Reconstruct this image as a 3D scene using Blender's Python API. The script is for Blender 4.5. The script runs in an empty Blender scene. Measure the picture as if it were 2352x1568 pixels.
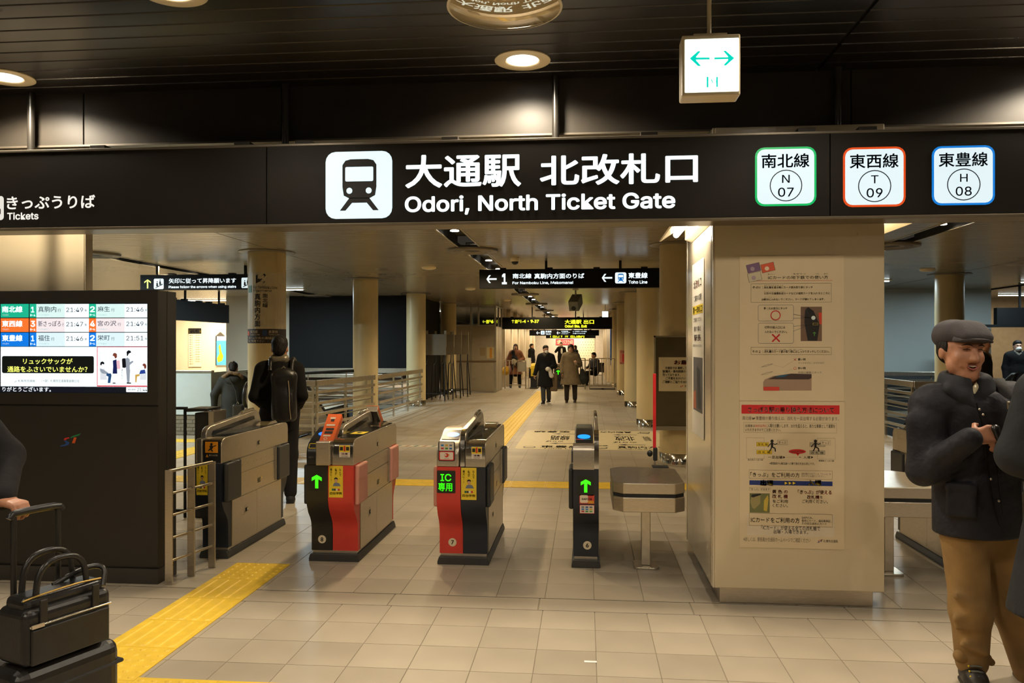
import bpy, bmesh, math, random
import numpy as np
from mathutils import Vector, Matrix
random.seed(7)
SC = bpy.context.scene
COL = SC.collection
R = math.radians
# ------------------------------------------------------------------ camera
YAW = 5.28; HC = 1.58; FPX = 1829.0; HZ = 792.0
cs, sn = math.cos(R(YAW)), math.sin(R(YAW))
cam_d = bpy.data.cameras.new('camera'); cam = bpy.data.objects.new('camera', cam_d); COL.objects.link(cam)
cam.location = (0, 0, HC); cam.rotation_euler = (R(90), 0, R(YAW))
cam_d.sensor_width = 36; cam_d.lens = FPX / 2352 * 36; cam_d.shift_y = (HZ - 784) / 2352
cam_d.clip_start = .05; cam_d.clip_end = 200
SC.camera = cam
# ------------------------------------------------------------------ world, exposure
SC.view_settings.view_transform = 'Standard'; SC.view_settings.look = 'None'
SC.view_settings.gamma = 1; SC.view_settings.exposure = 0.0
try: SC.view_settings.use_curve_mapping = False
except Exception: pass
cy = SC.cycles
cy.max_bounces = 5; cy.diffuse_bounces = 3; cy.glossy_bounces = 2; cy.adaptive_threshold = .07; cy.adaptive_min_samples = 14; cy.transmission_bounces = 4; cy.transparent_max_bounces = 6
cy.light_sampling_threshold = .03; cy.caustics_reflective = False; cy.caustics_refractive = False; cy.sample_clamp_indirect = 4
W = bpy.data.worlds.new('world'); SC.world = W; W.use_nodes = True
W.node_tree.nodes['Background'].inputs[0].default_value = (1, .85, .65, 1)
W.node_tree.nodes['Background'].inputs[1].default_value = .03
WARM = (1, .86, .66); HALL = (1, .77, .45); COOL = (.72, .92, 1)
P_DOWN = 130.0      # front concourse downlights
P_TRENCH = 92.0    # gate hall trench lamps
P_FLUO = 165.0      # cool stairwell tubes
# ------------------------------------------------------------------ pixel helpers (real planes)
def P(px, py, Y):
    xc = (px - 1176) / FPX; d = Y / (cs + xc * sn)
    return Vector((d * (xc * cs - sn), Y, HC + (HZ - py) / FPX * d))
def PF(px, py, z=0.0):
    xc = (px - 1176) / FPX; d = (HC - z) * FPX / (py - HZ)
    return Vector((d * (xc * cs - sn), d * (cs + xc * sn), z))
def PXX(px, py, X):
    xc = (px - 1176) / FPX; d = X / (xc * cs - sn)
    return Vector((X, d * (cs + xc * sn), HC + (HZ - py) / FPX * d))
# ------------------------------------------------------------------ materials
MC = {}
def mat(name, col, rough=.5, metal=0, emit=0, var=.06, scale=8, bump=0, bscale=60, aniso=None, coat=0, ecol=None, alpha=1, trans=0, stretch=None, glow=False, spec=None, bdist=.004):
    if name in MC: return MC[name]
    m = bpy.data.materials.new(name); m.use_nodes = True; nt = m.node_tree; n = nt.nodes; l = nt.links
    b = n['Principled BSDF']
    b.inputs['Roughness'].default_value = rough; b.inputs['Metallic'].default_value = metal
    if spec is not None: b.inputs['Specular IOR Level'].default_value = spec
    if coat: b.inputs['Coat Weight'].default_value = coat
    if trans: b.inputs['Transmission Weight'].default_value = trans
    if alpha < 1: b.inputs['Alpha'].default_value = alpha
    tc = n.new('ShaderNodeTexCoord'); mp = n.new('ShaderNodeMapping'); l.new(tc.outputs['Object'], mp.inputs['Vector'])
    if stretch: mp.inputs['Scale'].default_value = stretch
    nz = n.new('ShaderNodeTexNoise'); nz.inputs['Scale'].default_value = scale; nz.inputs['Detail'].default_value = 1.5
    l.new(mp.outputs[0], nz.inputs['Vector'])
    rp = n.new('ShaderNodeValToRGB'); l.new(nz.outputs['Fac'], rp.inputs['Fac'])
    c0 = [max(0, c * (1 - var)) for c in col]; c1 = [min(1, c * (1 + var)) for c in col]
    rp.color_ramp.elements[0].position = .3; rp.color_ramp.elements[1].position = .7
    rp.color_ramp.elements[0].color = (*c0, 1); rp.color_ramp.elements[1].color = (*c1, 1)
    l.new(rp.outputs[0], b.inputs['Base Color'])
    if emit:
        b.inputs['Emission Color'].default_value = (*(ecol or col), 1); b.inputs['Emission Strength'].default_value = emit
    if bump:
        n2 = n.new('ShaderNodeTexNoise'); n2.inputs['Scale'].default_value = bscale; n2.inputs['Detail'].default_value = 1 if bdist < .01 else 3
        l.new(mp.outputs[0], n2.inputs['Vector'])
        bp = n.new('ShaderNodeBump'); bp.inputs['Strength'].default_value = bump; bp.inputs['Distance'].default_value = bdist
        l.new(n2.outputs['Fac'], bp.inputs['Height']); l.new(bp.outputs[0], b.inputs['Normal'])
    if emit: m.cycles.emission_sampling = 'AUTO' if glow else 'NONE'
    MC[name] = m; return m
def sRGB(r, g, b):
    f = lambda v: (v / 255 / 12.92) if v <= 10 else ((v / 255 + .055) / 1.055) ** 2.4
    return (f(r), f(g), f(b))
steel = mat('brushed_steel', (.56, .50, .41), .30, .9, var=.08, scale=30, stretch=(1, 1, 12), bump=.03, bscale=200)
steel_h = mat('brushed_steel_rail', (.58, .52, .42), .28, .9, var=.08, scale=20)
chrome = mat('polished_steel', (.72, .68, .60), .12, 1, var=.03)
dark_panel = mat('dark_bulkhead', (.030, .0255, .020), .45, 0, spec=.22, var=.1, scale=3)
slat_dark = mat('dark_ceiling_slat', (.010, .0082, .006), .32, 0, var=.18, scale=2, stretch=(.3, 4, 1))
slat_in = mat('pale_ceiling_slat', (.30, .256, .18), .27, .12, var=.04, scale=2)
groove = mat('groove_black', (.012, .011, .009), .7)
black = mat('black_plastic', (.012, .012, .012), .35, var=.2)
matblack = mat('matt_black', (.010, .010, .010), .7, var=.2)
navy = mat('navy_panel', (.012, .016, .026), .38, var=.15)
kiosk_m = mat('kiosk_charcoal', (.019, .016, .012), .45, var=.08, scale=3)
cream = mat('cream_paint', (.50, .42, .29), .45, var=.03)
cream_l = mat('cream_enamel', (.80, .68, .46), .3, var=.03)
column_m = mat('column_enamel', (.60, .485, .265), .42, var=.03, scale=3)
pillar_m = mat('pillar_enamel', (.60, .505, .335), .28, var=.025, scale=2)
wall_m = mat('wall_pale', (.50, .46, .37), .5, var=.04, scale=2)
wall_blue = mat('wall_grey_blue', (.46, .50, .48), .4, var=.03, scale=2)
white_p = mat('paper_white', (.72, .66, .55), .6, var=.02)
ink = mat('ink_black', (.014, .013, .014), .6, var=.1)
red = mat('red_enamel', (.62, .045, .030), .35, var=.05)
red_ink = mat('red_ink', (.60, .03, .035), .6)
yellow = mat('tactile_yellow', (.80, .53, .045), .45, var=.07, scale=14)
yellow_s = mat('sticker_yellow', (.80, .58, .03), .45, var=.03)
glass = mat('clear_glass', (.9, .95, .95), .03, 0, trans=1, var=0)
smoke = mat('smoked_glass', (.018, .017, .015), .08, var=.1)
floor_m = mat('floor_tile_tan', (.415, .355, .268), .42, var=.10, scale=2.2, bump=.05, bscale=90)
floor_m2 = mat('floor_tile_tan_darker', (.385, .328, .247), .42, var=.10, scale=2.2, bump=.05, bscale=90)
grout = mat('floor_grout', (.27, .228, .165), .8)
lamp_w = mat('lamp_lens', (1, .9, .75), .3, emit=14, ecol=(1, .90, .74))
tube_w = mat('tube_lens', (1, 1, 1), .3, emit=6, ecol=(.85, .97, 1))
lit_white = mat('lit_white', (.8, .8, .8), .4, emit=1.05, ecol=(.86, .97, 1))
lit_yellow = mat('lit_yellow', (.8, .8, .1), .4, emit=.95, ecol=(.86, .90, .05))
lit_face = mat('sign_black_face', (.006, .006, .006), .55, var=.1, spec=.15)
# ------------------------------------------------------------------ mesh builder
ORG = {}
class MB:
    def __init__(s): s.v = []; s.f = []; s.m = []
    def add(s, vs, fs, m=0):
        o = len(s.v); s.v += [tuple(v) for v in vs]; s.f += [tuple(i + o for i in f) for f in fs]; s.m += [m] * len(fs); return s
    def box(s, x0, y0, z0, x1, y1, z1, m=0):
        if x0 > x1: x0, x1 = x1, x0
        if y0 > y1: y0, y1 = y1, y0
        if z0 > z1: z0, z1 = z1, z0
        return s.add([(x0,y0,z0),(x1,y0,z0),(x1,y1,z0),(x0,y1,z0),(x0,y0,z1),(x1,y0,z1),(x1,y1,z1),(x0,y1,z1)],
            [(0,3,2,1),(4,5,6,7),(0,1,5,4),(1,2,6,5),(2,3,7,6),(3,0,4,7)], m)
    def obox(s, c, ax, ay, az, hx, hy, hz, m=0):
        c = Vector(c); ax = Vector(ax).normalized(); ay = Vector(ay).normalized(); az = Vector(az).normalized(); vs = []
        for k in (-1, 1):
            for (i, j) in ((-1,-1),(1,-1),(1,1),(-1,1)): vs.append(c + ax*hx*i + ay*hy*j + az*hz*k)
        return s.add(vs, [(0,3,2,1),(4,5,6,7),(0,1,5,4),(1,2,6,5),(2,3,7,6),(3,0,4,7)], m)
    def prism(s, poly, ax, a, b, m=0, caps=True):
        # poly CCW in the two other axes: ax 'x' -> (y,z); 'y' -> (x,z); 'z' -> (x,y)
        n = len(poly)
        def w(p, t): return (t, p[0], p[1]) if ax == 'x' else ((p[0], t, p[1]) if ax == 'y' else (p[0], p[1], t))
        vs = [w(p, a) for p in poly] + [w(p, b) for p in poly]
        fs = [(i, (i+1) % n, n + (i+1) % n, n + i) for i in range(n)]
        if caps: fs += [tuple(range(n))[::-1], tuple(range(n, 2*n))]
        return s.add(vs, fs, m)
    def cyl(s, p0, p1, r0, r1=None, n=16, m=0, caps=True):
        r1 = r0 if r1 is None else r1; p0 = Vector(p0); p1 = Vector(p1); d = (p1 - p0).normalized()
        u = d.orthogonal().normalized(); w = d.cross(u)
        vs = [p0 + (u*math.cos(2*math.pi*i/n) + w*math.sin(2*math.pi*i/n))*r0 for i in range(n)] + \
             [p1 + (u*math.cos(2*math.pi*i/n) + w*math.sin(2*math.pi*i/n))*r1 for i in range(n)]
        fs = [(i, (i+1) % n, n+(i+1) % n, n+i) for i in range(n)]
        if caps: fs += [tuple(range(n))[::-1], tuple(range(n, 2*n))]
        return s.add(vs, fs, m)
    def lathe(s, prof, c=(0,0,0), n=32, m=0):
        vs = []; fs = []; k = len(prof)
        for i in range(n):
            a = 2*math.pi*i/n
            for (r, z) in prof: vs.append((c[0]+r*math.cos(a), c[1]+r*math.sin(a), c[2]+z))
        for i in range(n):
            j = (i+1) % n
            for q in range(k-1): fs.append((i*k+q, j*k+q, j*k+q+1, i*k+q+1))
        return s.add(vs, fs, m)
    def tube(s, pts, r, n=8, m=0, caps=True):
        pts = [Vector(p) for p in pts]
        if len(pts) >= 4 and not isinstance(r, (list, tuple)):     # round the bends
            q = [pts[0]*2-pts[1]] + pts + [pts[-1]*2-pts[-2]]; out = []
            for i in range(1, len(q)-2):
                a, b, c, d = q[i-1], q[i], q[i+1], q[i+2]
                for t in (0, .25, .5, .75): out.append(.5*((2*b) + (c-a)*t + (2*a-5*b+4*c-d)*t*t + (3*b-a-3*c+d)*t**3))
            pts = out + [pts[-1]]
        k = len(pts); vs = []; fs = []
        rr = r if isinstance(r, (list, tuple)) else [r]*k
        d0 = (pts[1]-pts[0]).normalized(); u = d0.orthogonal().normalized()
        for i, p in enumerate(pts):
            d = ((pts[min(i+1,k-1)] - p).normalized() + (p - pts[max(i-1,0)]).normalized())
            d = d.normalized() if d.length > 1e-6 else d0
            u = (u - d*u.dot(d)).normalized(); w = d.cross(u)
            vs += [p + (u*math.cos(2*math.pi*j/n) + w*math.sin(2*math.pi*j/n))*rr[i] for j in range(n)]
        for i in range(k-1):
            for j in range(n): fs.append((i*n+j, i*n+(j+1) % n, (i+1)*n+(j+1) % n, (i+1)*n+j))
        if caps: fs += [tuple(range(n))[::-1], tuple(range((k-1)*n, k*n))]
        return s.add(vs, fs, m)
    def ball(s, c, rx, ry=None, rz=None, n=14, m=0):
        ry = rx if ry is None else ry; rz = rx if rz is None else rz; vs = []; fs = []; h = n//2
        for i in range(h+1):
            t = math.pi*i/h
            for j in range(n):
                a = 2*math.pi*j/n; vs.append((c[0]+rx*math.sin(t)*math.cos(a), c[1]+ry*math.sin(t)*math.sin(a), c[2]-rz*math.cos(t)))
        for i in range(h):
            for j in range(n): fs.append((i*n+j, i*n+(j+1) % n, (i+1)*n+(j+1) % n, (i+1)*n+j))
        return s.add(vs, fs, m)
    def mesh(s, name, mats, off=(0,0,0), smooth=False):
        me = bpy.data.meshes.new(name)
        me.from_pydata([(v[0]-off[0], v[1]-off[1], v[2]-off[2]) for v in s.v], [], s.f)
        for m in (mats if isinstance(mats, (list, tuple)) else [mats]): me.materials.append(m)
        if any(s.m): me.polygons.foreach_set('material_index', s.m)
        if smooth: me.polygons.foreach_set('use_smooth', [True]*len(me.polygons))
        me.update(); return me
    def build(s, name, mats, parent=None, smooth=False, bevel=0, seg=2, label=None, cat=None, group=None, kind=None):
        off = ORG.get(parent.name, (0,0,0)) if parent else (0,0,0)
        o = bpy.data.objects.new(name, s.mesh(name, mats, off, smooth)); COL.objects.link(o)
        if parent: o.parent = parent
        ORG[o.name] = off
        if bevel:
            md = o.modifiers.new('bevel', 'BEVEL'); md.width = bevel; md.segments = seg; md.limit_method = 'ANGLE'; md.angle_limit = R(40)
        if smooth:
            smooth_by_angle(o.data)
        return tag(o, label, cat, group, kind)
def smooth_by_angle(me, ang=R(62)):
    bm = bmesh.new(); bm.from_mesh(me)
    bmesh.ops.recalc_face_normals(bm, faces=bm.faces)
    for e in bm.edges:
        e.smooth = not (len(e.link_faces) == 2 and e.calc_face_angle(0) > ang)
    bm.to_mesh(me); bm.free()
def tag(o, label=None, cat=None, group=None, kind=None):
    if label: o['label'] = label
    if cat: o['category'] = cat
    if group: o['group'] = group
    if kind: o['kind'] = kind
    return o
def thing(name, label, cat, loc=(0,0,0), group=None, kind=None):
    o = bpy.data.objects.new(name, None); COL.objects.link(o); o.location = loc; o.empty_display_size = .1
    ORG[o.name] = tuple(loc); return tag(o, label, cat, group, kind)
def inst(name, me, loc, parent=None, rz=0):
    o = bpy.data.objects.new(name, me); COL.objects.link(o)
    off = ORG.get(parent.name, (0,0,0)) if parent else (0,0,0)
    o.location = (loc[0]-off[0], loc[1]-off[1], loc[2]-off[2]); o.rotation_euler = (0,0,rz)
    if parent: o.parent = parent
    ORG[o.name] = tuple(loc); return o
KIDS = {}
def copy_tree(o, parent=None, loc=None):
    c = o.copy(); COL.objects.link(c); c.parent = parent
    if loc is not None: c.location = loc
    ORG[c.name] = tuple(loc) if loc is not None else ORG.get(parent.name if parent else '', (0,0,0))
    for ch in [k for k in bpy.data.objects if k.parent == o]: copy_tree(ch, c)
    return c
def light(name, kind, loc, energy, col, parent=None, rot=(0,0,0), **kw):
    d = bpy.data.lights.new(name, kind); d.energy = energy; d.color = col
    for k, v in kw.items(): setattr(d, k, v)
    o = bpy.data.objects.new(name, d); COL.objects.link(o)
    off = ORG.get(parent.name, (0,0,0)) if parent else (0,0,0)
    o.location = (loc[0]-off[0], loc[1]-off[1], loc[2]-off[2]); o.rotation_euler = rot
    if parent: o.parent = parent
    return o
def rrect(u0, v0, u1, v1, r, n=4):
    r = min(r, (u1-u0)/2, (v1-v0)/2); pts = []
    for (cx, cy, a) in ((u1-r, v0+r, -90), (u1-r, v1-r, 0), (u0+r, v1-r, 90), (u0+r, v0+r, 180)):
        for i in range(n+1):
            t = R(a + 90*i/n); pts.append((cx + r*math.cos(t), cy + r*math.sin(t)))
    return pts
# ------------------------------------------------------------------ flat print on a plane
TEXTS = []
INTER = None
try:
    import os
    _p = os.path.join(bpy.utils.system_resource('DATAFILES'), 'fonts', 'Inter.woff2')   # the interface font that ships inside Blender
    if os.path.exists(_p): INTER = bpy.data.fonts.load(_p)
except Exception: INTER = None
class Fr:
    """a plane with origin O, right u, up v; flat print is laid on it in thin layers"""
    def __init__(s, O, u=(1,0,0), v=(0,0,1), parent=None, eps=.0012):
        s.O = Vector(O); s.u = Vector(u).normalized(); s.v = Vector(v).normalized(); s.n = s.u.cross(s.v); s.p = parent; s.eps = eps
    def w(s, a, b, k=1): return s.O + s.u*a + s.v*b + s.n*(s.eps*k)
    def poly(s, pts, m, k=1, name='print', **kw):
        return MB().add([s.w(a, b, k) for a, b in pts], [tuple(range(len(pts)))]).build(name, m, s.p, **kw)
    def rect(s, u0, v0, u1, v1, m, k=1, name='print', r=0, **kw):
        u0, u1 = min(u0,u1), max(u0,u1); v0, v1 = min(v0,v1), max(v0,v1)
        return s.poly(rrect(u0,v0,u1,v1,r) if r else [(u0,v0),(u1,v0),(u1,v1),(u0,v1)], m, k, name, **kw)
    def circ(s, a, b, r, m, k=1, name='print', n=24, ry=None):
        ry = ry or r
        return s.poly([(a+r*math.cos(2*math.pi*i/n), b+ry*math.sin(2*math.pi*i/n)) for i in range(n)], m, k, name)
    def ring(s, outer, inner, m, k=1, name='print'):
        n = len(outer); vs = [s.w(a,b,k) for a,b in outer] + [s.w(a,b,k) for a,b in inner]
        return MB().add(vs, [(i,(i+1)%n,n+(i+1)%n,n+i) for i in range(n)]).build(name, m, s.p)
    def cring(s, a, b, r, t, m, k=1, name='print', n=32):
        f = lambda q: [(a+q*math.cos(2*math.pi*i/n), b+q*math.sin(2*math.pi*i/n)) for i in range(n)]
        return s.ring(f(r), f(r-t), m, k, name)
    def frame(s, u0, v0, u1, v1, t, m, k=1, r=0, name='print'):
        if r: return s.ring(rrect(u0,v0,u1,v1,r), rrect(u0+t,v0+t,u1-t,v1-t,max(r-t,.0005)), m, k, name)
        return s.ring([(u0,v0),(u1,v0),(u1,v1),(u0,v1)], [(u0+t,v0+t),(u1-t,v0+t),(u1-t,v1-t),(u0+t,v1-t)], m, k, name)
    def line(s, pts, t, m, k=1, name='print'):
        mb = MB()
        for (a, b) in zip(pts, pts[1:]):
            d = Vector((b[0]-a[0], b[1]-a[1])); d.normalize(); q = Vector((-d.y, d.x))*t/2
            mb.add([s.w(a[0]+q.x,a[1]+q.y,k), s.w(a[0]-q.x,a[1]-q.y,k), s.w(b[0]-q.x,b[1]-q.y,k), s.w(b[0]+q.x,b[1]+q.y,k)], [(0,1,2,3)])
        return mb.build(name, m, s.p)
    def text(s, body, u0, v0, u1, v1, m, k=2, bold=0, name='lettering', res=2, fit='box', vert=False, flip=False):
        cu = bpy.data.curves.new(name, 'FONT'); cu.body = '\n'.join(body) if vert else body
        cu.size = 1; cu.resolution_u = res; cu.fill_mode = 'FRONT'
        if INTER and all(ord(ch) < 128 for ch in body): cu.font = INTER; cu.resolution_u = min(res, 3)
        if vert: cu.space_line = 1.0; cu.align_x = 'CENTER'
        o = bpy.data.objects.new('_t', cu); COL.objects.link(o)
        TEXTS.append((o, s, name, (u0, v0, u1, v1), m, k, fit, flip, bold, res))
def flush_text():
    bpy.context.view_layer.update(); dg = bpy.context.evaluated_depsgraph_get(); done = []
    for (o, s, name, (u0,v0,u1,v1), m, k, fit, flip, bold, res) in TEXTS:
        me = bpy.data.meshes.new_from_object(o.evaluated_get(dg)); n = len(me.vertices)
        if n == 0: done.append((o, None)); continue
        a = np.empty(n*3, dtype=np.float32); me.vertices.foreach_get('co', a); a = a.reshape(-1,3)
        if bold:   # heavier strokes: shifted copies of the flat outline, all in one plane
            nd = 8 if res >= 4 else 4; tri = [tuple(p.vertices) for p in me.polygons]
            sh = [(0,0)] + [(bold*math.cos(2*math.pi*(i+.5)/nd), bold*math.sin(2*math.pi*(i+.5)/nd)) for i in range(nd)]
            a = np.concatenate([a + np.array([dx, dy, 0], dtype=np.float32) for dx, dy in sh]); fs_ = [tuple(v + n*q for v in f) for q in range(len(sh)) for f in tri]
            bpy.data.meshes.remove(me); me = bpy.data.meshes.new(name); me.from_pydata([tuple(v) for v in a], [], fs_)
        lo = a.min(0); hi = a.max(0); sx = (u1-u0)/max(hi[0]-lo[0],1e-6); sy = (v1-v0)/max(hi[1]-lo[1],1e-6)
        if fit == 'h': sx = sy
        U = u0 + (a[:,0]-lo[0])*sx; V = v0 + (a[:,1]-lo[1])*sy
        if flip: U = u0 + u1 - U; V = v0 + v1 - V
        off = np.array(ORG.get(s.p.name, (0,0,0)) if s.p else (0,0,0))
        if getattr(s, 'cyl', None):
            cx_, cy_, r_, a0 = s.cyl; an = a0 + U/r_; rr_ = r_ + s.eps*k
            co = np.stack([cx_ + rr_*np.sin(an) - off[0], cy_ - rr_*np.cos(an) - off[1], V - off[2]], 1)
        else: co = np.array(s.O) - off + np.outer(U, np.array(s.u)) + np.outer(V, np.array(s.v)) + np.array(s.n)*(s.eps*k)
        me.vertices.foreach_set('co', co.astype(np.float32).ravel()); me.materials.clear(); me.materials.append(m); me.name = name
        me.update(); done.append((o, me)); ob = bpy.data.objects.new(name, me); COL.objects.link(ob)
        if s.p: ob.parent = s.p
    for o, me in done: bpy.data.objects.remove(o)
    TEXTS.clear()
def txp(fr, body, x0, y0, x1, y1, m, Y, **kw):
    """lettering on a Y plane, ink box read off the photograph"""
    a = P(x0, y1, Y); b = P(x1, y0, Y); O = fr.O
    fr.text(body, a.x-O.x, a.z-O.z, b.x-O.x, b.z-O.z, m, **kw)
def rcp(fr, x0, y0, x1, y1, m, Y, **kw):
    a = P(x0, y1, Y); b = P(x1, y0, Y); O = fr.O
    return fr.rect(a.x-O.x, a.z-O.z, b.x-O.x, b.z-O.z, m, **kw)
def arrow(fr, u, v, h, m, ang=0, k=1, name='arrow', w=.16):
    """arrow with an open chevron head; ang 0 points up"""
    t = w*h; pts = [(-t/2,-h/2),(t/2,-h/2),(t/2,h/2-1.3*t),(.38*h,h/2-.38*h-.35*t),(.38*h,h/2-.38*h+1.0*t-.35*t+.02*h),(0,h/2),(-.38*h,h/2-.38*h+1.0*t-.35*t+.02*h),(-.38*h,h/2-.38*h-.35*t),(-t/2,h/2-1.3*t)]
    c, q = math.cos(R(ang)), math.sin(R(ang))
    return fr.poly([(u + a*c - b*q, v + a*q + b*c) for a, b in pts], m, k, name)
# ================================================================== STRUCTURE
ZF = 3.26; ZI = 2.92           # ceilings: front concourse, gate hall
YS0, YS1 = 4.74, 4.97          # shutter strip in the floor
TP, TX0 = .306, .053           # floor tile pitch and a joint line in X
def keep(o): tag(o, kind='structure'); return o
# floor slab with the stairwell opening on the left and right
HOLE = [(-6.5, -4.75, 12.95, 20.9), (5.3, 9.0, 13.3, 19.6)]
XMIN, XMAX, YMIN, YMAX = -14.0, 14.0, -10.0, 50.0
floor = MB()
xs = sorted({XMIN, XMAX, *[h[0] for h in HOLE], *[h[1] for h in HOLE]}); ys = sorted({YMIN, YMAX, *[h[2] for h in HOLE], *[h[3] for h in HOLE]})
for a, b in zip(xs, xs[1:]):
    for c, d in zip(ys, ys[1:]):
        if not any(h[0] <= a and b <= h[1] and h[2] <= c and d <= h[3] for h in HOLE):
            floor.box(a, c, -.12, b, d, -.003)
floor = keep(floor.build('floor', grout))
def in_hole(x, y): return any(h[0] < x < h[1] and h[2] < y < h[3] for h in HOLE)
def tile_mesh(w, d, m, name='floor_tile'):
    b = .001; h = .003; mb = MB(); x, y = w/2, d/2
    mb.add([(-x,-y,-h),(x,-y,-h),(x,y,-h),(-x,y,-h),(-x+b,-y+b,0),(x-b,-y+b,0),(x-b,y-b,0),(-x+b,y-b,0)],
           [(4,5,6,7),(0,1,5,4),(1,2,6,5),(2,3,7,6),(3,0,4,7)])
    return mb.mesh(name, m)
T1 = tile_mesh(TP-.0035, TP-.0035, floor_m); T2 = tile_mesh(TP-.0035, TP-.0035, floor_m2)
T3 = tile_mesh(3*TP-.007, YS1-YS0-.014, floor_m, 'threshold_tile')
far = MB(); near = []
y = YS0 - TP/2
rows = [YS0 - TP*(i+.5) for i in range(47)] + [YS1 + TP*(i+.5) for i in range(82)]
for ry in rows:
    for k in range(-40, 42):
        cx = TX0 + TP*(k+.5)
        if cx < XMIN or cx > XMAX or in_hole(cx, ry): continue
        d = -cx*sn + ry*cs
        if d < .5 or ry < 1:
            if abs(cx) < 9: near.append((d*0 + 90, cx, ry))
            continue
        px = 1176 + (cx*cs + ry*sn)/d*FPX; py = HZ + HC*FPX/d
        if -60 < px < 2420 and py < 1640: near.append((d, cx, ry))
        elif ry > 2 and abs(cx) < 7: near.append((d + 50, cx, ry))
near.sort()
for i, (d, cx, ry) in enumerate(near):
    if i < 290: inst('floor_tile', T1 if random.random() < .6 else T2, (cx, ry, 0), floor)
    else:
        q = TP/2-.002; far.add([(cx-q,ry-q,0),(cx+q,ry-q,0),(cx+q,ry+q,0),(cx-q,ry+q,0)], [(0,1,2,3)], int(random.random() < .4))
far.build('tile_field', [floor_m, floor_m2], floor, kind='stuff')
for k in range(-6, 8): inst('threshold_tile', T3, (TX0 + TP*(3*k+.4), (YS0+YS1)/2, 0), floor)
gr = MB(); gr.box(-7, YS0-.004, -.004, 7, YS0+.003, -.001); gr.box(-7, YS1-.003, -.004, 7, YS1+.004, -.001); gr.build('shutter_groove', groove, floor)
# yellow tactile plates -------------------------------------------------
def tact_mesh(kind, s=.398):
    mb = MB(); h = s/2; mb.box(-h,-h,0,h,h,.004)
    if kind == 'dots':
        for i in range(6):
            for j in range(6):
                cx, cy = -h + s*(i+.5)/6, -h + s*(j+.5)/6
                mb.lathe([(.017,.004),(.010,.0085),(0.0005,.0088)], (cx,cy,0), 8)
    else:
        for i in range(5):
            cx = -h + s*(i+.5)/5
            mb.add([(cx-.017,-h+.015,.004),(cx+.017,-h+.015,.004),(cx+.017,h-.015,.004),(cx-.017,h-.015,.004),(cx-.010,-h+.022,.0088),(cx+.010,-h+.022,.0088),(cx+.010,h-.022,.0088),(cx-.010,h-.022,.0088)],
                   [(4,5,6,7),(0,1,5,4),(1,2,6,5),(2,3,7,6),(3,0,4,7)])
    return mb.mesh('tactile_plate', yellow)
TD, TB = tact_mesh('dots'), tact_mesh('bars')
def tact_path(name, label, seq):
    root = thing(name, label, 'tactile paving', (seq[0][0], seq[0][1], .0005), 'yellow tactile paths')
    for (x, yy, k, rz) in seq: inst('tactile_plate', TD if k == 'd' else TB, (x, yy, .0005), root, rz)
seq = [(-2.314, 5.36, 'd', 0), (-2.314, 5.17, 'b', 0)]
seq = [(-2.314, 5.36, 'd', 0)] + [(-2.314, 5.36-.4*i, 'b', 0) for i in range(1, 4)] + [(-2.314, 5.36-.4*i, 'd', 0) for i in range(4, 6)]
tact_path('tactile_path', 'yellow tactile strip running from the leftmost ticket gate lane towards the viewer', seq)
tact_path('tactile_path', 'yellow tactile strip crossing the floor along the bottom edge of the picture', [(-2.314-.4*s_, 3.40, 'b', R(90)) for s_ in range(1, 5)] + [(-2.314+.4*(i+1), 3.40, 'd' if i == 0 else 'b', R(90)) for i in range(9)])
tact_path('tactile_path', 'yellow tactile strip crossing the hall just behind the ticket gates', [(-1.45+.4*i, 9.0, 'd' if i in (0, -11) else 'b', R(90)) for i in range(-11, 11)])
tact_path('tactile_path', 'yellow tactile strip leading down the middle of the corridor to the far exit', [(-1.45, 9.4+.4*i, 'b', 0) for i in range(45)])
tact_path('tactile_path', 'short yellow tactile strip leading up to the stairs on the left', [(-5.85, 9.4+.4*i, 'b', 0) for i in range(8)] + [(-5.85+.4*i, 12.6, 'd', 0) for i in range(-4, 3)])
# front ceiling, bulkhead --------------------------------------------------
ceil = keep(MB().box(-9, -10, ZF+.02, 9, 5.10, ZF+.12).build('ceiling', groove))
def slat_mesh(w, d=.144, h=.02):
    prof = [(-d/2, h), (-d/2, .004), (-d/2+.006, 0), (d/2-.006, 0), (d/2, .004), (d/2, h)]
    return MB().prism(prof[::-1], 'x', -w/2, w/2).mesh('slat', slat_dark)
SLa, SLb = slat_mesh(1.40+8.9), slat_mesh(8.9-1.425)
for i in range(40):
    yy = 5.045 - .075 - .15*i
    inst('slat', SLa, (1.40-(1.40+8.9)/2, yy, ZF), ceil); inst('slat', SLb, (1.425+(8.9-1.425)/2, yy, ZF), ceil)
rest = MB()
for i in range(40, 100):
    yy = 5.045 - .075 - .15*i; rest.box(-8.9, yy-.07, ZF, 8.9, yy+.07, ZF+.02)
rest.build('slat_field', slat_dark, ceil, kind='stuff')
bulk = thing('wall_bulkhead', None, None, (0, 5.05, ZI), kind='structure')
bx = [-9, -5.9, -3.35, -1.98, 1.62, 4.6, 9]
for a, b in zip(bx, bx[1:]): MB().box(a+.003, 5.05, ZI, b-.003, 5.08, ZF+.02).build('bulkhead_panel', dark_panel, bulk, bevel=.003)
MB().box(-9, 5.04, ZI-.012, 9, 5.10, ZI).build('bulkhead_edge', mat('edge_grey', (.10,.085,.065), .4, .3), bulk)
keep(MB().box(-9, 5.08, ZI+.01, 9, 5.10, ZF+.12).build('wall_bulkhead_back', groove))
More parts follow.
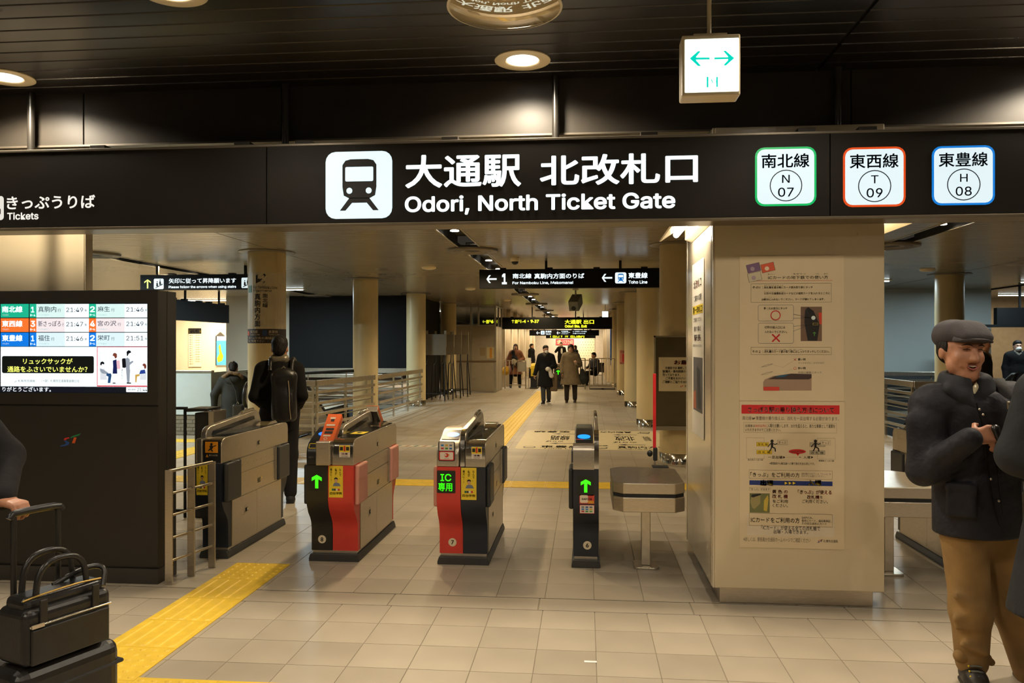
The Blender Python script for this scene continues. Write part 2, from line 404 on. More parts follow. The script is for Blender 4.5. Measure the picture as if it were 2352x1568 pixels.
# gate hall ceiling: pale slats with dark lamp trenches
TRX = [-7.2, -1.585, 4.08, 9.7]; TW = .15; DISC = [6.2, 11.1, 16.0, 20.9, 25.8, 30.7, 35.6, 40.5, 45.4]
edges = [XMIN] + [v for x in TRX for v in (x-TW-.004, x+TW+.004)] + [XMAX]
spans = [(edges[i], edges[i+1]) for i in range(0, len(edges), 2)]
pit = .15; n = int((24-5.1)/pit)
for (a, b) in spans:
    ceil2 = thing('ceiling_inner', None, None, ((a+b)/2, 10, ZI), kind='structure'); fld = MB()
    for i in range(n):
        y0 = 5.1 + pit*i; c = .004
        fld.add([(a,y0+.003,ZI+.018),(a,y0+.003,ZI+c),(a,y0+.007,ZI),(a,y0+pit-.007,ZI),(a,y0+pit-.003,ZI+c),(a,y0+pit-.003,ZI+.018),
                 (b,y0+.003,ZI+.018),(b,y0+.003,ZI+c),(b,y0+.007,ZI),(b,y0+pit-.007,ZI),(b,y0+pit-.003,ZI+c),(b,y0+pit-.003,ZI+.018)],
                [(i_, i_+1, i_+7, i_+6) for i_ in range(5)])
    fld.build('slat_field', slat_in, ceil2, kind='stuff')
    MB().box(a, 5.1, ZI+.02, b, 24, ZI+.06).build('ceiling_backing', groove, ceil2)
    MB().box(a, 24, ZI, b, 50, ZI+.06).build('ceiling_panel', slat_in, ceil2)
    for x in (-4.4, 1.23, 6.87):
        if a < x < b: MB().box(x-.006, 5.1, ZI-.0015, x+.006, 30, ZI).build('ceiling_joint', groove, ceil2)
# outer walls
keep(MB().box(XMIN, 50, -.1, XMAX, 50.2, 3.1).build('wall_far', wall_m))
keep(MB().box(-9.2, -10.2, -.1, -9, 5.0, 3.4).build('wall_left', wall_m)); keep(MB().box(9, -10.2, -.1, 9.2, 5.0, 3.4).build('wall_right', wall_m))
keep(MB().box(-9.2, -10.2, -.1, 9.2, -10, 3.4).build('wall_back', wall_m))
keep(MB().box(XMIN-.2, 5, -.1, XMIN, 50.2, 3.1).build('wall_hall_left', wall_m)); keep(MB().box(XMAX, 5, -.1, XMAX+.2, 50.2, 3.1).build('wall_hall_right', wall_m))
# ================================================================== LAMPS
def downlight(x, y, label, z=ZF, r=.165, e=P_DOWN, grp='recessed downlights of the front ceiling'):
    t = thing('downlight', label, 'ceiling light', (x, y, z), grp)
    MB().lathe([(r,0),(r,-.006),(r-.008,-.010),(r*.62,-.008),(r*.58,-.003)], (x,y,z), 40).build('trim_ring', cream_l, t, smooth=True)
    MB().lathe([(r*.57,-.003),(r*.5,-.006),(.001,-.007)], (x,y,z), 32).build('lens', lamp_w, t, smooth=True)
    light('downlight_lamp', 'SPOT', (x, y, z-.03), e*1.0, WARM, t, spot_size=R(156), spot_blend=.45, shadow_soft_size=.07)
    return t
DL = [(-3.62, 4.68, 'cream ringed downlight cut off by the left edge above the ticket sign'), (-.37, 4.68, 'cream ringed downlight glowing above the word Ticket on the big sign'), (2.86, 4.68, 'cream ringed downlight beyond the right edge near the bulkhead'),
      (-1.96, 3.62, 'cream ringed downlight cut off by the top edge on the left'), (1.29, 3.62, 'cream ringed downlight above the top edge behind the exit light'), (4.5, 3.62, 'cream ringed downlight over the right concourse'), (-5.2, 3.62, 'cream ringed downlight over the left concourse')]
for x, y_, lb in DL: downlight(x, y_, lb, e=P_DOWN*(1.45 if y_ > 4 else .38))
BK = ['nearest', 'second', 'third', 'farthest']
for j, y_ in enumerate((1.6, -.6, -2.8, -5.4)):
    for x, w_ in ((-3.6, 'left'), (-.4, 'middle'), (2.8, 'right')):
        downlight(x + (1.2 if j % 2 else 0), y_, f'cream ringed downlight behind the viewer, {w_} one of the {BK[j]} row', e=P_DOWN*.8)
def trench_mesh():
    pass
trim_m = mat('trench_trim', (.42,.37,.28), .3, .5)
lamp_me = MB().lathe([(.055,.0),(.05,.012),(.001,.012)], (0,0,-.012), 20).mesh('lens', lamp_w, smooth=True)
WH = {-7.2: 'left hall', -1.585: 'middle corridor', 4.08: 'right hall', 9.7: 'far right hall'}
ORD = ['first', 'second', 'third', 'fourth', 'fifth', 'sixth', 'seventh', 'eighth', 'ninth']
for x in TRX:
    ends = [5.12] + DISC
    for bi, y0 in enumerate(DISC[:8] if x == -1.585 else DISC[:4]):
        y1 = DISC[bi+1] - .375; y0 = y0 + .375
        t = thing('light_trench', f'{ORD[bi]} dark recessed lamp trench along the ceiling of the {WH[x]}', 'ceiling light', (x, y0, ZI), 'recessed lamp trenches')
        m = MB(); m.box(x-TW, y0, ZI+.14, x+TW, y1, ZI+.15); m.box(x-TW-.004, y0, ZI, x-TW, y1, ZI+.15); m.box(x+TW, y0, ZI, x+TW+.004, y1, ZI+.15)
        m.box(x-TW, y0-.37, ZI+.004, x+TW, y0, ZI+.02); m.box(x-TW, y1, ZI+.004, x+TW, y1+.37, ZI+.02)
        m.build('channel', matblack, t)
        for s_ in (-1, 1): MB().box(x+s_*TW-.012, y0, ZI-.006, x+s_*TW+.012, y1, ZI-.0005).build('edge_trim', trim_m, t)
        for yy in ((y0+.375, y0+1.52, y0+3.0) if x in (-1.585, 4.08, -7.2) else (y0+1.6,)):
            inst('lens', lamp_me, (x, yy, ZI+.055), t)
            on = x == -1.585 or (bi < 2 and x < 9)
            if on: light('trench_lamp', 'SPOT', (x, yy, ZI+.035), P_TRENCH*(((1.4 if yy < 7.5 else .45) if bi == 0 else 1.1) if x == -1.585 else ((.6 if bi == 0 else 1.0))), HALL, t, spot_size=R(150), spot_blend=.4, shadow_soft_size=.05)
for x in TRX[:3]:
    t = thing('light_trench', f'dark recessed lamp trench in the {WH[x]} just behind the big sign', 'ceiling light', (x, 5.2, ZI), 'recessed lamp trenches')
    m = MB(); m.box(x-TW, 5.12, ZI+.14, x+TW, 5.92, ZI+.15); m.build('channel', matblack, t)
    inst('lens', lamp_me, (x, 5.5, ZI+.055), t)
    light('trench_lamp', 'SPOT', (x, 5.5, ZI+.035), P_TRENCH*.05, HALL, t, spot_size=R(150), spot_blend=.4, shadow_soft_size=.05)
# round air outlets in line with the trenches
prof = [(.36,.0),(.36,-.028),(.335,-.034),(.27,-.012),(.262,-.030),(.235,-.034),(.19,-.010),(.18,-.026),(.15,-.028),(.12,-.008),(.001,-.004)]
vent_me = MB().lathe(prof, (0,0,0), 40).mesh('louvre_rings', mat('vent_grey', (.20,.17,.13), .4, .3), smooth=True)
core_me = MB().lathe([(.115,-.006),(.11,-.016),(.001,-.016)], (0,0,0), 24).mesh('dark_core', matblack)
for x in TRX:
    for bi, yv in enumerate(DISC if x == -1.585 else DISC[:4]):
        t = thing('air_outlet', f'{ORD[bi]} round louvred air outlet on the ceiling of the {WH[x]}', 'air vent', (x, yv, ZI), 'round ceiling air outlets')
        inst('louvre_rings', vent_me, (x, yv, ZI), t); inst('dark_core', core_me, (x, yv, ZI), t)
# cool tubes above the stairwells and side rooms
def tube_light(x, y, label, L=.5, e=P_FLUO, z=ZI, col=COOL):
    t = thing('fluorescent_light', label, 'ceiling light', (x, y, z), 'cool fluorescent ceiling lights')
    MB().box(x-L/2, y-.05, z-.02, x+L/2, y+.05, z).build('housing', cream_l, t, bevel=.006)
    MB().cyl((x-L/2+.04, y, z-.03), (x+L/2-.04, y, z-.03), .012, n=10).build('tube', tube_w, t, smooth=True)
    light('tube_lamp', 'AREA', (x, y, z-.07), e, col, t, shape='RECTANGLE', size=L, size_y=.12)
tube_light(-6.9, 18.4, 'cool tube light over the stairwell left of the second column', e=P_FLUO*1.2)
tube_light(-8.3, 11.2, 'cool tube light hidden behind the pale pillar on the left', e=P_FLUO*1.1)
tube_light(9.3, 17.6, 'cool tube light above the right stairwell near the right edge', e=P_FLUO*.3)
tube_light(6.0, 17.0, 'cool tube light above the right stairwell behind the flat cap man', e=P_FLUO*.55)
# ================================================================== COLUMNS
def column(x, y, label, r=.25, ring=True):
    t = thing('round_column', label, 'column', (x, y, 0), 'round enamelled columns')
    MB().lathe([(r,.16),(r,ZI)], (x,y,0), 40).build('shaft', column_m, t, smooth=True)
    MB().lathe([(r+.002,0),(r+.002,.155),(r-.006,.16)], (x,y,0), 40).build('steel_base', chrome, t, smooth=True)
    MB().lathe([(r+.13,ZI),(r+.13,ZI-.012),(r+.09,ZI-.02),(r+.005,ZI-.02)], (x,y,0), 40).build('ceiling_collar', mat('collar_grey', (.22,.19,.14), .35, .3), t, smooth=True)
    return t
colL1 = column(-4.57, 11.1, 'cream round column with black platform directions, left of the gates', .265)
column(-4.43, 15.76, 'cream round column behind the end of the left stair railing')
column(-4.37, 20.3, 'cream round column beside the stacked easel stands, nearer one')
column(-4.39, 25.3, 'cream round column beside the grey station booth')
column(1.23, 10.75, 'cream round column partly hidden by the white pillar and brown notice board')
column(1.23, 15.55, 'cream round column just left of the brown notice board')
column(1.23, 20.45, 'cream round column on the right of the corridor, third from the white pillar')
column(1.23, 25.3, 'cream round column with a small red notice on the right of the corridor')
column(1.23, 30.2, 'cream round column farthest away on the right of the corridor')
column(6.87, 15.8, 'cream round column directly behind the man in the flat cap')
# ================================================================== BIG BACKLIT SIGN
def E(r, g, b, s=1.0, glow=False):
    c = sRGB(r, g, b); return mat(f'lit_{r}_{g}_{b}_{s}', (c[0]*.3, c[1]*.3, c[2]*.3), .35, emit=s, ecol=c, var=0, glow=glow)
def C(r, g, b, rough=.5):
    return mat(f'print_{r}_{g}_{b}', sRGB(r, g, b), rough, var=.04)
SY = 4.70; SZ0, SZ1 = 2.304, 2.80
def train_icon(fr, u0, v0, u1, v1, bg, fg, k=1, r=.15):
    w, h = u1-u0, v1-v0; f = lambda x, y: (u0+x*w, v1-y*h)
    fr.rect(u0, v0, u1, v1, bg, k, 'icon_plate', r=r*w)
    fr.poly([f(x,y) for x,y in [(.36,.70),(.275,.655),(.255,.53),(.255,.20),(.30,.135),(.38,.115),(.64,.115),(.72,.135),(.765,.20),(.765,.53),(.745,.655),(.66,.70)]], fg, k+1, 'train_body')
    fr.rect(*f(.298,.446), *f(.718,.23), bg, k+2, 'train_window', r=.02*w)
    for x in (.36, .65): fr.circ(*f(x,.585), .045*w, bg, k+2, 'train_lamp', n=16)
    fr.poly([f(x,y) for x,y in [(.215,.88),(.30,.88),(.40,.765),(.62,.765),(.715,.88),(.80,.88),(.655,.69),(.36,.69)]], fg, k+1, 'rails')
sign = thing('station_sign', 'long dark overhead sign reading Odori, North Ticket Gate in lit white letters', 'sign', (0, SY+.1, SZ0))
jx = [-7.0, P(612, 420, SY).x, P(1907, 400, SY).x, 7.0]
for a, b in zip(jx, jx[1:]):
    MB().box(a+.002, SY, SZ0+.012, b-.002, SY+.19, SZ1).build('sign_panel', mat('sign_brown_black', (.015,.0128,.010), .5, spec=.2, var=.12, scale=2), sign, bevel=.004)
MB().box(-7, SY-.003, SZ0-.006, 7, SY+.195, SZ0+.012).build('bottom_rail', mat('sign_rail', (.20,.165,.115), .35, .5), sign, bevel=.003)
MB().box(-7, SY-.004, SZ1-.012, 7, SY+.19, SZ1+.004).build('top_rail', mat('sign_rail_top', (.16,.14,.11), .35, .4), sign, bevel=.003)
for px in (230, 560, 700, 1035, 1490, 1850, 1990):
    x = P(px, 330, SY+.05).x; MB().box(x-.05, SY+.02, SZ1+.004, x+.05, SY+.16, SZ1+.03).build('top_bracket', dark_panel, sign, bevel=.003)
for px in (70, 655, 1276, 1925):
    x = P(px, 240, 4.98).x; MB().cyl((x, 4.985, SZ1-.3), (x, 4.985, ZF), .0225, n=14).build('hanger_pole', mat('pole_black', (.018,.016,.013), .3), sign, smooth=True)
    MB().box(x-.03, SY+.18, SZ1-.25, x+.03, 4.99, SZ1-.20).build('hanger_bracket', matblack, sign)
fs = Fr((0, SY, 0), parent=sign)
LW = E(238, 252, 255, 1.25); LK = E(14, 22, 28, .12)
a, b = P(748, 503, SY), P(901, 346, SY); train_icon(fs, a.x, a.z, b.x, b.z, E(224, 248, 255, 1.05), ink)
txp(fs, '大通駅', 931, 351, 1197, 433, LW, SY, bold=.022, res=4); txp(fs, '北改札口', 1240, 349, 1603, 427, LW, SY, bold=.022, res=4)
txp(fs, 'Odori, North Ticket Gate', 930, 440, 1551, 495, LW, SY, bold=.022, res=5)
txp(fs, 'きっぷうりば', 16, 447, 219, 481, E(225,222,214,.95), SY, bold=.022, res=4); txp(fs, 'Tickets', 17, 487, 89, 505, E(225,222,214,.95), SY, bold=.022, res=4)
a, b = P(-46, 506, SY), P(9, 450, SY); fs.rect(a.x, a.z, b.x, b.z, E(225,222,214,.95), 1, 'icon_plate', r=.02)
m_ = P(-4, 488, SY); fs.poly([(m_.x-.03, m_.z-.01), (m_.x+.018, m_.z-.01), (m_.x+.018, m_.z+.02), (m_.x, m_.z+.04), (m_.x-.03, m_.z+.04)], ink, 2, 'ticket_pictogram')
for (x0,y0,x1,y1,col,kan,L,N) in ((1734,336,1875,474,(0,176,92),'南北線','N','07'), (1936,336,2080,476,(214,74,24),'東西線','T','09'), (2140,333,2285,472,(18,120,208),'東豊線','H','08')):
    a, b = P(x0,y1,SY), P(x1,y0,SY); w, h = b.x-a.x, b.z-a.z; q = lambda x, y: (a.x + x*w, b.z - y*h)
    fs.rect(a.x, a.z, b.x, b.z, E(*col, 1.0), 1, 'line_badge_border', r=.15*w); fs.rect(a.x+.035*w, a.z+.035*h, b.x-.035*w, b.z-.035*h, E(222,240,246,.95), 2, 'line_badge', r=.12*w)
    fs.text(kan, *q(.105,.355), *q(.885,.115), LK, 4, .016, res=4); fs.cring(*q(.505,.655), .265*w, .008*w*2, LK, 3, 'ring')
    fs.text(L, *q(.445 if L != 'N' else .44,.61), *q(.565,.475), LK, 4, .005, res=4); fs.text(N, *q(.375,.845), *q(.63,.69), LK, 4, .008, res=4)
# ================================================================== WHITE PILLAR + POSTERS
PX0, PX1, PY0, PY1 = .769, 1.775, 4.93, 6.21
pil = thing('square_pillar', 'cream enamelled square pillar with two posters on its front', 'pillar', (1.27, 5.5, 0))
MB().box(PX0+.05, PY0+.05, 0, PX1-.05, PY1-.05, .11).build('steel_plinth', steel, pil, bevel=.004)
MB().box(PX0+.012, PY0, .105, PX1, PY0+.02, ZI-.02).build('front_panel', pillar_m, pil, bevel=.006)
MB().box(PX0, PY0+.004, .105, PX0+.012, PY1, ZI-.02).build('side_panel', mat('side_enamel', (.56,.49,.37), .16, .15, var=.02), pil, bevel=.003)
MB().box(PX0+.02, PY1-.01, .105, PX1, PY1, ZI-.02).build('rear_panel', pillar_m, pil); MB().box(PX1-.02, PY0+.02, .105, PX1, PY1-.01, ZI-.02).build('side_panel', pillar_m, pil)
MB().box(PX0-.003, PY0+.045, .105, PX0+.003, PY0+.065, ZI-.02).build('edge_strip', steel_h, pil); MB().box(PX0-.003, PY1-.07, .105, PX0+.003, PY1-.05, ZI-.02).build('edge_strip', steel_h, pil)
KY = PY0 - .003
INK = C(26,22,20); RI = C(196,30,34); GR = C(120,110,96)
def z7(x, y): p = P(1690 + x/4.481, 580 + y/4.481, KY); return (p.x, p.z)
def z8(x, y): p = P(1690 + x/4.354, 910 + y/4.354, KY); return (p.x, p.z)
def poster(label, zf, box, paper):
    a = zf(box[0], box[3]); b = zf(box[2], box[1])
    t = thing('poster', label, 'poster', ((a[0]+b[0])/2, KY, a[1]))
    MB().box(a[0], KY, a[1], b[0], KY+.0025, b[1]).build('paper_sheet', paper, t)
    return t, Fr((0, KY, 0), parent=t, eps=.0006)
def T(f, z, s, x0, y0, x1, y1, m, **kw): a = z(x0,y1); b = z(x1,y0); f.text(s, a[0], a[1], b[0], b[1], m, **kw)
def RC(f, z, x0, y0, x1, y1, m, **kw): a = z(x0,y1); b = z(x1,y0); f.rect(a[0], a[1], b[0], b[1], m, **kw)
def FRM(f, z, x0, y0, x1, y1, m, t=.0015, **kw): a = z(x0,y1); b = z(x1,y0); f.frame(a[0], a[1], b[0], b[1], t, m, **kw)
PAP = mat('poster_paper', sRGB(214,196,162), .5, var=.02)
p1, f1 = poster('upper poster on the cream pillar explaining how to use IC cards', z7, (38,28,1112,1526), PAP)
for (x, y, c) in ((182,157,(120,92,128)), (330,153,(214,92,60)), (194,250,(200,190,160))):
    cx, cy = z7(x, y); ca, sa = math.cos(R(13 if c[0] != 214 else 15)), math.sin(R(13)); pts = [(-.040,-.026),(.040,-.026),(.040,.026),(-.040,.026)]
    f1.poly([(cx+a*ca-b*sa, cy+a*sa+b*ca) for a,b in pts], C(90,70,56), 1, 'card_picture'); f1.poly([(cx+(a*ca-b*sa)*.95, cy+(a*sa+b*ca)*.95) for a,b in pts], C(*c), 2, 'card_picture')
    f1.circ(cx-.006, cy-.006, .013, C(230,210,180) if c[0] == 214 else C(170,150,160), 3, 'card_picture', n=12)
T(f1,z7,'ICカードの地下鉄での使い方',333,235,950,275,INK,bold=.004); T(f1,z7,'あいしー',330,215,402,229,INK); T(f1,z7,'ちかてつ',592,211,718,226,INK); T(f1,z7,'つか',818,211,858,224,INK); T(f1,z7,'かた',906,209,950,224,INK)
RC(f1,z7,215,284,995,293,C(206,80,80)); FRM(f1,z7,155,313,985,513,C(90,84,60))
T(f1,z7,'その1 ：',170,345,280,370,INK,bold=.01); T(f1,z7,'改札機を通る時にカード読み取り部にタッチ',290,343,792,371,INK,bold=.012); T(f1,z7,'切符や交通費助成カードなどの磁気カードを入れるところに',290,404,970,433,INK,bold=.012); T(f1,z7,'は絶対に入れないでください。カードが壊れてしまいます。',266,466,915,494,INK,bold=.012)
T(f1,z7,'かいさつき とお とき',290,332,490,341,INK); T(f1,z7,'きっぷ こうつうひじょせい',290,393,512,402,INK); T(f1,z7,'ぜったい い',292,455,400,463,INK)
BL = C(60,66,96)
for (x0,y0,x1,y1,tx,ty,yb0,yb1) in ((228,537,595,705,757,669,632,676), (230,722,596,935,765,740,760,808)):
    a = z7(x0,y1); b = z7(x1,y0); f1.frame(a[0],a[1],b[0],b[1],.0016,BL,1,r=.012); f1.line([z7(x1-4,yb0), z7(tx,ty), z7(x1-4,yb1)], .0016, BL, 2)
T(f1,z7,'青く光る部分にタッチ',287,560,530,587,INK,bold=.012); T(f1,z7,'切符の投入口には',296,754,509,782,INK,bold=.012); T(f1,z7,'入れないでください。',296,802,528,828,INK,bold=.012)
f1.cring(*z7(409,645), .0300, .0055, RI, 2); f1.line([z7(374,840), z7(452,916)], .0085, RI, 2); f1.line([z7(374,916), z7(452,840)], .0085, RI, 3)
RC(f1,z7,668,556,886,910,C(118,92,74),name='gate_picture')
f1.poly([z7(*p) for p in ((712,590),(745,560),(800,600),(862,740),(838,905),(740,905),(706,720))], C(34,30,30), 2, 'gate_picture'); f1.circ(*z7(798,671), .012, C(214,226,226), 3, 'gate_picture'); f1.poly([z7(*p) for p in ((850,620),(884,615),(884,736),(862,738))], C(206,70,44), 3, 'gate_picture')
FRM(f1,z7,792,722,846,746,C(190,170,60),t=.0020,k=3); a = z7(808,836); arrow(f1,a[0],a[1],.024,C(90,160,60),0,3)
FRM(f1,z7,155,972,985,1050,C(90,84,60)); T(f1,z7,'その２ ：',170,1005,280,1030,INK,bold=.01); T(f1,z7,'改札機のカード読み取り部にはしっかりタッチしてください。',294,1003,962,1031,INK,bold=.012)
T(f1,z7,'かいさつき よと ぶ',294,992,690,1001,INK)
for yy in (1160,1240):
    a, b, c_, d_ = z7(262,yy+16), z7(330,yy-10), z7(382,yy-16), z7(320,yy+8); f1.line([a,b,c_,d_,a], .0012, INK)
T(f1,z7,'悪い例',640,1086,718,1110,INK,bold=.014); T(f1,z7,'タッチせずに、かざすだけ',642,1126,910,1144,GR); T(f1,z7,'良い例',640,1176,718,1200,INK,bold=.014); T(f1,z7,'中央に確実にタッチ',642,1222,884,1244,GR)
f1.line([z7(597,1088),z7(622,1112)],.0020,RI,2); f1.line([z7(597,1112),z7(622,1088)],.0020,RI,2); f1.cring(*z7(609,1190),.0085,.0018,RI,2)
f1.line([z7(388,1158),z7(440,1166),z7(484,1184),z7(530,1150),z7(586,1120)],.0005,GR); f1.line([z7(500,1245),z7(540,1214),z7(586,1202)],.0005,GR); f1.line([z7(388,1240),z7(452,1252)],.0005,GR)
f1.poly([z7(*p) for p in ((282,1418),(282,1330),(300,1304),(380,1270),(440,1262),(570,1244),(780,1250),(780,1418))], C(160,134,112), 1, 'machine_picture'); f1.poly([z7(*p) for p in ((330,1302),(400,1272),(570,1244),(780,1250),(780,1290),(750,1304))], C(70,54,50), 2, 'machine_picture')
f1.poly([z7(*p) for p in ((404,1282),(450,1262),(545,1252),(500,1278))], C(40,90,120), 3, 'machine_picture'); RC(f1,z7,284,1380,447,1418,C(206,66,52),k=3,name='machine_picture')
p2, f2 = poster('lower poster on the cream pillar with a red title about changing trains at Sapporo', z8, (38,50,1086,1508), PAP)
a = z8(57,172); b = z8(1037,90); f2.rect(a[0],a[1],b[0],b[1],C(206,36,40),1,'title_bar',r=.003); T(f2,z8,'さっぽろ駅の乗り換え方法について',122,108,982,160,C(235,225,200),bold=.02)
T(f2,z8,'南北線⇔東豊線の乗り換えは、改札を一旦出場する必要があります。',66,204,1030,236,GR); FRM(f2,z8,78,268,1010,360,GR,t=.001)
T(f2,z8,'出場後は',95,280,190,308,INK); T(f2,z8,'30分以内に',192,280,314,308,RI); T(f2,z8,'入場をお願いします。30分を超えると、新たな乗車として運賃を',316,280,992,312,INK); T(f2,z8,'いただきますのでご注意ください。',95,320,452,348,INK)
FRM(f2,z8,106,414,284,620,GR,t=.001); FRM(f2,z8,816,420,995,628,GR,t=.001)
YL = C(214,182,30); GP = C(176,166,140)
for (x0,y0,x1,y1,c) in ((206,459,330,498,YL),(206,537,362,577,YL),(738,462,894,502,GP),(738,542,894,581,GP)): RC(f2,z8,x0,y0,x1,y1,GR); RC(f2,z8,x0+2,y0+2,x1-2,y1-2,c,k=2)
T(f2,z8,'改 札 機',220,468,318,492,INK,k=3); T(f2,z8,'改 札 機',220,546,345,570,INK,k=3); T(f2,z8,'改 札 機',752,551,876,576,INK,k=3)
for x in (362, 796):
    f2.circ(*z8(x,447), .0095, INK, 3, 'walking_figure', n=14)
    f2.poly([z8(x-10,463),z8(x+12,463),z8(x+10,512),z8(x-12,512)], INK, 3, 'walking_figure'); f2.line([z8(x-8,468),z8(x-28,486),z8(x-42,506)],.0050,INK,3,'walking_figure'); f2.line([z8(x+8,470),z8(x+30,480),z8(x+54,470)],.0046,INK,3,'walking_figure')
    f2.line([z8(x-4,508),z8(x-12,528),z8(x-24,546)],.0068,INK,3,'walking_figure'); f2.line([z8(x+4,508),z8(x+30,518),z8(x+34,552)],.0068,INK,3,'walking_figure')
for (x0,y0,x1,y1) in ((414,438,516,482),(847,442,948,486)): RC(f2,z8,x0,y0,x1,y1,GR,k=3); RC(f2,z8,x0+2,y0+2,x1-2,y1-2,PAP,k=4); T(f2,z8,'きっぷ',x0+12,y0+10,x1-12,y1-10,INK,k=5)
cx, cy = z8(614,551); f2.circ(cx, cy, .0505, RI, 2, 'bubble', ry=.0138); f2.poly([z8(600,570),z8(640,568),z8(620,594)], RI, 2, 'bubble'); T(f2,z8,'30分以内!',548,541,678,562,C(235,225,200),k=3,bold=.01)
T(f2,z8,'一旦出場',322,594,466,621,INK,bold=.008); f2.poly([z8(474,596),z8(474,622),z8(494,608)],INK,2); f2.line([z8(506,607),z8(640,607)],.0005,INK); f2.poly([z8(636,602),z8(636,612),z8(656,607)],INK,2); T(f2,z8,'入場',676,596,746,623,INK,bold=.008); f2.poly([z8(754,596),z8(754,622),z8(775,608)],INK,2)
T(f2,z8,'南北線さっぽろ駅',120,626,272,641,INK); T(f2,z8,'東豊線さっぽろ駅',828,636,982,651,INK); T(f2,z8,'※東豊線から南北線への乗り換え方法も同じです。',338,662,790,682,INK)
BRN = C(96,72,46)
FRM(f2,z8,133,745,966,820,BRN,t=.0012); T(f2,z8,'「きっぷ」をご利用の方',146,764,638,804,INK,bold=.006); T(f2,z8,'改札機から出てくる「きっぷ」を',656,767,950,783,GR); T(f2,z8,'忘れずにお取りください。',656,789,896,806,GR)
RC(f2,z8,136,851,967,884,C(28,50,116))
for s_, x0, x1 in (('出場',250,372),('入場',724,852)): T(f2,z8,s_,x0-5,836,x1+5,893,C(24,34,76),k=3,bold=.09); T(f2,z8,s_,x0,841,x1,888,C(226,202,60),k=5,bold=.02)
for x in (486,526,566): f2.poly([z8(x-3,842),z8(x-3,892),z8(x+42,867)],C(24,34,76),2); f2.poly([z8(x+2,852),z8(x+2,882),z8(x+32,867)],C(226,202,60),3)
FRM(f2,z8,133,911,350,944,GR,t=.0008); T(f2,z8,'「きっぷ」が出ます',142,917,340,938,INK)
RC(f2,z8,138,970,339,1160,C(110,112,70),name='gate_picture'); f2.poly([z8(*p) for p in ((146,1040),(160,990),(230,975),(246,990),(244,1070),(186,1126),(164,1110),(146,1060))],C(150,138,90),2,'gate_picture'); f2.poly([z8(*p) for p in ((278,1140),(282,1040),(320,985),(326,1030),(312,1150))],C(196,170,70),2,'gate_picture'); f2.poly([z8(*p) for p in ((150,1000),(164,980),(250,972),(250,984),(172,1010))],C(30,30,28),3,'gate_picture')
T(f2,z8,'黄 色 の',364,934,520,970,RI,bold=.02); T(f2,z8,'改 札 機',364,980,520,1018,RI,bold=.02); T(f2,z8,'をご利用',368,1032,520,1064,INK,bold=.006); T(f2,z8,'ください。',366,1075,520,1106,INK,bold=.006)
T(f2,z8,'「きっぷ」が使える',620,938,958,976,RI,bold=.02); T(f2,z8,'改札機',712,988,836,1026,RI,bold=.02); T(f2,z8,'を',840,994,870,1022,INK); T(f2,z8,'ご利用ください。',664,1034,920,1066,INK,bold=.006)
RC(f2,z8,115,1190,985,1388,C(214,200,176)); RC(f2,z8,133,1180,966,1290,PAP,k=2); FRM(f2,z8,133,1180,966,1290,BRN,t=.0012,k=3); T(f2,z8,'ICカードをご利用の方',150,1214,638,1258,INK,k=4,bold=.008)
for s_, y, x1 in (('SAPICA、',1204,772),('敬老ICカード、福祉乗車証、',1234,954),('その他交通系ICカード',1262,908)): T(f2,z8,s_,658,y,x1,y+20,INK,k=4)
T(f2,z8,'「ICカード」が使える全ての改札機で',254,1298,842,1332,INK,k=4); T(f2,z8,'出場・入場できます。',378,1338,722,1370,INK,k=4); T(f2,z8,'※詳しくは、駅係員か交通局ホームページでご確認ください',76,1418,746,1448,GR); T(f2,z8,'札幌市交通局',876,1436,1020,1460,INK)
def st_logo(fr, u, v, w, k=1, ms=None):
    h = w*.62; f = lambda x, y: (u + x*w, v + y*h); m = ms or [C(190,44,36), C(30,70,130), C(30,120,70), C(206,84,30)]
    fr.poly([f(.20,.50),f(.24,.64),f(.44,.70),f(.46,.62),f(.34,.58),f(.30,.48)], m[0], k, 'logo'); fr.poly([f(.0,.02),f(.10,.14),f(.26,.20),f(.30,.30),f(.20,.46),f(.30,.46),f(.46,.34),f(.44,.18),f(.30,.08)], m[1], k, 'logo')
    fr.poly([f(.48,.66),f(.62,.80),f(1.0,1.0),f(.92,.84),f(.70,.72),f(.52,.64)], m[2], k, 'logo'); fr.poly([f(.58,.28),f(.72,.28),f(.80,.68),f(.68,.70)], m[3], k, 'logo')
cx, cy = z8(812,1462); st_logo(f2, cx, cy, .034, 2, [C(180,40,40), C(34,40,120), C(150,40,60), C(60,40,100)])
# poster in a clear sleeve on the pillar's left face
t = thing('poster', 'narrow poster in a clear sleeve on the shaded left face of the cream pillar', 'poster', (PX0-.004, 5.5, .9))
def zs(px, py): p = PXX(px, py, PX0-.006); return (-p.y, p.z)
fx = Fr((PX0-.006, 0, 0), u=(0,-1,0), parent=t, eps=.0008)
a = zs(1590, 935); b = zs(1616, 640); a = (a[0], .96); b = (b[0], 2.15)
MB().box(PX0-.006, -a[0], a[1], PX0-.0035, -b[0], b[1]).build('paper_sheet', white_p, t)
w_, h_ = b[0]-a[0], b[1]-a[1]
def SS(s, x0, y0, x1, y1, m): fx.text(s, a[0]+x0*w_, b[1]-y1*h_, a[0]+x1*w_, b[1]-y0*h_, m, 3, .012)
SS('北改札口',.15,.10,.85,.15,RI); SS('ご案内の変更',.2,.19,.85,.225,INK); fx.rect(a[0]+.05*w_, b[1]-.30*h_, a[0]+.95*w_, b[1]-.25*h_, yellow_s, 1, 'highlight'); SS('第一改札口',.1,.255,.9,.295,INK); SS('ご利用ください',.15,.32,.85,.345,GR); SS('乗り換え',.2,.37,.8,.40,BRN); SS('駅長',.2,.42,.8,.455,RI); SS('お知らせください',.1,.475,.9,.49,GR)
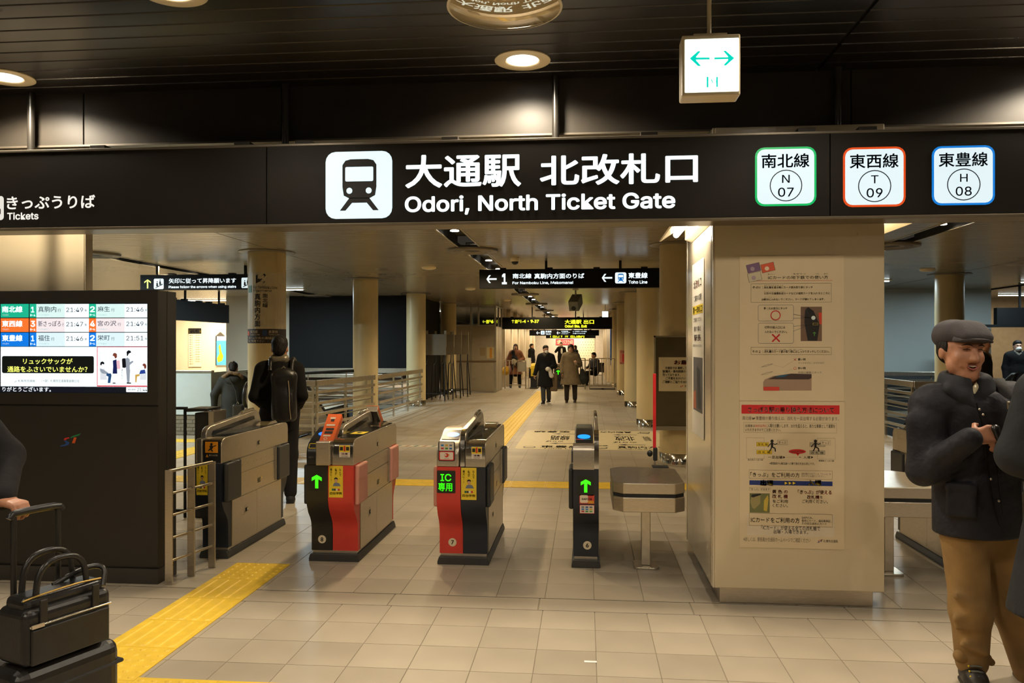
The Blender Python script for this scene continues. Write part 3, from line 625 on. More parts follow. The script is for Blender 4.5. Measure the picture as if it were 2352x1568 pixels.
fx.rect(a[0]+.12*w_, b[1]-.86*h_, a[0]+.92*w_, b[1]-.55*h_, C(84,80,78), 1, 'photo_print'); fx.poly([(a[0]+.5*w_,b[1]-.84*h_),(a[0]+.8*w_,b[1]-.84*h_),(a[0]+.7*w_,b[1]-.62*h_),(a[0]+.45*w_,b[1]-.60*h_)], C(24,24,26), 2, 'photo_print'); fx.poly([(a[0]+.14*w_,b[1]-.85*h_),(a[0]+.4*w_,b[1]-.85*h_),(a[0]+.34*w_,b[1]-.74*h_),(a[0]+.14*w_,b[1]-.76*h_)], C(170,90,50), 2, 'photo_print')
# lamps on both sides of the pillar
def wall_lamp(sx, x, label, yc=5.45):
    t = thing('wall_lamp', label, 'wall lamp', (x, yc, 2.35), 'poster lamps on the cream pillar')
    L = .42
    MB().prism([(x, 2.42), (x+sx*.05, 2.42), (x+sx*.05, 2.34), (x, 2.32)][::(1 if sx > 0 else -1)], 'y', yc-L, yc+L).build('bracket', cream_l, t, bevel=.004)
    MB().prism([(x+sx*.05, 2.43), (x+sx*.12, 2.425), (x+sx*.235, 2.335), (x+sx*.228, 2.328), (x+sx*.115, 2.405), (x+sx*.05, 2.41)][::(1 if sx > 0 else -1)], 'y', yc-L, yc+L).build('hood', cream_l, t, bevel=.003)
    MB().cyl((x+sx*.115, yc-L+.03, 2.375), (x+sx*.115, yc+L-.03, 2.375), .022, n=14).build('tube', mat('warm_tube', (1,1,1), .3, emit=9, ecol=(1,.93,.80)), t, smooth=True)
    light('wall_lamp_light', 'AREA', (x+sx*.10, yc, 2.34), 7, (1,.88,.70), t, rot=(0, R(25*sx), 0), shape='RECTANGLE', size=.04, size_y=2*L-.1)
wall_lamp(-1, PX0-.002, 'white hooded lamp glowing at the top left of the cream pillar')
wall_lamp(1, PX1+.002, 'white hooded lamp peeking out at the top right of the cream pillar')
# ================================================================== KIOSK WITH SCREEN
kio = thing('information_kiosk', 'dark kiosk with a train departure screen at the left edge', 'kiosk', (-3.5, 5.14, 0))
KX0, KX1, KY0 = -4.35, -2.813, 5.02
a = P(0, 897, KY0-.001); b = P(339, 697, KY0-.001)
SCX0, SCX1 = P(0,800,KY0).x-.01, P(339,800,KY0).x; SCZ0, SCZ1 = P(170,902,KY0).z, P(170,696,KY0).z
bd = MB(); zt = 1.945; zs_ = P(200, 931, KY0).z
bd.box(KX0, KY0+.012, .10, KX1, KY0+.24, zt); bd.build('body', kiosk_m, kio, bevel=.004)
fr_ = MB(); fr_.box(KX0, KY0, zs_+.006, SCX0, KY0+.012, zt-.004); fr_.box(SCX1, KY0, zs_+.006, KX1, KY0+.012, zt-.004); fr_.box(SCX0, KY0, zs_+.006, SCX1, KY0+.012, SCZ0); fr_.box(SCX0, KY0, SCZ1, SCX1, KY0+.012, zt-.004); fr_.build('screen_surround', kiosk_m, kio)
MB().box(KX0, KY0, .115, KX1, KY0+.012, zs_-.006).build('front_panel', kiosk_m, kio)
MB().box(KX1-.001, KY0+.118, .1, KX1+.002, KY0+.128, zt).build('side_groove', groove, kio)
MB().box(KX0, KY0-.004, 0, KX1+.004, KY0+.24, .10).build('plinth', mat('plinth_charcoal', (.035,.031,.026), .4), kio, bevel=.004)
scr = MB().box(SCX0, KY0+.004, SCZ0, SCX1, KY0+.012, SCZ1).build('screen', E(14,20,30,.5), kio)
fk = Fr((0, KY0+.004, 0), parent=scr, eps=.0007)
def zk(x, y): p = P(x/6.817, 690 + y/6.817, KY0+.003); return (p.x, p.z)
EW = E(240,252,255,1.1); EI = E(30,50,80,.5); EP = E(214,242,240,1.0); EPk = E(240,228,232,1.0)
G3 = [((24,178,140),'南北線','1','真駒内','21:49','2','麻生','21:46',EP), ((250,116,46),'東西線','3','新さっぽろ','21:47','4','宮の沢','21:49',EPk), ((10,120,226),'東豊線','1','福住','21:46','2','栄町','21:51',E(216,240,246,1.0))]
RC(fk,zk,10,725,2306,1345,EW,k=1,name='picture'); RC(fk,zk,10,1350,2306,1428,E(20,26,40,.5),k=1,name='picture')
xt = {'1':(487,538),'3':(480,552),'2':(1413,1485),'4':(1412,1488)}
for i, (c, ln, n1, d1, t1, n2, d2, t2, pl) in enumerate(G3):
    y0 = 52 + 225*i; y1 = y0 + 214; ec = E(*c, 1.0)
    RC(fk,zk,10,y0,450,y1,ec,k=2,name='picture'); RC(fk,zk,464,y0,570,y1,ec,k=2,name='picture'); RC(fk,zk,570,y0,1015,y1,pl,k=2,name='picture'); RC(fk,zk,1015,y0,1393,y1,EW,k=2,name='picture'); RC(fk,zk,1393,y0,1505,y1,ec,k=2,name='picture'); RC(fk,zk,1505,y0,1952,y1,pl,k=2,name='picture'); RC(fk,zk,1952,y0,2306,y1,EW,k=2,name='picture')
    T(fk,zk,ln,34,y0+35,355,y0+135,EW,k=4,bold=.035); T(fk,zk,n1,*( (489,y0+45,540,y0+135) if n1 == '1' else (482,y0+40,552,y0+135)),EW,k=4,bold=.03); T(fk,zk,'ホーム',474,y0+158,556,y0+195,EW,k=4,bold=.03); T(fk,zk,n2,1412,y0+38,1488,y0+130,EW,k=4,bold=.03); T(fk,zk,'ホーム',1408,y0+152,1490,y0+190,EW,k=4,bold=.03)
    x1 = {3:885,2:783,5:955}[len(d1)]; T(fk,zk,d1,600,y0+38,x1,y0+130,EI,k=4,bold=.004); T(fk,zk,'行',x1+20,y0+75,x1+72 if len(d1) < 5 else 1005,y0+128,EI,k=4); T(fk,zk,t1,1040,y0+58,1303,y0+128,EI,k=4); T(fk,zk,'発',1328,y0+85,1362,y0+122,EI,k=4)
    x1 = 1722 if len(d2) == 2 else 1822; T(fk,zk,d2,1532,y0+38,x1,y0+122,EI,k=4,bold=.004); T(fk,zk,'行',x1+22,y0+70,x1+74,y0+122,EI,k=4); T(fk,zk,t2,1980,y0+52,2248,y0+122,EI,k=4); T(fk,zk,'発',2272,y0+80,2304,y0+115,EI,k=4)
    for (xx, w_) in ((40,100),(600,170),(1535,140)): T(fk,zk,'行先案内',xx,y0+160,xx+w_,y0+186,E(170,205,205,.9) if xx > 100 else E(200,225,225,.8),k=4)
    RC(fk,zk,10,y1,2306,y1+8,E(60,90,100,.6),k=3,name='picture')
a = zk(32,1135); b = zk(1470,870); fk.rect(a[0],a[1],b[0],b[1],E(18,24,22,.5),2,'caption_box',r=.012)
EY = E(236,240,120,1.0); T(fk,zk,'リュックサックが',364,905,1138,995,EY,k=4,bold=.02); T(fk,zk,'通路をふさいでいませんか？',118,1030,1372,1120,EY,k=4,bold=.02)
EG = E(90,100,110,.7); T(fk,zk,'札幌市交通局',280,1238,548,1276,EG,k=3); T(fk,zk,'（一財）札幌市交通事業振興公社',652,1236,1245,1280,EG,k=3); cx, cy = zk(222,1282); st_logo(fk,cx,cy,.021,3,[EG]*4)
T(fk,zk,'りがとうございます。',40,1352,800,1422,E(235,240,245,1.0),k=3,bold=.012)
a = zk(1976,1432); b = zk(2306,1356); fk.rect(a[0],a[1],b[0],b[1],EW,2,'clock_box',r=.004); T(fk,zk,'現在時刻',2004,1380,2124,1408,EI,k=3); T(fk,zk,'21:44',2150,1372,2304,1416,EI,k=3)
# the little train-carriage illustration
er = E(226,60,80,.9); ln_ = E(120,130,140,.8)
for q in ((1520,725,1530,1345),(1520,720,2306,730),(1530,1332,2306,1345)): RC(fk,zk,*q,er,k=3,name='picture')
for xs_ in ((1565,1660),(2196,2292)): fk.frame(*zk(xs_[0],1120), *zk(xs_[1],812), .0007, ln_, 2)
fk.line([zk(1565,1300),zk(2296,1300)],.0009,ln_,2)
hk = E(20,24,34,.4); nv = E(24,34,96,.7); wh = E(246,246,250,1.1); gy = E(150,160,175,.9); lg = E(214,220,228,1.0); bn = E(130,64,50,.8)
def pp(pts, m, k=4): fk.poly([zk(*p) for p in pts], m, k, 'picture')
pp([(1570,1080),(1640,1060),(1680,1240),(1570,1240)],lg,3); pp([(1570,1060),(1620,1080),(1700,1130),(1690,1150),(1600,1140),(1570,1100)],gy); pp([(1670,1140),(1740,1140),(1750,1170),(1730,1290),(1690,1290),(1700,1190),(1668,1176)],E(40,80,130,.8),5)
pp([(1570,1000),(1580,962),(1610,952),(1636,970),(1636,1000),(1600,990),(1590,1020)],hk,5); pp([(1590,990),(1634,1000),(1632,1040),(1600,1050),(1584,1020)],wh,4)
pp([(1766,860),(1778,826),(1804,818),(1834,836),(1834,890),(1806,908),(1790,870)],bn,5); pp([(1766,856),(1794,862),(1806,900),(1780,905),(1768,890)],wh,4); pp([(1770,940),(1826,920),(1834,1040),(1838,1144),(1766,1144),(1774,1040)],nv,4); pp([(1826,940),(1876,934),(1886,1060),(1876,1074),(1836,1070)],E(236,190,205,.9),5); pp([(1780,1144),(1794,1144),(1792,1290),(1776,1290)],wh,4); pp([(1800,1144),(1814,1144),(1812,1290),(1798,1290)],wh,4); pp([(1768,1284),(1812,1284),(1812,1298),(1768,1298)],hk,5)
pp([(1912,920),(1926,904),(1968,904),(1978,1040),(1960,1054),(1920,1050)],hk,5); pp([(1968,910),(2000,890),(2034,920),(2034,1080),(1976,1080)],gy,4); pp([(2000,980),(2084,940),(2092,962),(2010,1030)],gy,5); pp([(1976,1080),(2040,1080),(2030,1280),(1992,1280)],gy,4); pp([(1992,868),(1986,806),(2010,778),(2044,784),(2060,812),(2020,830),(2004,868)],hk,6); pp([(2004,836),(2048,822),(2054,856),(2030,878),(2004,872)],wh,5); pp([(1988,1280),(2054,1284),(2056,1300),(1988,1300)],hk,5); pp([(2084,940),(2116,918),(2118,930),(2092,960)],wh,5)
pp([(2200,1100),(2296,1090),(2296,1240),(2190,1240)],lg,3); pp([(2204,1090),(2270,1080),(2280,1140),(2180,1150)],E(40,70,160,.8),4); pp([(2120,1160),(2190,1150),(2190,1180),(2150,1190),(2140,1280),(2120,1280)],E(206,166,80,.9),5); pp([(2230,1010),(2250,985),(2280,990),(2294,1020),(2290,1060),(2264,1070),(2258,1030)],bn,5); pp([(2228,1015),(2258,1026),(2262,1066),(2234,1070)],wh,4)
fk.text('通れない…', *zk(1903,1270), *zk(1925,1070), EG, 4, 0, vert=True)
fl = Fr((0, KY0, 0), parent=kio); a = P(137, 1026, KY0); st_logo(fl, a.x, a.z, P(186,1000,KY0).x-a.x, 1)
# ================================================================== EXIT LIGHT BOX, CEILING DOME
t = thing('exit_light', 'white box exit light with green arrows hanging from a pole', 'exit light', (P(1636,150,3.67).x, 3.72, ZF))
EYY = 3.66; a = P(1566, 222, EYY); b = P(1701, 76, EYY)
MB().box(a.x, EYY, a.z, b.x, EYY+.11, b.z).build('case', cream_l, t, bevel=.008)
xm = (a.x+b.x)/2; MB().cyl((xm, EYY+.055, b.z), (xm, EYY+.055, ZF), .010, n=12).build('pole', cream_l, t, smooth=True); MB().box(xm-.075, EYY+.02, b.z, xm+.075, EYY+.09, b.z+.012).build('top_plate', cream_l, t)
fe = Fr((0, EYY, 0), parent=t); c_ = P(1573, 213, EYY); d_ = P(1697, 87, EYY); fe.rect(c_.x, c_.z, d_.x, d_.z, E(240,255,250,2.4,True), 1, 'lit_face', r=.004)
GRN = E(0,214,190,1.0)
def ze(x, y): p = P(1500+x/2.76, y/2.76, EYY); return (p.x, p.z)
fe.poly([ze(*p) for p in ((232,372),(284,326),(302,326),(272,362),(272,366),(358,366),(358,378),(272,380),(272,384),(304,420),(284,420))], GRN, 3, 'arrow'); fe.poly([ze(*p) for p in ((514,370),(460,324),(444,324),(474,360),(474,364),(388,366),(388,378),(474,376),(474,384),(444,416),(462,416))], GRN, 3, 'arrow')
fe.rect(*ze(339,556), *ze(350,488), GRN, 3, 'door_pictogram'); fe.rect(*ze(400,553), *ze(410,488), GRN, 3, 'door_pictogram'); fe.poly([ze(*p) for p in ((366,505),(372,505),(380,528),(374,526))], GRN, 3, 'runner_pictogram'); fe.poly([ze(*p) for p in ((400,500),(404,520),(398,528))], GRN, 3, 'runner_pictogram')
t = thing('ceiling_dome', 'glossy cream disc on the ceiling mirroring the sign letters at the top edge', 'ceiling disc', (-.40, 3.93, ZF))
rr = .275; pr = [(rr, ZF-.002)] + [(rr*(1-i/14), ZF-.012-.045*(1-(1-i/14)**2)) for i in range(15)]
pr[-1] = (.0005, pr[-1][1]); MB().lathe(pr, (-.40, 3.93, 0), 64).build('glossy_cover', mat('gloss_cream', (.80,.63,.36), .02, .30, var=.02, coat=1), t, smooth=True)
MB().lathe([(rr+.012, ZF), (rr+.012, ZF-.008), (rr-.01, ZF-.010)], (-.40, 3.93, 0), 48).build('rim', cream_l, t, smooth=True)
# ================================================================== HANGING SIGNS IN THE HALL
def hang_sign(name, label, x0, x1, y, z0, z1, poles, th=.14, grp='hanging direction signs'):
    t = thing(name, label, 'sign', ((x0+x1)/2, y, z0), grp)
    MB().box(x0, y, z0, x1, y+th, z1).build('sign_box', lit_face, t, bevel=.004)
    for x in poles: MB().box(x-.02, y+th/2-.02, z1, x+.02, y+th/2+.02, ZI).build('hanger_pole', matblack, t)
    nb = max(2, int((x1-x0)/.75))
    for i in range(nb): xx = x0 + (x1-x0)*(i+.5)/nb; MB().box(xx-.05, y+.02, z1, xx+.05, y+th-.02, z1+.025).build('clip', matblack, t)
    return t, Fr((0, y, 0), parent=t)
HY = 12.7
t, f = hang_sign('direction_sign', 'black hanging sign to platform 1 and the Toho Line, above the corridor', P(1101,640,HY).x, 1.30, HY, P(1300,661,HY).z, P(1300,617,HY).z, [P(1254,610,HY).x, P(1425,610,HY).x])
def z6(x, y): p = P(1040+x/3.563, 520+y/3.563, HY); return (p.x, p.z)
WS = E(232,245,250,1.1)
a = z6(317,430); arrow(f, a[0], a[1], .165, WS, 90, 1); a = z6(1262,420); arrow(f, a[0], a[1], .165, WS, 90, 1)
T(f,z6,'1',402,384,443,473,WS,bold=.04); T(f,z6,'南北線',490,384,644,426,WS,bold=.025); T(f,z6,'真駒内方面のりば',667,381,1076,428,WS,bold=.025); T(f,z6,'For Namboku Line, Makomanai',488,447,985,477,WS,bold=.025)
a = z6(1328,466); b = z6(1420,375); train_icon(f, a[0], a[1], b[0], b[1], WS, E(20,110,190,.9)); T(f,z6,'東豊線',1437,376,1594,424,WS,bold=.025); T(f,z6,'Toho Line',1438,440,1592,468,WS,bold=.025)
HY2 = 12.9
t, f = hang_sign('direction_sign', 'black hanging sign asking to follow the arrows on the stairs', P(322,650,HY2).x, P(600,650,HY2).x, HY2, P(450,665,HY2).z, P(450,630,HY2).z, [P(357,620,HY2).x, P(560,620,HY2).x])
def z5(x, y): p = P(300+x/3.409, 520+y/3.409, HY2); return (p.x, p.z)
a = z5(133,449); arrow(f, a[0], a[1], .155, E(220,228,30,1.0), 0, 1)
for x0, x1, y0, y1 in ((182,259,408,490),(868,945,400,482)):
    a = z5(x0,y1); b = z5(x1,y0); w_ = b[0]-a[0]; h_ = b[1]-a[1]; f.rect(a[0],a[1],b[0],b[1],E(220,236,240,.95),1,'icon_plate',r=.02)
    f.poly([(a[0]+.12*w_,a[1]+.12*h_),(a[0]+.2*w_,a[1]+.08*h_),(a[0]+.9*w_,a[1]+.42*h_),(a[0]+.9*w_,a[1]+.52*h_)],ink,2,'stairs_pictogram')
    for q, z_ in ((.34,.42),(.64,.58)): f.circ(a[0]+q*w_, a[1]+(z_+.28)*h_, .06*w_, ink, 2, 'walker_pictogram', n=12); f.poly([(a[0]+(q-.08)*w_,a[1]+(z_+.18)*h_),(a[0]+(q+.07)*w_,a[1]+(z_+.18)*h_),(a[0]+(q+.12)*w_,a[1]+(z_-.16)*h_),(a[0]+(q-.1)*w_,a[1]+(z_-.18)*h_)],ink,2,'walker_pictogram')
T(f,z5,'矢印に従って昇降願います',300,402,826,446,WS,bold=.02); T(f,z5,'Please follow the arrows when using stairs',298,460,826,488,WS,bold=.025)
HY3 = 28.3
t, f = hang_sign('direction_sign', 'long black exit sign with yellow letters across the far corridor', P(1100,740,HY3).x, P(1406,740,HY3).x, HY3, P(1250,755.5,HY3).z, P(1250,728.5,HY3).z, [P(1222,720,HY3).x, P(1322,720,HY3).x], th=.2)
def z3(x, y): p = P(1100+x/6.532, 660+y/6.532, HY3); return (p.x, p.z)
LY = lit_yellow; a = z3(79,512); arrow(f,a[0],a[1],.12,LY,90,1); a = z3(511,508); arrow(f,a[0],a[1],.12,LY,0,1)
T(f,z3,'出口',112,486,178,516,LY,bold=.02); T(f,z3,'Exit',112,520,150,538,LY,bold=.02); T(f,z3,'6-8',184,485,298,536,LY,bold=.03); T(f,z3,'出口',542,484,608,514,LY,bold=.02); T(f,z3,'Exit',542,518,582,536,LY,bold=.02); T(f,z3,'1-4・9-37',624,484,902,532,LY,bold=.03)
T(f,z3,'大通駅 出口',1288,482,1726,548,LY,bold=.02); T(f,z3,'Odori Sta. Exit',1290,560,1620,602,LY,bold=.03)
HY4 = 34.5
t, f = hang_sign('direction_sign', 'smaller black sign with white arrows beyond the yellow exit sign', P(1216,763,HY4).x, P(1376,763,HY4).x, HY4, P(1300,770.5,HY4).z, P(1300,757.5,HY4).z, [P(1250,750,HY4).x, P(1340,750,HY4).x], th=.2)
def z4(x, y): p = P(1100+x/6.532, 660+y/6.532, HY4); return (p.x, p.z)
for x in (888, 1194): a = z4(x,681); arrow(f,a[0],a[1],.16,WS,90,1)
a = z4(928,706); b = z4(986,650); train_icon(f,a[0],a[1],b[0],b[1],WS,E(60,150,190,.9)); T(f,z4,'東豊線',998,648,1088,676,WS,bold=.03); T(f,z4,'Toho Line',1000,684,1080,708,WS,bold=.03)
for s_, x0, y0, x1, y1 in (('地下鉄東西線',1236,650,1338,666),('Tozai Line',1240,668,1368,678),('バスセンター',1236,686,1344,702),('エレベーター',1408,650,1430,672),('北海道さっぽろ観光',1440,652,1618,668),('大通バスのりば',1408,682,1596,698)): T(f,z4,s_,x0,y0,x1,y1,WS,bold=.02)
HY5 = 41
t, f = hang_sign('direction_sign', 'dark sign strip with cut off yellow numerals above the far red banner', P(1254,775,HY5).x, P(1368,775,HY5).x, HY5, P(1300,776.5,HY5).z, P(1300,766,HY5).z, [P(1270,775,HY5).x, P(1350,775,HY5).x], th=.2)
f.text('1 出口 9  10  出口案内', P(1264,775.5,HY5).x, P(1264,775.5,HY5).z, P(1342,772,HY5).x, P(1264,767,HY5).z, LY, 2, .02)

# pale pillar standing behind the kiosk
t = thing('square_pillar', 'pale square pillar rising behind the dark departure screen kiosk', 'pillar', (-4.2, 5.9, 0))
MB().box(-5.4, 5.275, 0, -3.497, 5.36, ZI-.02).build('front_panel', pillar_m, t, bevel=.003); MB().box(-3.494, 5.278, 0, -3.488, 5.36, ZI-.02).build('edge_panel', pillar_m, t)
# ================================================================== TICKET GATES
GY0, GL = 5.58, 1.30
S_ = [(0,.715),(0,.47),(.010,.42),(.040,.365),(.080,.32),(.104,.28),(.112,.23),(.112,.075)]
flap_pink = mat('flap_pink', (.66,.30,.22), .5, var=.05); flap_dark = mat('flap_dark', (.030,.032,.034), .4)
gate_base = mat('gate_base', (.035,.034,.031), .5); led = E(60,255,20,1.4); led_plate = mat('led_plate', (.010,.014,.010), .3)
orange = mat('orange_box', (.72,.13,.030), .4)
def S2(): return S_ + [(.17,.075),(.17,.715)]
def mirror(pts): return [(GL-y, z) for y, z in pts]
def yz(pts, X0): return [(GY0+y, z) for y, z in pts]
def number_disc(g, x, n, y=GY0+.112):
    f = Fr((x, y, .155), parent=g); f.circ(0, 0, .030, C(214,200,170), 1, 'number_plate'); f.text(n, -.010, -.015, .010, .015, INK, 2, .02, 'number', res=4)
def ad(g, x0, x1, z0=.485, z1=.712):
    f = Fr((x0, GY0, z0), parent=g); w, h = x1-x0, z1-z0; f.rect(0, 0, w, h, yellow_s, 1, 'advert')
    KB = C(40,40,30)
    for s_, u, v0, v1 in (('なんで、',.80,.58,.92),('私が',.50,.72,.92),('東大に!?',.16,.52,.92)): f.text(s_, (u-.07)*w, v0*h, (u+.09)*w, v1*h, KB, 2, .01, 'advert_lettering', vert=True)
    f.poly([(w*a, h*b) for a, b in ((.28,.36),(.36,.45),(.46,.47),(.62,.47),(.74,.45),(.84,.36))], C(110,120,140), 2, 'portrait'); f.circ(w*.52, h*.53, w*.10, C(206,160,120), 3, 'portrait', n=14, ry=w*.13); f.poly([(w*a, h*b) for a, b in ((.39,.55),(.40,.61),(.46,.635),(.56,.635),(.64,.61),(.65,.55),(.60,.585),(.50,.59),(.43,.58))], C(26,22,20), 4, 'portrait')
    for i, c in enumerate(((40,110,80),(60,50,50),(225,220,205),(200,60,50))): f.rect(w*(.22+.14*i), h*.215, w*(.35+.14*i), h*.28, C(*c), 2, 'advert_badge')
    f.text('四谷学院', w*.08, h*.09, w*.93, h*.175, KB, 2, .02, 'advert_lettering')
def warn(g, x0, x1, z0, z1, y):
    f = Fr((x0, y, z0), parent=g); w, h = x1-x0, z1-z0; f.rect(0, 0, w, h, C(214,200,186), 1, 'warning_sticker'); f.rect(.02*w, .42*h, .98*w, .98*h, yellow_s, 2, 'warning_sticker')
    f.rect(.08*w, .56*h, .36*w, .86*h, INK, 3, 'warning_sticker'); f.rect(.64*w, .56*h, .92*w, .86*h, INK, 3, 'warning_sticker'); f.rect(.42*w, .5*h, .58*w, .94*h, RI, 3, 'warning_sticker'); f.text('注意', .2*w, .22*h, .8*w, .36*h, RI, 3, .02); f.text('CAUTION', .22*w, .06*h, .78*w, .15*h, INK, 3)
def led_arrow(g, x0, x1, z0=.53, z1=.665):
    f = Fr((x0, GY0, z0), parent=g); f.rect(0, 0, x1-x0, z1-z0, led_plate, 1, 'display', r=.006); arrow(f, (x1-x0)/2, (z1-z0)/2, min(x1-x0, z1-z0)*.80, led, 0, 2, 'arrow', w=.24)
ROLL = [(0,.715),(0,.845),(.006,.868),(.022,.886),(.05,.896),(.10,.90)]
def housing(g, xa, xb, front=True):
    pts = ROLL + [(GL-.10,.90),(GL-.05,.896),(GL-.022,.886),(GL-.006,.868),(GL,.845),(GL,.715)]
    MB().prism(yz(pts, 0)[::-1], 'x', xa, xb).build('housing', steel, g, smooth=True, bevel=.004)
    roll = [(-.002,.775),(-.002,.846),(.004,.870),(.021,.888),(.05,.898),(.095,.902),(.095,.885),(.02,.775)]
    MB().prism(yz(roll, 0)[::-1], 'x', xa+.004, xb-.004).build('polished_edge', chrome, g, smooth=True)
def fin(g, xa, xb, y0=.14, cap=True):
    top = [(y0,.88),(y0,.925),(y0+.02,.955),(y0+.07,.975),(GL-.42,1.025),(GL-.34,1.028),(GL-.29,1.005),(GL-.25,.94),(GL-.22,.88)]
    MB().prism(yz(top, 0)[::-1], 'x', xa, xb).build('centre_fin', steel_h, g, smooth=True, bevel=.006)
    slot = [(y0+.08,.908),(y0+.10,.938),(GL-.46,.985),(GL-.39,.985),(GL-.38,.955),(y0+.12,.905)]
    MB().prism(yz(slot, 0)[::-1], 'x', xa-.0015, xb+.0015).build('fin_slot', smoke, g)
    if cap:
        MB().tube([(( xa+xb)/2, GY0+GL-.62, 1.012), ((xa+xb)/2, GY0+GL-.55, 1.028), ((xa+xb)/2, GY0+GL-.45, 1.034), ((xa+xb)/2, GY0+GL-.36, 1.036)], .014, 10).build('sensor_bar', chrome, g, smooth=True)
def channel(g, xa, xb):
    MB().box(xa, GY0+.12, .90, xb, GY0+GL-.10, .9045).build('smoked_cover', smoke, g, bevel=.003)
    MB().prism(yz([(GL-.40,.904),(GL-.33,.93),(GL-.22,.932),(GL-.17,.904)], 0)[::-1], 'x', xa+.01, xb-.015).build('ticket_tray', chrome, g, smooth=True)
    f = Fr(((xa+xb)/2, GY0+.4, .905), u=(1,0,0), v=(0,1,0), parent=g); return f
def flap(g, side, x, y0, m):
    xx = (x-.004, x+.030) if side > 0 else (x-.030, x+.004)
    MB().box(xx[0], GY0+y0, .425, xx[1], GY0+y0+.25, .712).build('flap', m, g, bevel=.014, seg=3)
    MB().cyl((x+side*.006, GY0+(y0+.262 if y0 < .5 else y0-.012), .43), (x+side*.006, GY0+(y0+.262 if y0 < .5 else y0-.012), .715), .008, n=8).build('flap_hinge', steel_h, g, smooth=True)
def side_panels(g, side, x, full=True):
    d = .004*side; ya, yb = GY0+.17, GY0+GL-.17; ym = GY0+.62
    for (y0, y1, z0, z1) in ((ya, ym-.0015, .075, .418), (ym+.0015, yb, .075, .418), (ya+.12, yb-.12, .422, .598), (ya+.12, yb-.12, .602, .712)):
        MB().box(x, y0, z0, x+d, y1, z1).build('side_panel', steel, g, bevel=.002)
    for (yy, zz) in ((GY0+.66, .79), (GY0+.42, .30)):
        fr = Fr((x+d if zz < .7 else x+side*.0005, yy, zz), u=(0, side, 0), parent=g)
        fr.frame(-.035, -.03, .035, .03, .004, steel_h, 2, r=.006, name='latch'); fr.rect(-.024, -.016, .024, .014, matblack, 1, 'latch_recess'); fr.rect(.004, -.012, .02, .01, chrome, 3, 'latch_key')
    fr = Fr((x+d, GY0+.66, .47), u=(0, side, 0), parent=g)
    for i in range(4):
        for j in range(3): fr.rect(-.03+j*.02, i*.010, -.014+j*.02, i*.010+.006, matblack, 1, 'speaker_slot')
    fr.circ(.05, .03, .009, chrome, 1, 'lock')
    for yy in (.34, .44, .55, .60, .70, .80, .95): Fr((x+d, GY0+yy, .655), u=(0, side, 0), parent=g).circ(0, 0, .0035, matblack, 1, 'screw', n=8)
def gate_body(label, X0, w, panels, name='ticket_gate'):
    g = thing(name, label, 'ticket gate', (X0+w/2, GY0+GL/2, 0), 'row of automatic ticket gates')
    MB().prism([(X0-.012, 0), (X0+w+.012, 0), (X0+w+.012, .02), (X0+w, .055), (X0, .055), (X0-.012, .02)], 'y', GY0+.085, GY0+GL-.085).build('base_skirt', gate_base, g, bevel=.004)
    MB().box(X0+.008, GY0+.12, .055, X0+w-.008, GY0+GL-.12, .078).build('base_foot', steel, g)
    MB().box(X0, GY0+.165, .075, X0+w, GY0+GL-.165, .715).build('core', steel, g)
    for (xa, xb, m) in panels:
        MB().prism(yz(S2(), 0), 'x', X0+xa+.0012, X0+xb-.0012).build('front_panel', m, g, smooth=True)
        MB().prism(yz(mirror(S2()), 0), 'x', X0+xa+.0012, X0+xb-.0012).build('rear_panel', m, g, smooth=True)
    return g
RD = [(0,.715),(0,.80),(.008,.835),(.04,.872),(.10,.90),(.26,.955),(.30,.962),(.50,.962),(.62,.93),(GL-.10,.91),(GL-.02,.86),(GL,.80),(GL,.715)]
def reader(g, xa, xb, m=black, mirror_=False):
    MB().prism(yz(RD, 0)[::-1], 'x', xa, xb).build('reader_housing', m, g, smooth=True, bevel=.010, seg=3)
    # steel cheeks
    sl = Vector((0, .16, .055)).normalized(); fr = Fr(((xa+xb)/2, GY0+.165, .9235), u=(1,0,0), v=tuple(sl), parent=g); return fr
def ticket_slot(g, xa, xb):
    w = xb-xa; sl = Vector((0, .04, .045)).normalized(); fr = Fr((xa, GY0+.008, .836), u=(1,0,0), v=tuple(sl), parent=g, eps=.003)
    fr.frame(.12*w, -.004, .88*w, .040, .0045, yellow_s, 1, r=.008, name='slot_frame'); fr.rect(.18*w, .004, .82*w, .032, matblack, 1, 'slot_mouth')
    f2_ = Fr((xa, GY0-.0005, .745), parent=g); f2_.circ(.68*w, .028, .014, C(180,160,120), 1, 'coin_mark', n=16); f2_.circ(.68*w, .028, .007, C(214,190,40), 2, 'coin_mark', n=12); f2_.text('残額表示', .14*w, .020, .45*w, .034, GR, 1); f2_.text('矢印', .56*w, .002, .80*w, .010, yellow_s, 1)
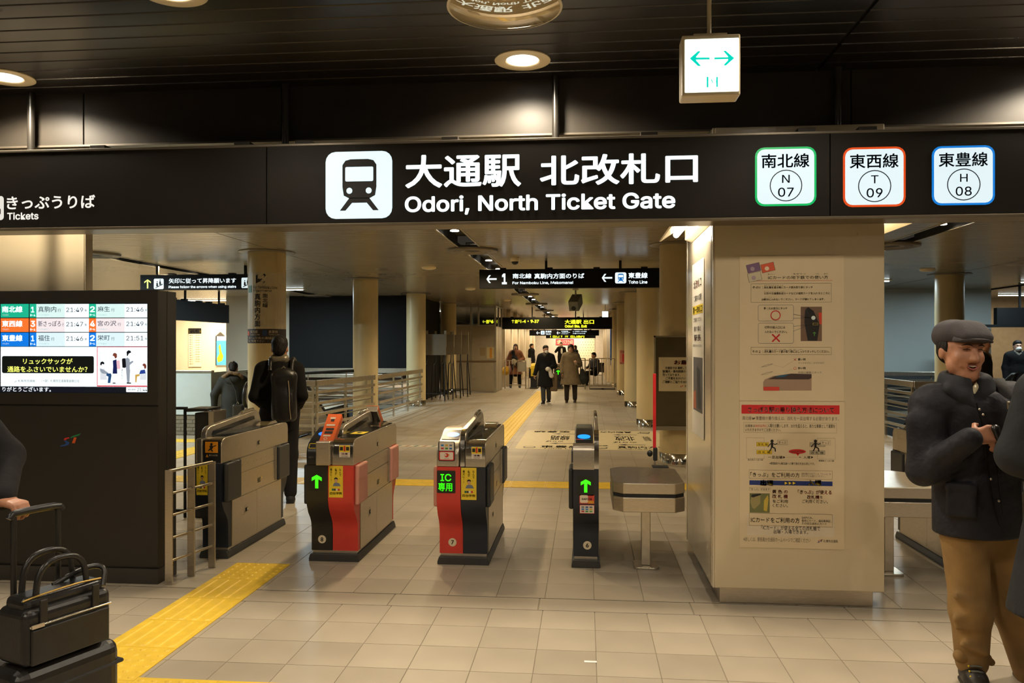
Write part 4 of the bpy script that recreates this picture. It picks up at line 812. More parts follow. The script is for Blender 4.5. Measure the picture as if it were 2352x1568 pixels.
# --- gate 9: against the steel fence, single sided
X0 = -2.84; w = .20
g = gate_body('leftmost ticket gate with dark flaps and an orange running figure sticker', X0, w, [(0, w, navy)]); housing(g, X0+.055, X0+w); fin(g, X0+.012, X0+.055, .06); channel(g, X0+.065, X0+w-.012); MB().box(X0, GY0+.004, .716, X0+.055, GY0+GL-.01, .896).build('reader_housing', steel_h, g, bevel=.012)
MB().box(X0+.06, GY0-.004, .72, X0+w-.004, GY0+.004, .885).build('black_front', black, g, bevel=.004)
f = Fr((X0+.075, GY0-.005, .755), parent=g); f.rect(0,0,.105,.125,black,1,'sticker'); f.rect(.004,.040,.101,.121,C(226,146,20),2,'sticker'); f.circ(.052,.102,.010,ink,3,'runner_pictogram',n=12); f.poly([(.035,.090),(.058,.094),(.066,.080),(.056,.066),(.066,.052),(.056,.048),(.046,.062),(.030,.052),(.026,.058),(.042,.074)],ink,3,'runner_pictogram'); f.line([(.06,.086),(.080,.090),(.088,.096)],.006,ink,3,'runner_pictogram'); f.poly([(.008,.008),(.030,.008),(.019,.030)],C(226,146,20),2,'sticker'); f.text('駆け込み注意',.034,.016,.098,.028,C(214,200,170),2)
ad(g, X0+.01, X0+.095); side_panels(g, 1, X0+w); flap(g, 1, X0+w, .03, flap_dark); flap(g, 1, X0+w, GL-.28, flap_dark)
# --- gate 8
X0 = -2.006; w = .35
g = gate_body('ticket gate number 8 with black and red front panels and an orange reader on top', X0, w, [(0, .16, black), (.16, w, red)])
housing(g, X0+.19, X0+w); fin(g, X0+.165, X0+.205, .22); f = channel(g, X0+.212, X0+w-.012); f.rect(-.05, -.08, .055, .08, yellow_s, 1, 'warning_label'); f.poly([(-.012,-.03),(.012,-.03),(.012,.02),(.026,.02),(0,.05),(-.026,.02),(-.012,.02)], ink, 2, 'warning_label')
fr = reader(g, X0, X0+.16); fr.circ(-.005, -.005, .038, E(40,120,255,1.6), 3, 'card_pad', ry=.032); ticket_slot(g, X0, X0+.125)
def orange_box(g, xc, front=True):
    s_ = 1 if front else -1; yb = GY0+.035 if front else GY0+GL-.035; yt = GY0+.235 if front else GY0+GL-.235
    az = Vector((0, yt-yb, 1.055-.885)).normalized(); ay = Vector((1,0,0)).cross(az); n_ = -ay if ay.y > 0 else ay; n_ = n_ if (n_.y < 0) == front else -n_
    c = Vector((xc, (yb+yt)/2, (.885+1.055)/2)); MB().obox(c - n_*.028, (1,0,0), n_, az, .052, .028, .14).build('add_on_reader', steel, g, bevel=.005)
    b_ = MB(); b_.obox(c + n_*.0015, (1,0,0), n_, az, .052, .0015, .14); b_.obox(c - n_*.022 + Vector((.0525,0,0)), (1,0,0), n_, az, .001, .020, .138); b_.build('orange_face', orange, g)
    f = Fr(c + n_*.004, u=(s_,0,0), v=tuple(az), parent=g); f.rect(-.024,.088,.016,.104,C(214,200,180),1,'reader_mark'); f.rect(-.014,.062,.012,.084,ink,1,'reader_mark'); f.rect(-.036,.016,.028,.032,C(214,200,180),1,'reader_mark'); f.rect(-.030,-.028,.030,-.006,ink,1,'reader_mark'); f.rect(-.032,-.062,.028,-.038,ink,1,'reader_mark'); f.rect(-.034,-.090,.020,-.076,C(214,200,180),1,'reader_mark'); f.cring(-.010,-.112,.014,.005,C(214,200,180),1,'reader_mark',n=16)
    MB().box(xc-.052, min(yb, yb+s_*.05)-.01, .73, xc+.052, max(yb, yb+s_*.05)-.01, .885).build('reader_bracket', steel, g, bevel=.004)
orange_box(g, X0+.137, True); orange_box(g, X0+.20, False)
MB().box(X0+.085, GY0-.045, .72, X0+.19, GY0+.03, .89).build('reader_bracket', steel, g, bevel=.006)
warn(g, X0+.245, X0+.325, .775, .862, GY0-.003); led_arrow(g, X0+.018, X0+.14); ad(g, X0+.168, X0+.272); number_disc(g, X0+.08, '8')
side_panels(g, 1, X0+w); side_panels(g, -1, X0); flap(g, 1, X0+w, .03, flap_pink); flap(g, 1, X0+w, GL-.28, flap_pink); flap(g, -1, X0, .03, flap_dark); flap(g, -1, X0, GL-.28, flap_dark)
# --- gate 7
X0 = -1.053; w = .35
g = gate_body('ticket gate number 7 with a red front panel and a green IC only display', X0, w, [(0, .172, red), (.172, w, navy)])
housing(g, X0+.205, X0+w); fin(g, X0+.160, X0+.204, .05); channel(g, X0+.215, X0+w-.012)
MB().prism(yz([(.02,.716),(.02,.90),(.05,.955),(.10,.975),(.13,.975),(.13,.716)],0)[::-1], 'x', X0+.166, X0+.198).build('fin_nose', chrome, g, smooth=True)
f = Fr((X0+.172, GY0+.048, .90), v=(0,.03,.055), parent=g, eps=.002); f.rect(0, .0, .020, .085, yellow_s, 1, 'yellow_label'); f.text('ここから入れません', .005, .008, .015, .078, ink, 2, vert=True)
fr = reader(g, X0, X0+.160, steel); fr.rect(-.065,-.075,.065,.085,C(70,70,72,.2),2,'pad_plate',r=.01); fr.circ(.012, 0, .046, E(150,190,255,1.2), 3, 'card_pad', ry=.040); fr.text('タッチ', -.005,-.006,.03,.006, E(235,245,255,1.2), 4)
f = Fr((X0+.022, GY0-.001, .765), parent=g); f.rect(-.010,-.008,.110,.132,black,1,'label_holder',r=.012); f.rect(-.004,-.003,.104,.062,C(206,40,40),2,'brand_label',r=.008); f.rect(.003,.003,.097,.056,C(226,212,196),3,'brand_label',r=.006); f.circ(.050,.034,.015,C(200,50,40),4,'brand_label',n=16); f.circ(.044,.036,.007,C(226,212,196),5,'brand_label',n=12); f.circ(.064,.038,.006,C(220,120,40),5,'brand_label',n=10); f.text('SAPICA',.034,.008,.068,.014,INK,4)
f.rect(-.002,.066,.102,.128,C(214,206,190),2,'card_logo_label'); 
for i, c in enumerate(((190,50,50),(60,140,60),(50,110,170),(40,120,180),(200,160,40),(110,110,120))): f.rect(.010+.030*(i%3), .076+.022*(i//3), .030+.030*(i%3), .088+.022*(i//3), C(*c), 3, 'card_logo')
warn(g, X0+.250, X0+.325, .775, .862, GY0-.003)
f = Fr((X0, GY0, .53), parent=g); f.rect(.003,0,.135,.16,led_plate,1,'display',r=.006); f.text('IC',.028,.085,.105,.136,led,2,.012); f.text('専用',.012,.014,.112,.074,led,2,.010)
ad(g, X0+.176, X0+.285); number_disc(g, X0+.095, '7')
side_panels(g, 1, X0+w); side_panels(g, -1, X0); flap(g, 1, X0+w, .03, flap_dark); flap(g, 1, X0+w, GL-.28, flap_dark); flap(g, -1, X0, .03, flap_pink); flap(g, -1, X0, GL-.28, flap_pink)
# --- gate 6
X0 = -.088; w = .18
g = gate_body('narrow ticket gate number 6 with a blue oval card pad and green arrow', X0, w, [(0, w, navy)])
MB().prism(yz([(y-.004, z-.004) for y, z in ROLL[:4]] + [(.06,.888),(.06,.715)], 0)[::-1], 'x', X0, X0+.148).build('steel_cheek', steel, g, smooth=True)
fin(g, X0+.150, X0+w, .03); fr = reader(g, X0+.010, X0+.142); fr.circ(0, -.010, .046, E(30,140,255,1.5), 3, 'card_pad', ry=.036); fr.rect(-.055,-.062,.0,-.054,C(206,70,70),3,'pad_label'); fr.rect(.002,-.062,.055,-.054,C(40,120,70),3,'pad_label'); ticket_slot(g, X0+.010, X0+.142)
MB().prism(yz([(.004,.716),(.004,.88),(.03,.95),(.06,.975),(.10,.978),(.10,.716)],0)[::-1], 'x', X0+.148, X0+w).build('fin_nose', chrome, g, smooth=True)
f = Fr((X0+.153, GY0+.014, .88), v=(0,.03,.06), parent=g, eps=.006); f.rect(0,0,.018,.09,yellow_s,1,'yellow_label'); f.text('ここから入れません', .004, .006, .014, .084, ink, 2, vert=True)
led_arrow(g, X0+.032, X0+.146)
f = Fr((X0+.045, GY0, .405), parent=g); f.rect(0,.068,.104,.132,C(206,70,56),1,'brand_label'); f.rect(.004,.074,.060,.128,C(226,206,180),2,'brand_label',r=.01); f.rect(.06,.07,.10,.09,C(220,150,40),2,'brand_label'); f.text('SAPICA',.016,.094,.088,.108,INK,3,.02)
yb0 = S_; f.rect(.002,-.0,.104,.060,C(206,80,80),1,'card_logo_label'); f.rect(.005,.003,.101,.057,C(222,210,196),2,'card_logo_label')
for i, c in enumerate(((190,50,50),(60,140,60),(80,160,60),(50,110,170),(40,120,180),(200,160,40),(110,110,120),(40,80,140),(90,90,90))): f.rect(.014+.028*(i%3), .010+.015*(i//3), .034+.028*(i%3), .020+.015*(i//3), C(*c), 3, 'card_logo')
number_disc(g, X0+.10, '6'); side_panels(g, -1, X0); side_panels(g, 1, X0+w); flap(g, -1, X0, .03, flap_dark); flap(g, -1, X0, GL-.28, flap_dark)
# --- gate 5 to the right of the pillar
X0 = 2.54; w = .35
g = gate_body('ticket gate on the right showing its steel side behind the flat cap man', X0, w, [(0, .16, black), (.16, w, navy)])
housing(g, X0, X0+.155); fin(g, X0+.160, X0+.204, .05); channel(g, X0+.012, X0+.145); reader(g, X0+.21, X0+w, black); side_panels(g, -1, X0); side_panels(g, 1, X0+w); flap(g, -1, X0, GL-.28, flap_dark); flap(g, 1, X0+w, .03, flap_dark); led_arrow(g, X0+.2, X0+.32); number_disc(g, X0+.25, '5')
# ================================================================== STEEL COUNTERS
def counter(label, x0, x1, red_bar=False):
    t = thing('steel_counter', label, 'counter', ((x0+x1)/2, 5.79, 0), 'steel luggage counters beside the gates')
    y0, y1, c = 5.42, 6.15, .07; f = lambda d: [(x0+c, y0+d), (x1-c, y0+d), (x1-d, y0+c), (x1-d, y1-c), (x1-c, y1-d), (x0+c, y1-d), (x0+d, y1-c), (x0+d, y0+c)]
    MB().prism(f(0), 'z', .575, .648).build('top_slab', steel, t, bevel=.005); MB().prism(f(.006), 'z', .552, .575).build('shadow_gap', matblack, t); MB().prism(f(0), 'z', .452, .552).build('lower_box', steel, t, bevel=.005)
    xm = (x0+x1)/2; MB().box(xm-.032, 5.72, .015, xm+.032, 5.80, .452).build('leg', steel_h, t, bevel=.005); MB().prism(rrect(xm-.085, 5.66, xm+.085, 5.86, .03), 'z', 0, .015).build('foot_plate', steel, t, bevel=.003)
    return t
counter('octagonal steel counter on one leg between gate 6 and the cream pillar', .185, .67)
counter('octagonal steel counter partly hidden between the cream pillar and the flat cap man', 1.85, 2.33)
t = thing('barrier_arm', 'slim red barrier arm standing upright behind the octagonal steel counter', 'barrier arm', (P(1503,1050,6.17).x, 6.2, .648))
xb = P(1503,960,6.22).x
MB().box(xb-.012, 6.205, .78, xb+.012, 6.217, 1.36).build('arm', mat('red_arm', (.70,.02,.025), .4), t, bevel=.003); MB().cyl((xb+.004, 6.21, .648), (xb+.004, 6.21, .70), .008, n=8).build('stem', steel_h, t); MB().box(xb-.01, 6.195, .69, xb+.022, 6.23, .79).build('clamp', matblack, t, bevel=.006); MB().ball((xb-.035, 6.21, .745), .022, .022, .026).build('knob', black, t, smooth=True)
MB().box(xb-.02, 6.12, .648, xb+.10, 6.22, .654).build('mount_plate', matblack, t)
# ================================================================== STEEL RAIL BESIDE THE KIOSK
t = thing('steel_rail_fence', 'low brushed steel rail fence between the dark kiosk and the leftmost gate', 'fence', (-2.69, 5.2, 0))
pp_ = [(-2.735, 5.02), (-2.685, 5.22), (-2.64, 5.43)]
for x, y in pp_: MB().box(x-.026, y-.006, 0, x+.026, y+.006, .755).build('post', steel, t, bevel=.002)
zz = [.75, .60, .455, .305, .155]
for i, z in enumerate(zz):
    MB().tube([(-2.735, 5.02, z), (-2.72, 5.06, z), (-2.685, 5.22, z), (-2.64, 5.43, z)], .0095 if i else .012, 8).build('rail', steel_h, t, smooth=True)
# dark barrier between kiosk and the machine behind
t = thing('black_fence', 'thin black fence behind the kiosk beside the leftmost gate', 'fence', (-3.6, 7.0, 0))
for x in (-4.0, -3.66): MB().cyl((x, 7.0, 0), (x, 7.0, 1.0), .014, n=10).build('post', matblack, t, smooth=True)
for z in (1.0, .06): MB().box(-4.3, 6.985, z-.012, -3.64, 7.015, z+.012).build('rail', matblack, t)
t = thing('gate_end_post', 'black gate end post with a steel edge behind the leftmost gate', 'gate post', (-3.3, 7.1, 0))
MB().box(-3.56, 6.98, 0, -3.425, 7.22, .96).build('body', black, t, bevel=.01); MB().box(-3.425, 6.97, 0, -3.37, 7.22, .975).build('steel_edge', steel, t, bevel=.004); MB().prism([(-3.63,.968),(-3.43,.978),(-3.43,1.0),(-3.63,1.0)], 'y', 6.96, 7.24).build('top_cover', black, t, bevel=.006)
# paper slip on the floor
a = PF(1342, 1521); MB().box(a.x, a.y, .001, a.x+.062, a.y+.022, .0018).build('paper_slip', mat('slip_white', (.8,.8,.78), .6), label='small white paper slip lying on the floor tiles near the bottom', cat='paper')
# ================================================================== COLUMN LETTERING
class Cy(Fr):
    def __init__(s, cx, cy, r, a0, parent): Fr.__init__(s, (0,0,0), parent=parent, eps=.0015); s.cyl = (cx, cy, r, a0)
    def band(s, u0, z0, u1, z1, m, k=1, name='printed_band', n=14):
        cx, cy, r, a0 = s.cyl; rr = r + s.eps*k; vs = []
        for i in range(n+1):
            a = a0 + (u0+(u1-u0)*i/n)/r; vs += [(cx+rr*math.sin(a), cy-rr*math.cos(a), z0), (cx+rr*math.sin(a), cy-rr*math.cos(a), z1)]
        return MB().add(vs, [(2*i, 2*i+2, 2*i+3, 2*i+1) for i in range(n)]).build(name, m, s.p)
    def poly2(s, pts, m, k, name):
        cx, cy, r, a0 = s.cyl; rr = r + s.eps*k
        return MB().add([(cx+rr*math.sin(a0+u/r), cy-rr*math.cos(a0+u/r), z) for u, z in pts], [tuple(range(len(pts)))]).build(name, m, s.p)
cr = .265; c1 = Cy(-4.57, 11.1, cr, math.atan2(4.57, 11.1), colL1)
def zc(x, y): return (cr*math.asin(max(-.98, min(.98, (x-622)/42.5))), HC + (HZ-y)/FPX*11.22)
def TC(s_, x0, y0, x1, y1, m, **kw): a = zc(x0,y1); b = zc(x1,y0); c1.text(s_, a[0], a[1], b[0], b[1], m, **kw)
zt, zm, zb = zc(622,625)[1], zc(622,755)[1], zc(622,788)[1]
c1.band(-.38, zm, .38, zt, mat('column_sheet', (.58,.50,.36), .4), 1); c1.band(-.38, zb, .38, zm, C(44,34,30), 1)
c1.poly2([zc(*p) for p in ((598,633),(602,630),(602,641),(616,628),(620,632),(607,646),(618,646),(615,650),(598,650))], INK, 3, 'arrow'); c1.band(*zc(582.5,671), *zc(589,655), C(24,110,64), 2, n=4)
TC('For Namboku Line',593,656,644,663,INK,k=3); TC('Makomanai',593,664,632,670,INK,k=3); TC('真駒内方面',595,674,608,750,INK,k=3,vert=True,bold=.02); TC('南北線',612,674,624,706,INK,k=3,vert=True,bold=.01)
PW = C(206,190,160); c1.band(*zc(580,770), *zc(584,760), C(200,90,50), 2, n=3); c1.band(*zc(612,771), *zc(622,758), C(30,60,110), 2, n=3); TC('東西線',586,758,602,765,PW,k=3); TC('Tozai Line',586,766,606,770,PW,k=3); TC('東豊線',625,758,645,765,PW,k=3); TC('Toho Line',625,766,648,770,PW,k=3); TC('ホーム中央の連絡通路',583,773,645,779,PW,k=3); TC('をご利用下さい',583,780,616,786,PW,k=3)
# ================================================================== LEFT STAIRWELL
dark_wall = mat('dark_shutter', (.009,.0095,.0095), .7, var=.06, spec=.15)
keep(MB().box(-9.9, 21.2, 0, -8.1, 21.35, ZI).build('wall_stair_pale', wall_m)); keep(MB().box(-8.1, 21.2, .92, -4.75, 21.35, ZI).build('wall_stair_dark', dark_wall))
keep(MB().box(-9.05, 21.19, 0, -9.04, 21.2, ZI).build('trim_1', groove)); keep(MB().box(-8.1, 21.15, .82, -4.6, 21.2, .95).build('trim_2', steel_h))
keep(MB().box(-4.75, 21.2, .0, -4.62, 25.0, ZI).build('wall_stair_return', dark_wall))
well = mat('stairwell_dark', (.045,.047,.046), .6)
for i, (x0, x1, y0, y1) in enumerate(HOLE):
    wn = 'left' if i == 0 else 'right'
    for nm, bx_ in (('west', (x0-.1, y0-.1, -4, x0, y1+.1, -.12)), ('east', (x1, y0-.1, -4, x1+.1, y1+.1, -.12)), ('north', (x0, y1, -4, x1, y1+.1, -.12)), ('south', (x0, y0-.1, -4, x1, y0, -.12)), ('bottom', (x0, y0, -4.1, x1, y1, -4))):
        keep(MB().box(*bx_).build(f'wall_well_{wn}_{nm}', well))
st = thing('stairs', 'stairs going down behind the hanging stairs sign on the left', 'stairs', (-6.0, 13.0, 0))
for i in range(16):
    z = -.17*(i+1); MB().box(-6.49, 12.96+.29*i, z-.17, -5.85, 12.95+.29*(i+1), z).build('step', floor_m, st)
def escalator(x0, x1, y0, label, drop=4.0):
    t = thing('escalator', label, 'escalator', ((x0+x1)/2, y0, 0)); L = drop/.577
    for x in (x0, x1):
        pts = [(x, y0+.35, .45), (x, y0+.05, .55), (x, y0, .72), (x, y0+.08, .88), (x, y0+.30, .93), (x, y0+.9, .78), (x, y0+.9+L, .78-drop)]
        MB().tube(pts, .034, 8).build('handrail', black, t, smooth=True)
        prof = [(y0+.06,.0), (y0+.06,.86), (y0+.30,.89), (y0+.9,.74), (y0+.9+L,.74-drop), (y0+.9+L,-drop), (y0+.9,.0)]
        MB().prism(prof, 'x', x-.018, x+.018).build('balustrade', steel, t)
    for i in range(14):
        yy = y0+.5+.4*i; z = -.02 if i < 1 else -.02-.23*(i-.2); MB().box(x0+.03, yy, z-.2, x1-.03, yy+.4, z).build('step', gate_base, t)
    return t
escalator(-5.78, -4.95, 13.05, 'escalator with a rounded steel newel beside the fur hooded person')
def rail_run(name, label, pts, ht=.97, posts=None, pairs=4, grp='steel stair railings', plate=.095):
    t = thing(name, label, 'railing', (pts[0][0], pts[0][1], 0), grp)
    for a, b in zip(pts, pts[1:]):
        A = Vector((a[0], a[1], 0)); B = Vector((b[0], b[1], 0)); d = (B-A); L = d.length; d.normalize(); q = Vector((-d.y, d.x, 0)); mid = (A+B)/2
        MB().obox(mid + Vector((0,0,ht-plate/2)), d, q, (0,0,1), L/2, .022, plate/2).build('top_plate', steel_h, t, bevel=.004)
        n = max(1, int(round(L/1.25)))
        for i in range(n+1):
            p = A + d*(L*i/n) + q*.05; MB().box(p.x-.018, p.y-.018, 0, p.x+.018, p.y+.018, ht-.02).build('post', steel_h, t)
        for i in range(pairs):
            z = ht-.20-.185*i
            MB().obox(mid + Vector((0,0,z)), d, q, (0,0,1), L/2, .012, .024).build('rail', steel_h, t); MB().cyl(A + Vector((0,0,z-.075)) + q*.03, B + Vector((0,0,z-.075)) + q*.03, .011, n=6).build('rail', steel_h, t)
    return t
rail_run('stair_railing', 'steel stair railing with a bend, right of the man with the backpack', [(-5.25, 12.9), (-4.47, 12.9), (-4.16, 15.45)], .99)
rail_run('stair_railing', 'steel stair railing between two cream columns left of the easel stands', [(-4.22, 16.05), (-4.15, 20.0)], .97)
rail_run('stair_railing', 'steel railing at the far end of the left stairwell under the dark wall', [(-8.0, 20.95), (-4.9, 20.95)], .80, pairs=3)
t = thing('black_handrail', 'thin black handrail above the bent steel stair railing', 'handrail', (-4.5, 14, 0)); MB().tube([(-5.6, 15.4, 1.02), (-4.75, 15.5, 1.06), (-4.35, 15.95, 1.07)], .03, 8).build('bar', matblack, t, smooth=True)
for p in ((-5.5,15.41),(-4.75,15.5)): MB().cyl((p[0], p[1], -.1), (p[0], p[1], 1.03), .012, n=6).build('post', steel_h, t)
# pale balustrade wall in front of the bright room
t = thing('balustrade_wall', 'low pale blue balustrade wall behind the fur hooded person', 'balustrade', (-8.2, 13.4, 0))
bp = mat('balustrade_blue', (.50,.58,.58), .35, var=.02)
for a, b in ((-10.6,-9.25),(-9.25,-7.87),(-7.87,-6.5)): MB().box(a+.004, 13.35, .36, b-.004, 13.42, 1.10).build('panel', bp, t, bevel=.003)
MB().box(-10.6, 13.33, 1.10, -6.49, 13.44, 1.135).build('cap_rail', steel_h, t, bevel=.004); MB().box(-6.60, 13.42, -.02, -6.51, 15.0, 1.10).build('panel', bp, t)
bk = MB().box(-10.6, 13.37, 0, -6.5, 13.42, .36).build('brick_base', mat('brick_mortar', (.13,.12,.09), .8), t)
bm_ = MB().box(-.104, -.006, -.029, .104, .006, .029).mesh('brick', mat('brick_olive', (.19,.165,.11), .7, var=.15, scale=30))
for r_ in range(5):
    for i in range(17): inst('brick', bm_, (-10.3+.216*i+(.108 if r_ % 2 else 0), 13.366, .04+.066*r_), t)
# bright side room on the left
keep(MB().box(-14, 24.0, 0, -9.9, 24.15, ZI).build('wall_side_room', mat('wall_cream_bright', (.66,.56,.40), .5, var=.02))); keep(MB().box(-9.9, 21.35, 0, -9.8, 24.0, ZI).build('wall_side_room_right', wall_m))
tube_light(-6.0, 30.5, 'added warm fill light brightening the room behind the station booth', L=1.2, e=220, col=(1,.9,.75))  # added fill lamp, so the booth's upper windows do not look black
tube_light(-.9, 46.3, 'added warm fill light brightening the far end wall with the red banner', L=1.6, e=230, col=(1,.86,.64))  # added fill lamp to lift the dim end wall behind the banner
tube_light(-11.0, 22.6, 'warm tube light in the bright side room on the left', L=2.0, e=300, col=(1,.86,.62))
def panel_sign(name, label, cat, Y, x0, y0, x1, y1, m, th=.02, grp=None):
    a = P(x0,y1,Y); b = P(x1,y0,Y); t = thing(name, label, cat, ((a.x+b.x)/2, Y, a.z), grp); MB().box(a.x, Y, a.z, b.x, Y+th, b.z).build('sheet', m, t); return t, Fr((0,Y,0), parent=t, eps=.003), a, b
t, f, a, b = panel_sign('wall_notice', 'tall white exit list with a black header in the bright left room', 'notice', 23.97, 433, 756, 462, 842, C(232,216,180))
RC(f, lambda x, y: (P(x,y,23.97).x, P(x,y,23.97).z), 432.5,753.5,462.5,766.5,C(20,18,14),k=1,name='header'); zz_ = lambda x, y: (P(x,y,23.97).x, P(x,y,23.97).z)
T(f,zz_,'← 出口  出口 →',434,756,461,764,C(230,190,30),k=2,bold=.03)
for i in range(14): T(f,zz_,'1番出口',435,769+5*i,444,771.5+5*i,INK); 
for i in range(12): T(f,zz_,'大通公園前 2',448,769+5.4*i,461,771.5+5.4*i,INK)
t, f, a, b = panel_sign('map_poster', 'lit blue and yellow map poster at the edge of the bright left room', 'poster', 23.95, 498, 772, 520, 838, E(250,252,252,1.0))
RC(f,zz_,498,782,520,838,E(100,190,220,1.0),k=1,name='map_print'); f.poly([zz_(*p) for p in ((499,823),(505,812),(503,795),(507,790),(509,806),(514,818),(511,828),(502,832))],E(240,206,40,1.0),2,'map_print')
MB().prism([(zz_(496.5,0)[0], P(0,772,23.95).z), (zz_(517,0)[0], P(0,772,23.95).z), (zz_(507,0)[0], P(0,763,23.95).z)], 'y', 23.93, 23.97).build('crest_top', C(70,62,50), t); MB().box(zz_(496.3,0)[0], 23.93, P(0,838,23.95).z, zz_(497.8,0)[0], 23.97, P(0,772,23.95).z).build('frame_edge', C(40,44,60), t)
t = thing('hanging_sign_back', 'black unlit sign seen edge on above the bright left room', 'sign', (-9.2, 18.2, 2.1)); MB().box(-9.28, 16.9, 2.14, -9.12, 19.7, 2.60).build('sign_box', lit_face, t)
for y in (17.6, 19.3): MB().box(-9.22, y-.02, 2.6, -9.18, y+.02, ZI).build('hanger_pole', matblack, t)
for y in (17.0, 17.5, 18.2, 18.7, 19.4): MB().box(-9.26, y, 2.6, -9.14, y+.12, 2.64).build('clip', matblack, t)
# ================================================================== CORRIDOR
# floor sticker with directions
t = thing('floor_sticker', 'large cream floor sticker with line directions and arrows behind gate 6', 'floor sticker', (0, 13.4, .001)); sm = C(206,190,150)
a0, a1, b0, b1 = -1.08, 1.30, 12.05, 14.75; MB().prism(rrect(a0, b0, a1, b1, .12), 'z', .0008, .0016).build('sheet', sm, t)
f = Fr((a0, b0, .0016), u=(1,0,0), v=(0,1,0), parent=t, eps=.0006); fw, fh = a1-a0, b1-b0; NI = C(50,48,56)
def FT(s_, x0, y0, x1, y1, **kw): f.text(s_, x0*fw, y0*fh, x1*fw, y1*fh, NI, 2, bold=.01, **kw)
FT('東豊線',.16,.07,.43,.17); FT('Toho Line',.18,.02,.42,.055); FT('真駒内方面',.66,.08,.98,.18); FT('Namboku Line for Makomanai',.66,.03,.98,.06); FT('南北線',.50,.17,.60,.21)
FT('東豊線',.06,.86,.34,.95,flip=True); FT('Toho Line',.10,.96,.32,.985,flip=True); FT('真駒内方面',.50,.87,.80,.96,flip=True); FT('南北線',.84,.84,.93,.87,flip=True)
for (x, y) in ((.30,.27),(.30,.78),(.76,.24),(.74,.76)): f.poly([((x+a)*fw, (y+b)*fh) for a, b in ((-.09,0),(-.03,.035),(-.045,.008),(.09,.008),(.09,-.008),(-.045,-.008),(-.03,-.035))], NI, 2, 'arrow')
for (x0,y0,x1,y1,s_) in ((.20,.44,.34,.68,'線路'),(.66,.44,.80,.68,'北改'),(.18,.34,.30,.40,'のりば'),(.64,.33,.80,.39,'のりば'),(.38,.46,.42,.66,'階段'),(.86,.44,.91,.68,'階段')): FT(s_,x0,y0,x1,y1,flip=True)
for (x, y) in ((.09,.09),(.555,.09),(.90,.92),(.42,.92)): f.frame((x-.04)*fw,(y-.03)*fh,(x+.04)*fw,(y+.03)*fh,.025,NI,2,r=.05,name='train_mark'); f.rect((x-.03)*fw,(y-.045)*fh,(x+.03)*fw,(y-.035)*fh,NI,2,'train_mark')
a = PF(1436, 969); MB().box(a.x, a.y, .0008, a.x+.40, a.y+.10, .002).build('floor_label', sm, label='short white floor label beside a cream column base', cat='floor sticker')
t = thing('floor_tape', 'dashed white floor tape behind gate 8', 'floor tape', (-2.5, 12.3, 0))
MB().box(-4.25, 12.2, .0006, -1.18, 12.34, .0012).build('tape', C(214,200,170), t)
for i in range(22): x = -4.2+.138*i; MB().add([(x,12.2,.0016),(x+.05,12.2,.0016),(x+.09,12.34,.0016),(x+.04,12.34,.0016)],[(0,1,2,3)]).build('stripe', C(90,120,110) if i % 2 else C(170,120,90), t)
# brown notice board on the first right column
BY = 10.44; x0 = P(1506,880,BY).x
t = thing('notice_board', 'brown notice board with a white request paper beside the cream pillar', 'notice board', (1.2, BY, .5)); MB().box(x0, BY, .53, 1.95, BY+.05, 1.68).build('board', mat('board_brown', (.075,.058,.022), .6), t)
fm = MB(); fm.box(x0-.02, BY-.008, .51, x0, BY+.055, 1.70); fm.box(x0-.02, BY-.008, 1.68, 1.97, BY+.055, 1.70); fm.build('frame', mat('board_frame', (.30,.26,.18), .4), t); MB().box(x0-.02, BY-.03, .48, 1.97, BY+.055, .53).build('tray', mat('tray_grey', (.22,.19,.14), .5), t)
f = Fr((0, BY, 0), parent=t, eps=.003); zb_ = lambda x, y: (P(1040+x/3.563, 520+y/3.563, BY).x, P(1040+x/3.563, 520+y/3.563, BY).z)
RC(f,zb_,1685,1070,2100,1347,C(206,192,158),k=1,name='notice_paper'); T(f,zb_,'お願い',1810,1095,1990,1130,RI,k=2,bold=.03)
for s_, x0_, x1_, y in (('交通局では 継続して',1738,1915,1146),('駅構内・車内照明の一部消灯を',1718,2010,1174),('行っております。',1718,1862,1203),('ご不便をおかけいたしますが',1742,2010,1231),('ご理解とご協力をお願いします',1716,2010,1260)): T(f,zb_,s_,x0_,y,x1_,y+22,INK,k=2,bold=.015)
a = zb_(1856,1316); st_logo(f, a[0], a[1], .05, 2, [RI]*4); T(f,zb_,'札幌市交通局',1898,1296,2010,1314,INK,k=2)
# easel stands
tub = matblack
def easel(loc, label):
    t = thing('easel_stand', label, 'easel stand', loc, 'black wheeled easel stands'); x, y, z = loc
    for s_ in (-.30, .30):
        MB().tube([(x+s_, y, .05), (x+s_*.93, y+.02, .95), (x+s_*.85, y+.28, 1.05+.08), (x+s_*.85, y+.33, 1.95)], .017, 8).build('leg', tub, t, smooth=True); MB().tube([(x+s_, y+.55, .05), (x+s_*.85, y+.30, 1.2)], .015, 8).build('rear_leg', tub, t, smooth=True)
        MB().ball((x+s_, y, .03), .03, n=10).build('caster', chrome, t, smooth=True)
        MB().box(x+s_*.85-.03, y+.29, 1.52, x+s_*.85+.03, y+.32, 1.98).build('clamp_bar', C(150,140,120), t)
    MB().box(x-.28, y+.27, 1.30, x+.28, y+.29, 1.88).build('panel', C(120,110,90), t); MB().cyl((x-.3, y+.02, .25), (x+.3, y+.02, .25), .012, n=6).build('cross_bar', tub, t)
for i, (dx, w_) in enumerate(((0,'nearest'),(.13,'second'),(.26,'third'),(.39,'farthest'))): easel((-4.12+dx*.75, 21.45+i*.75, 0), f'{w_} of the four black easel stands stored beside a cream column')
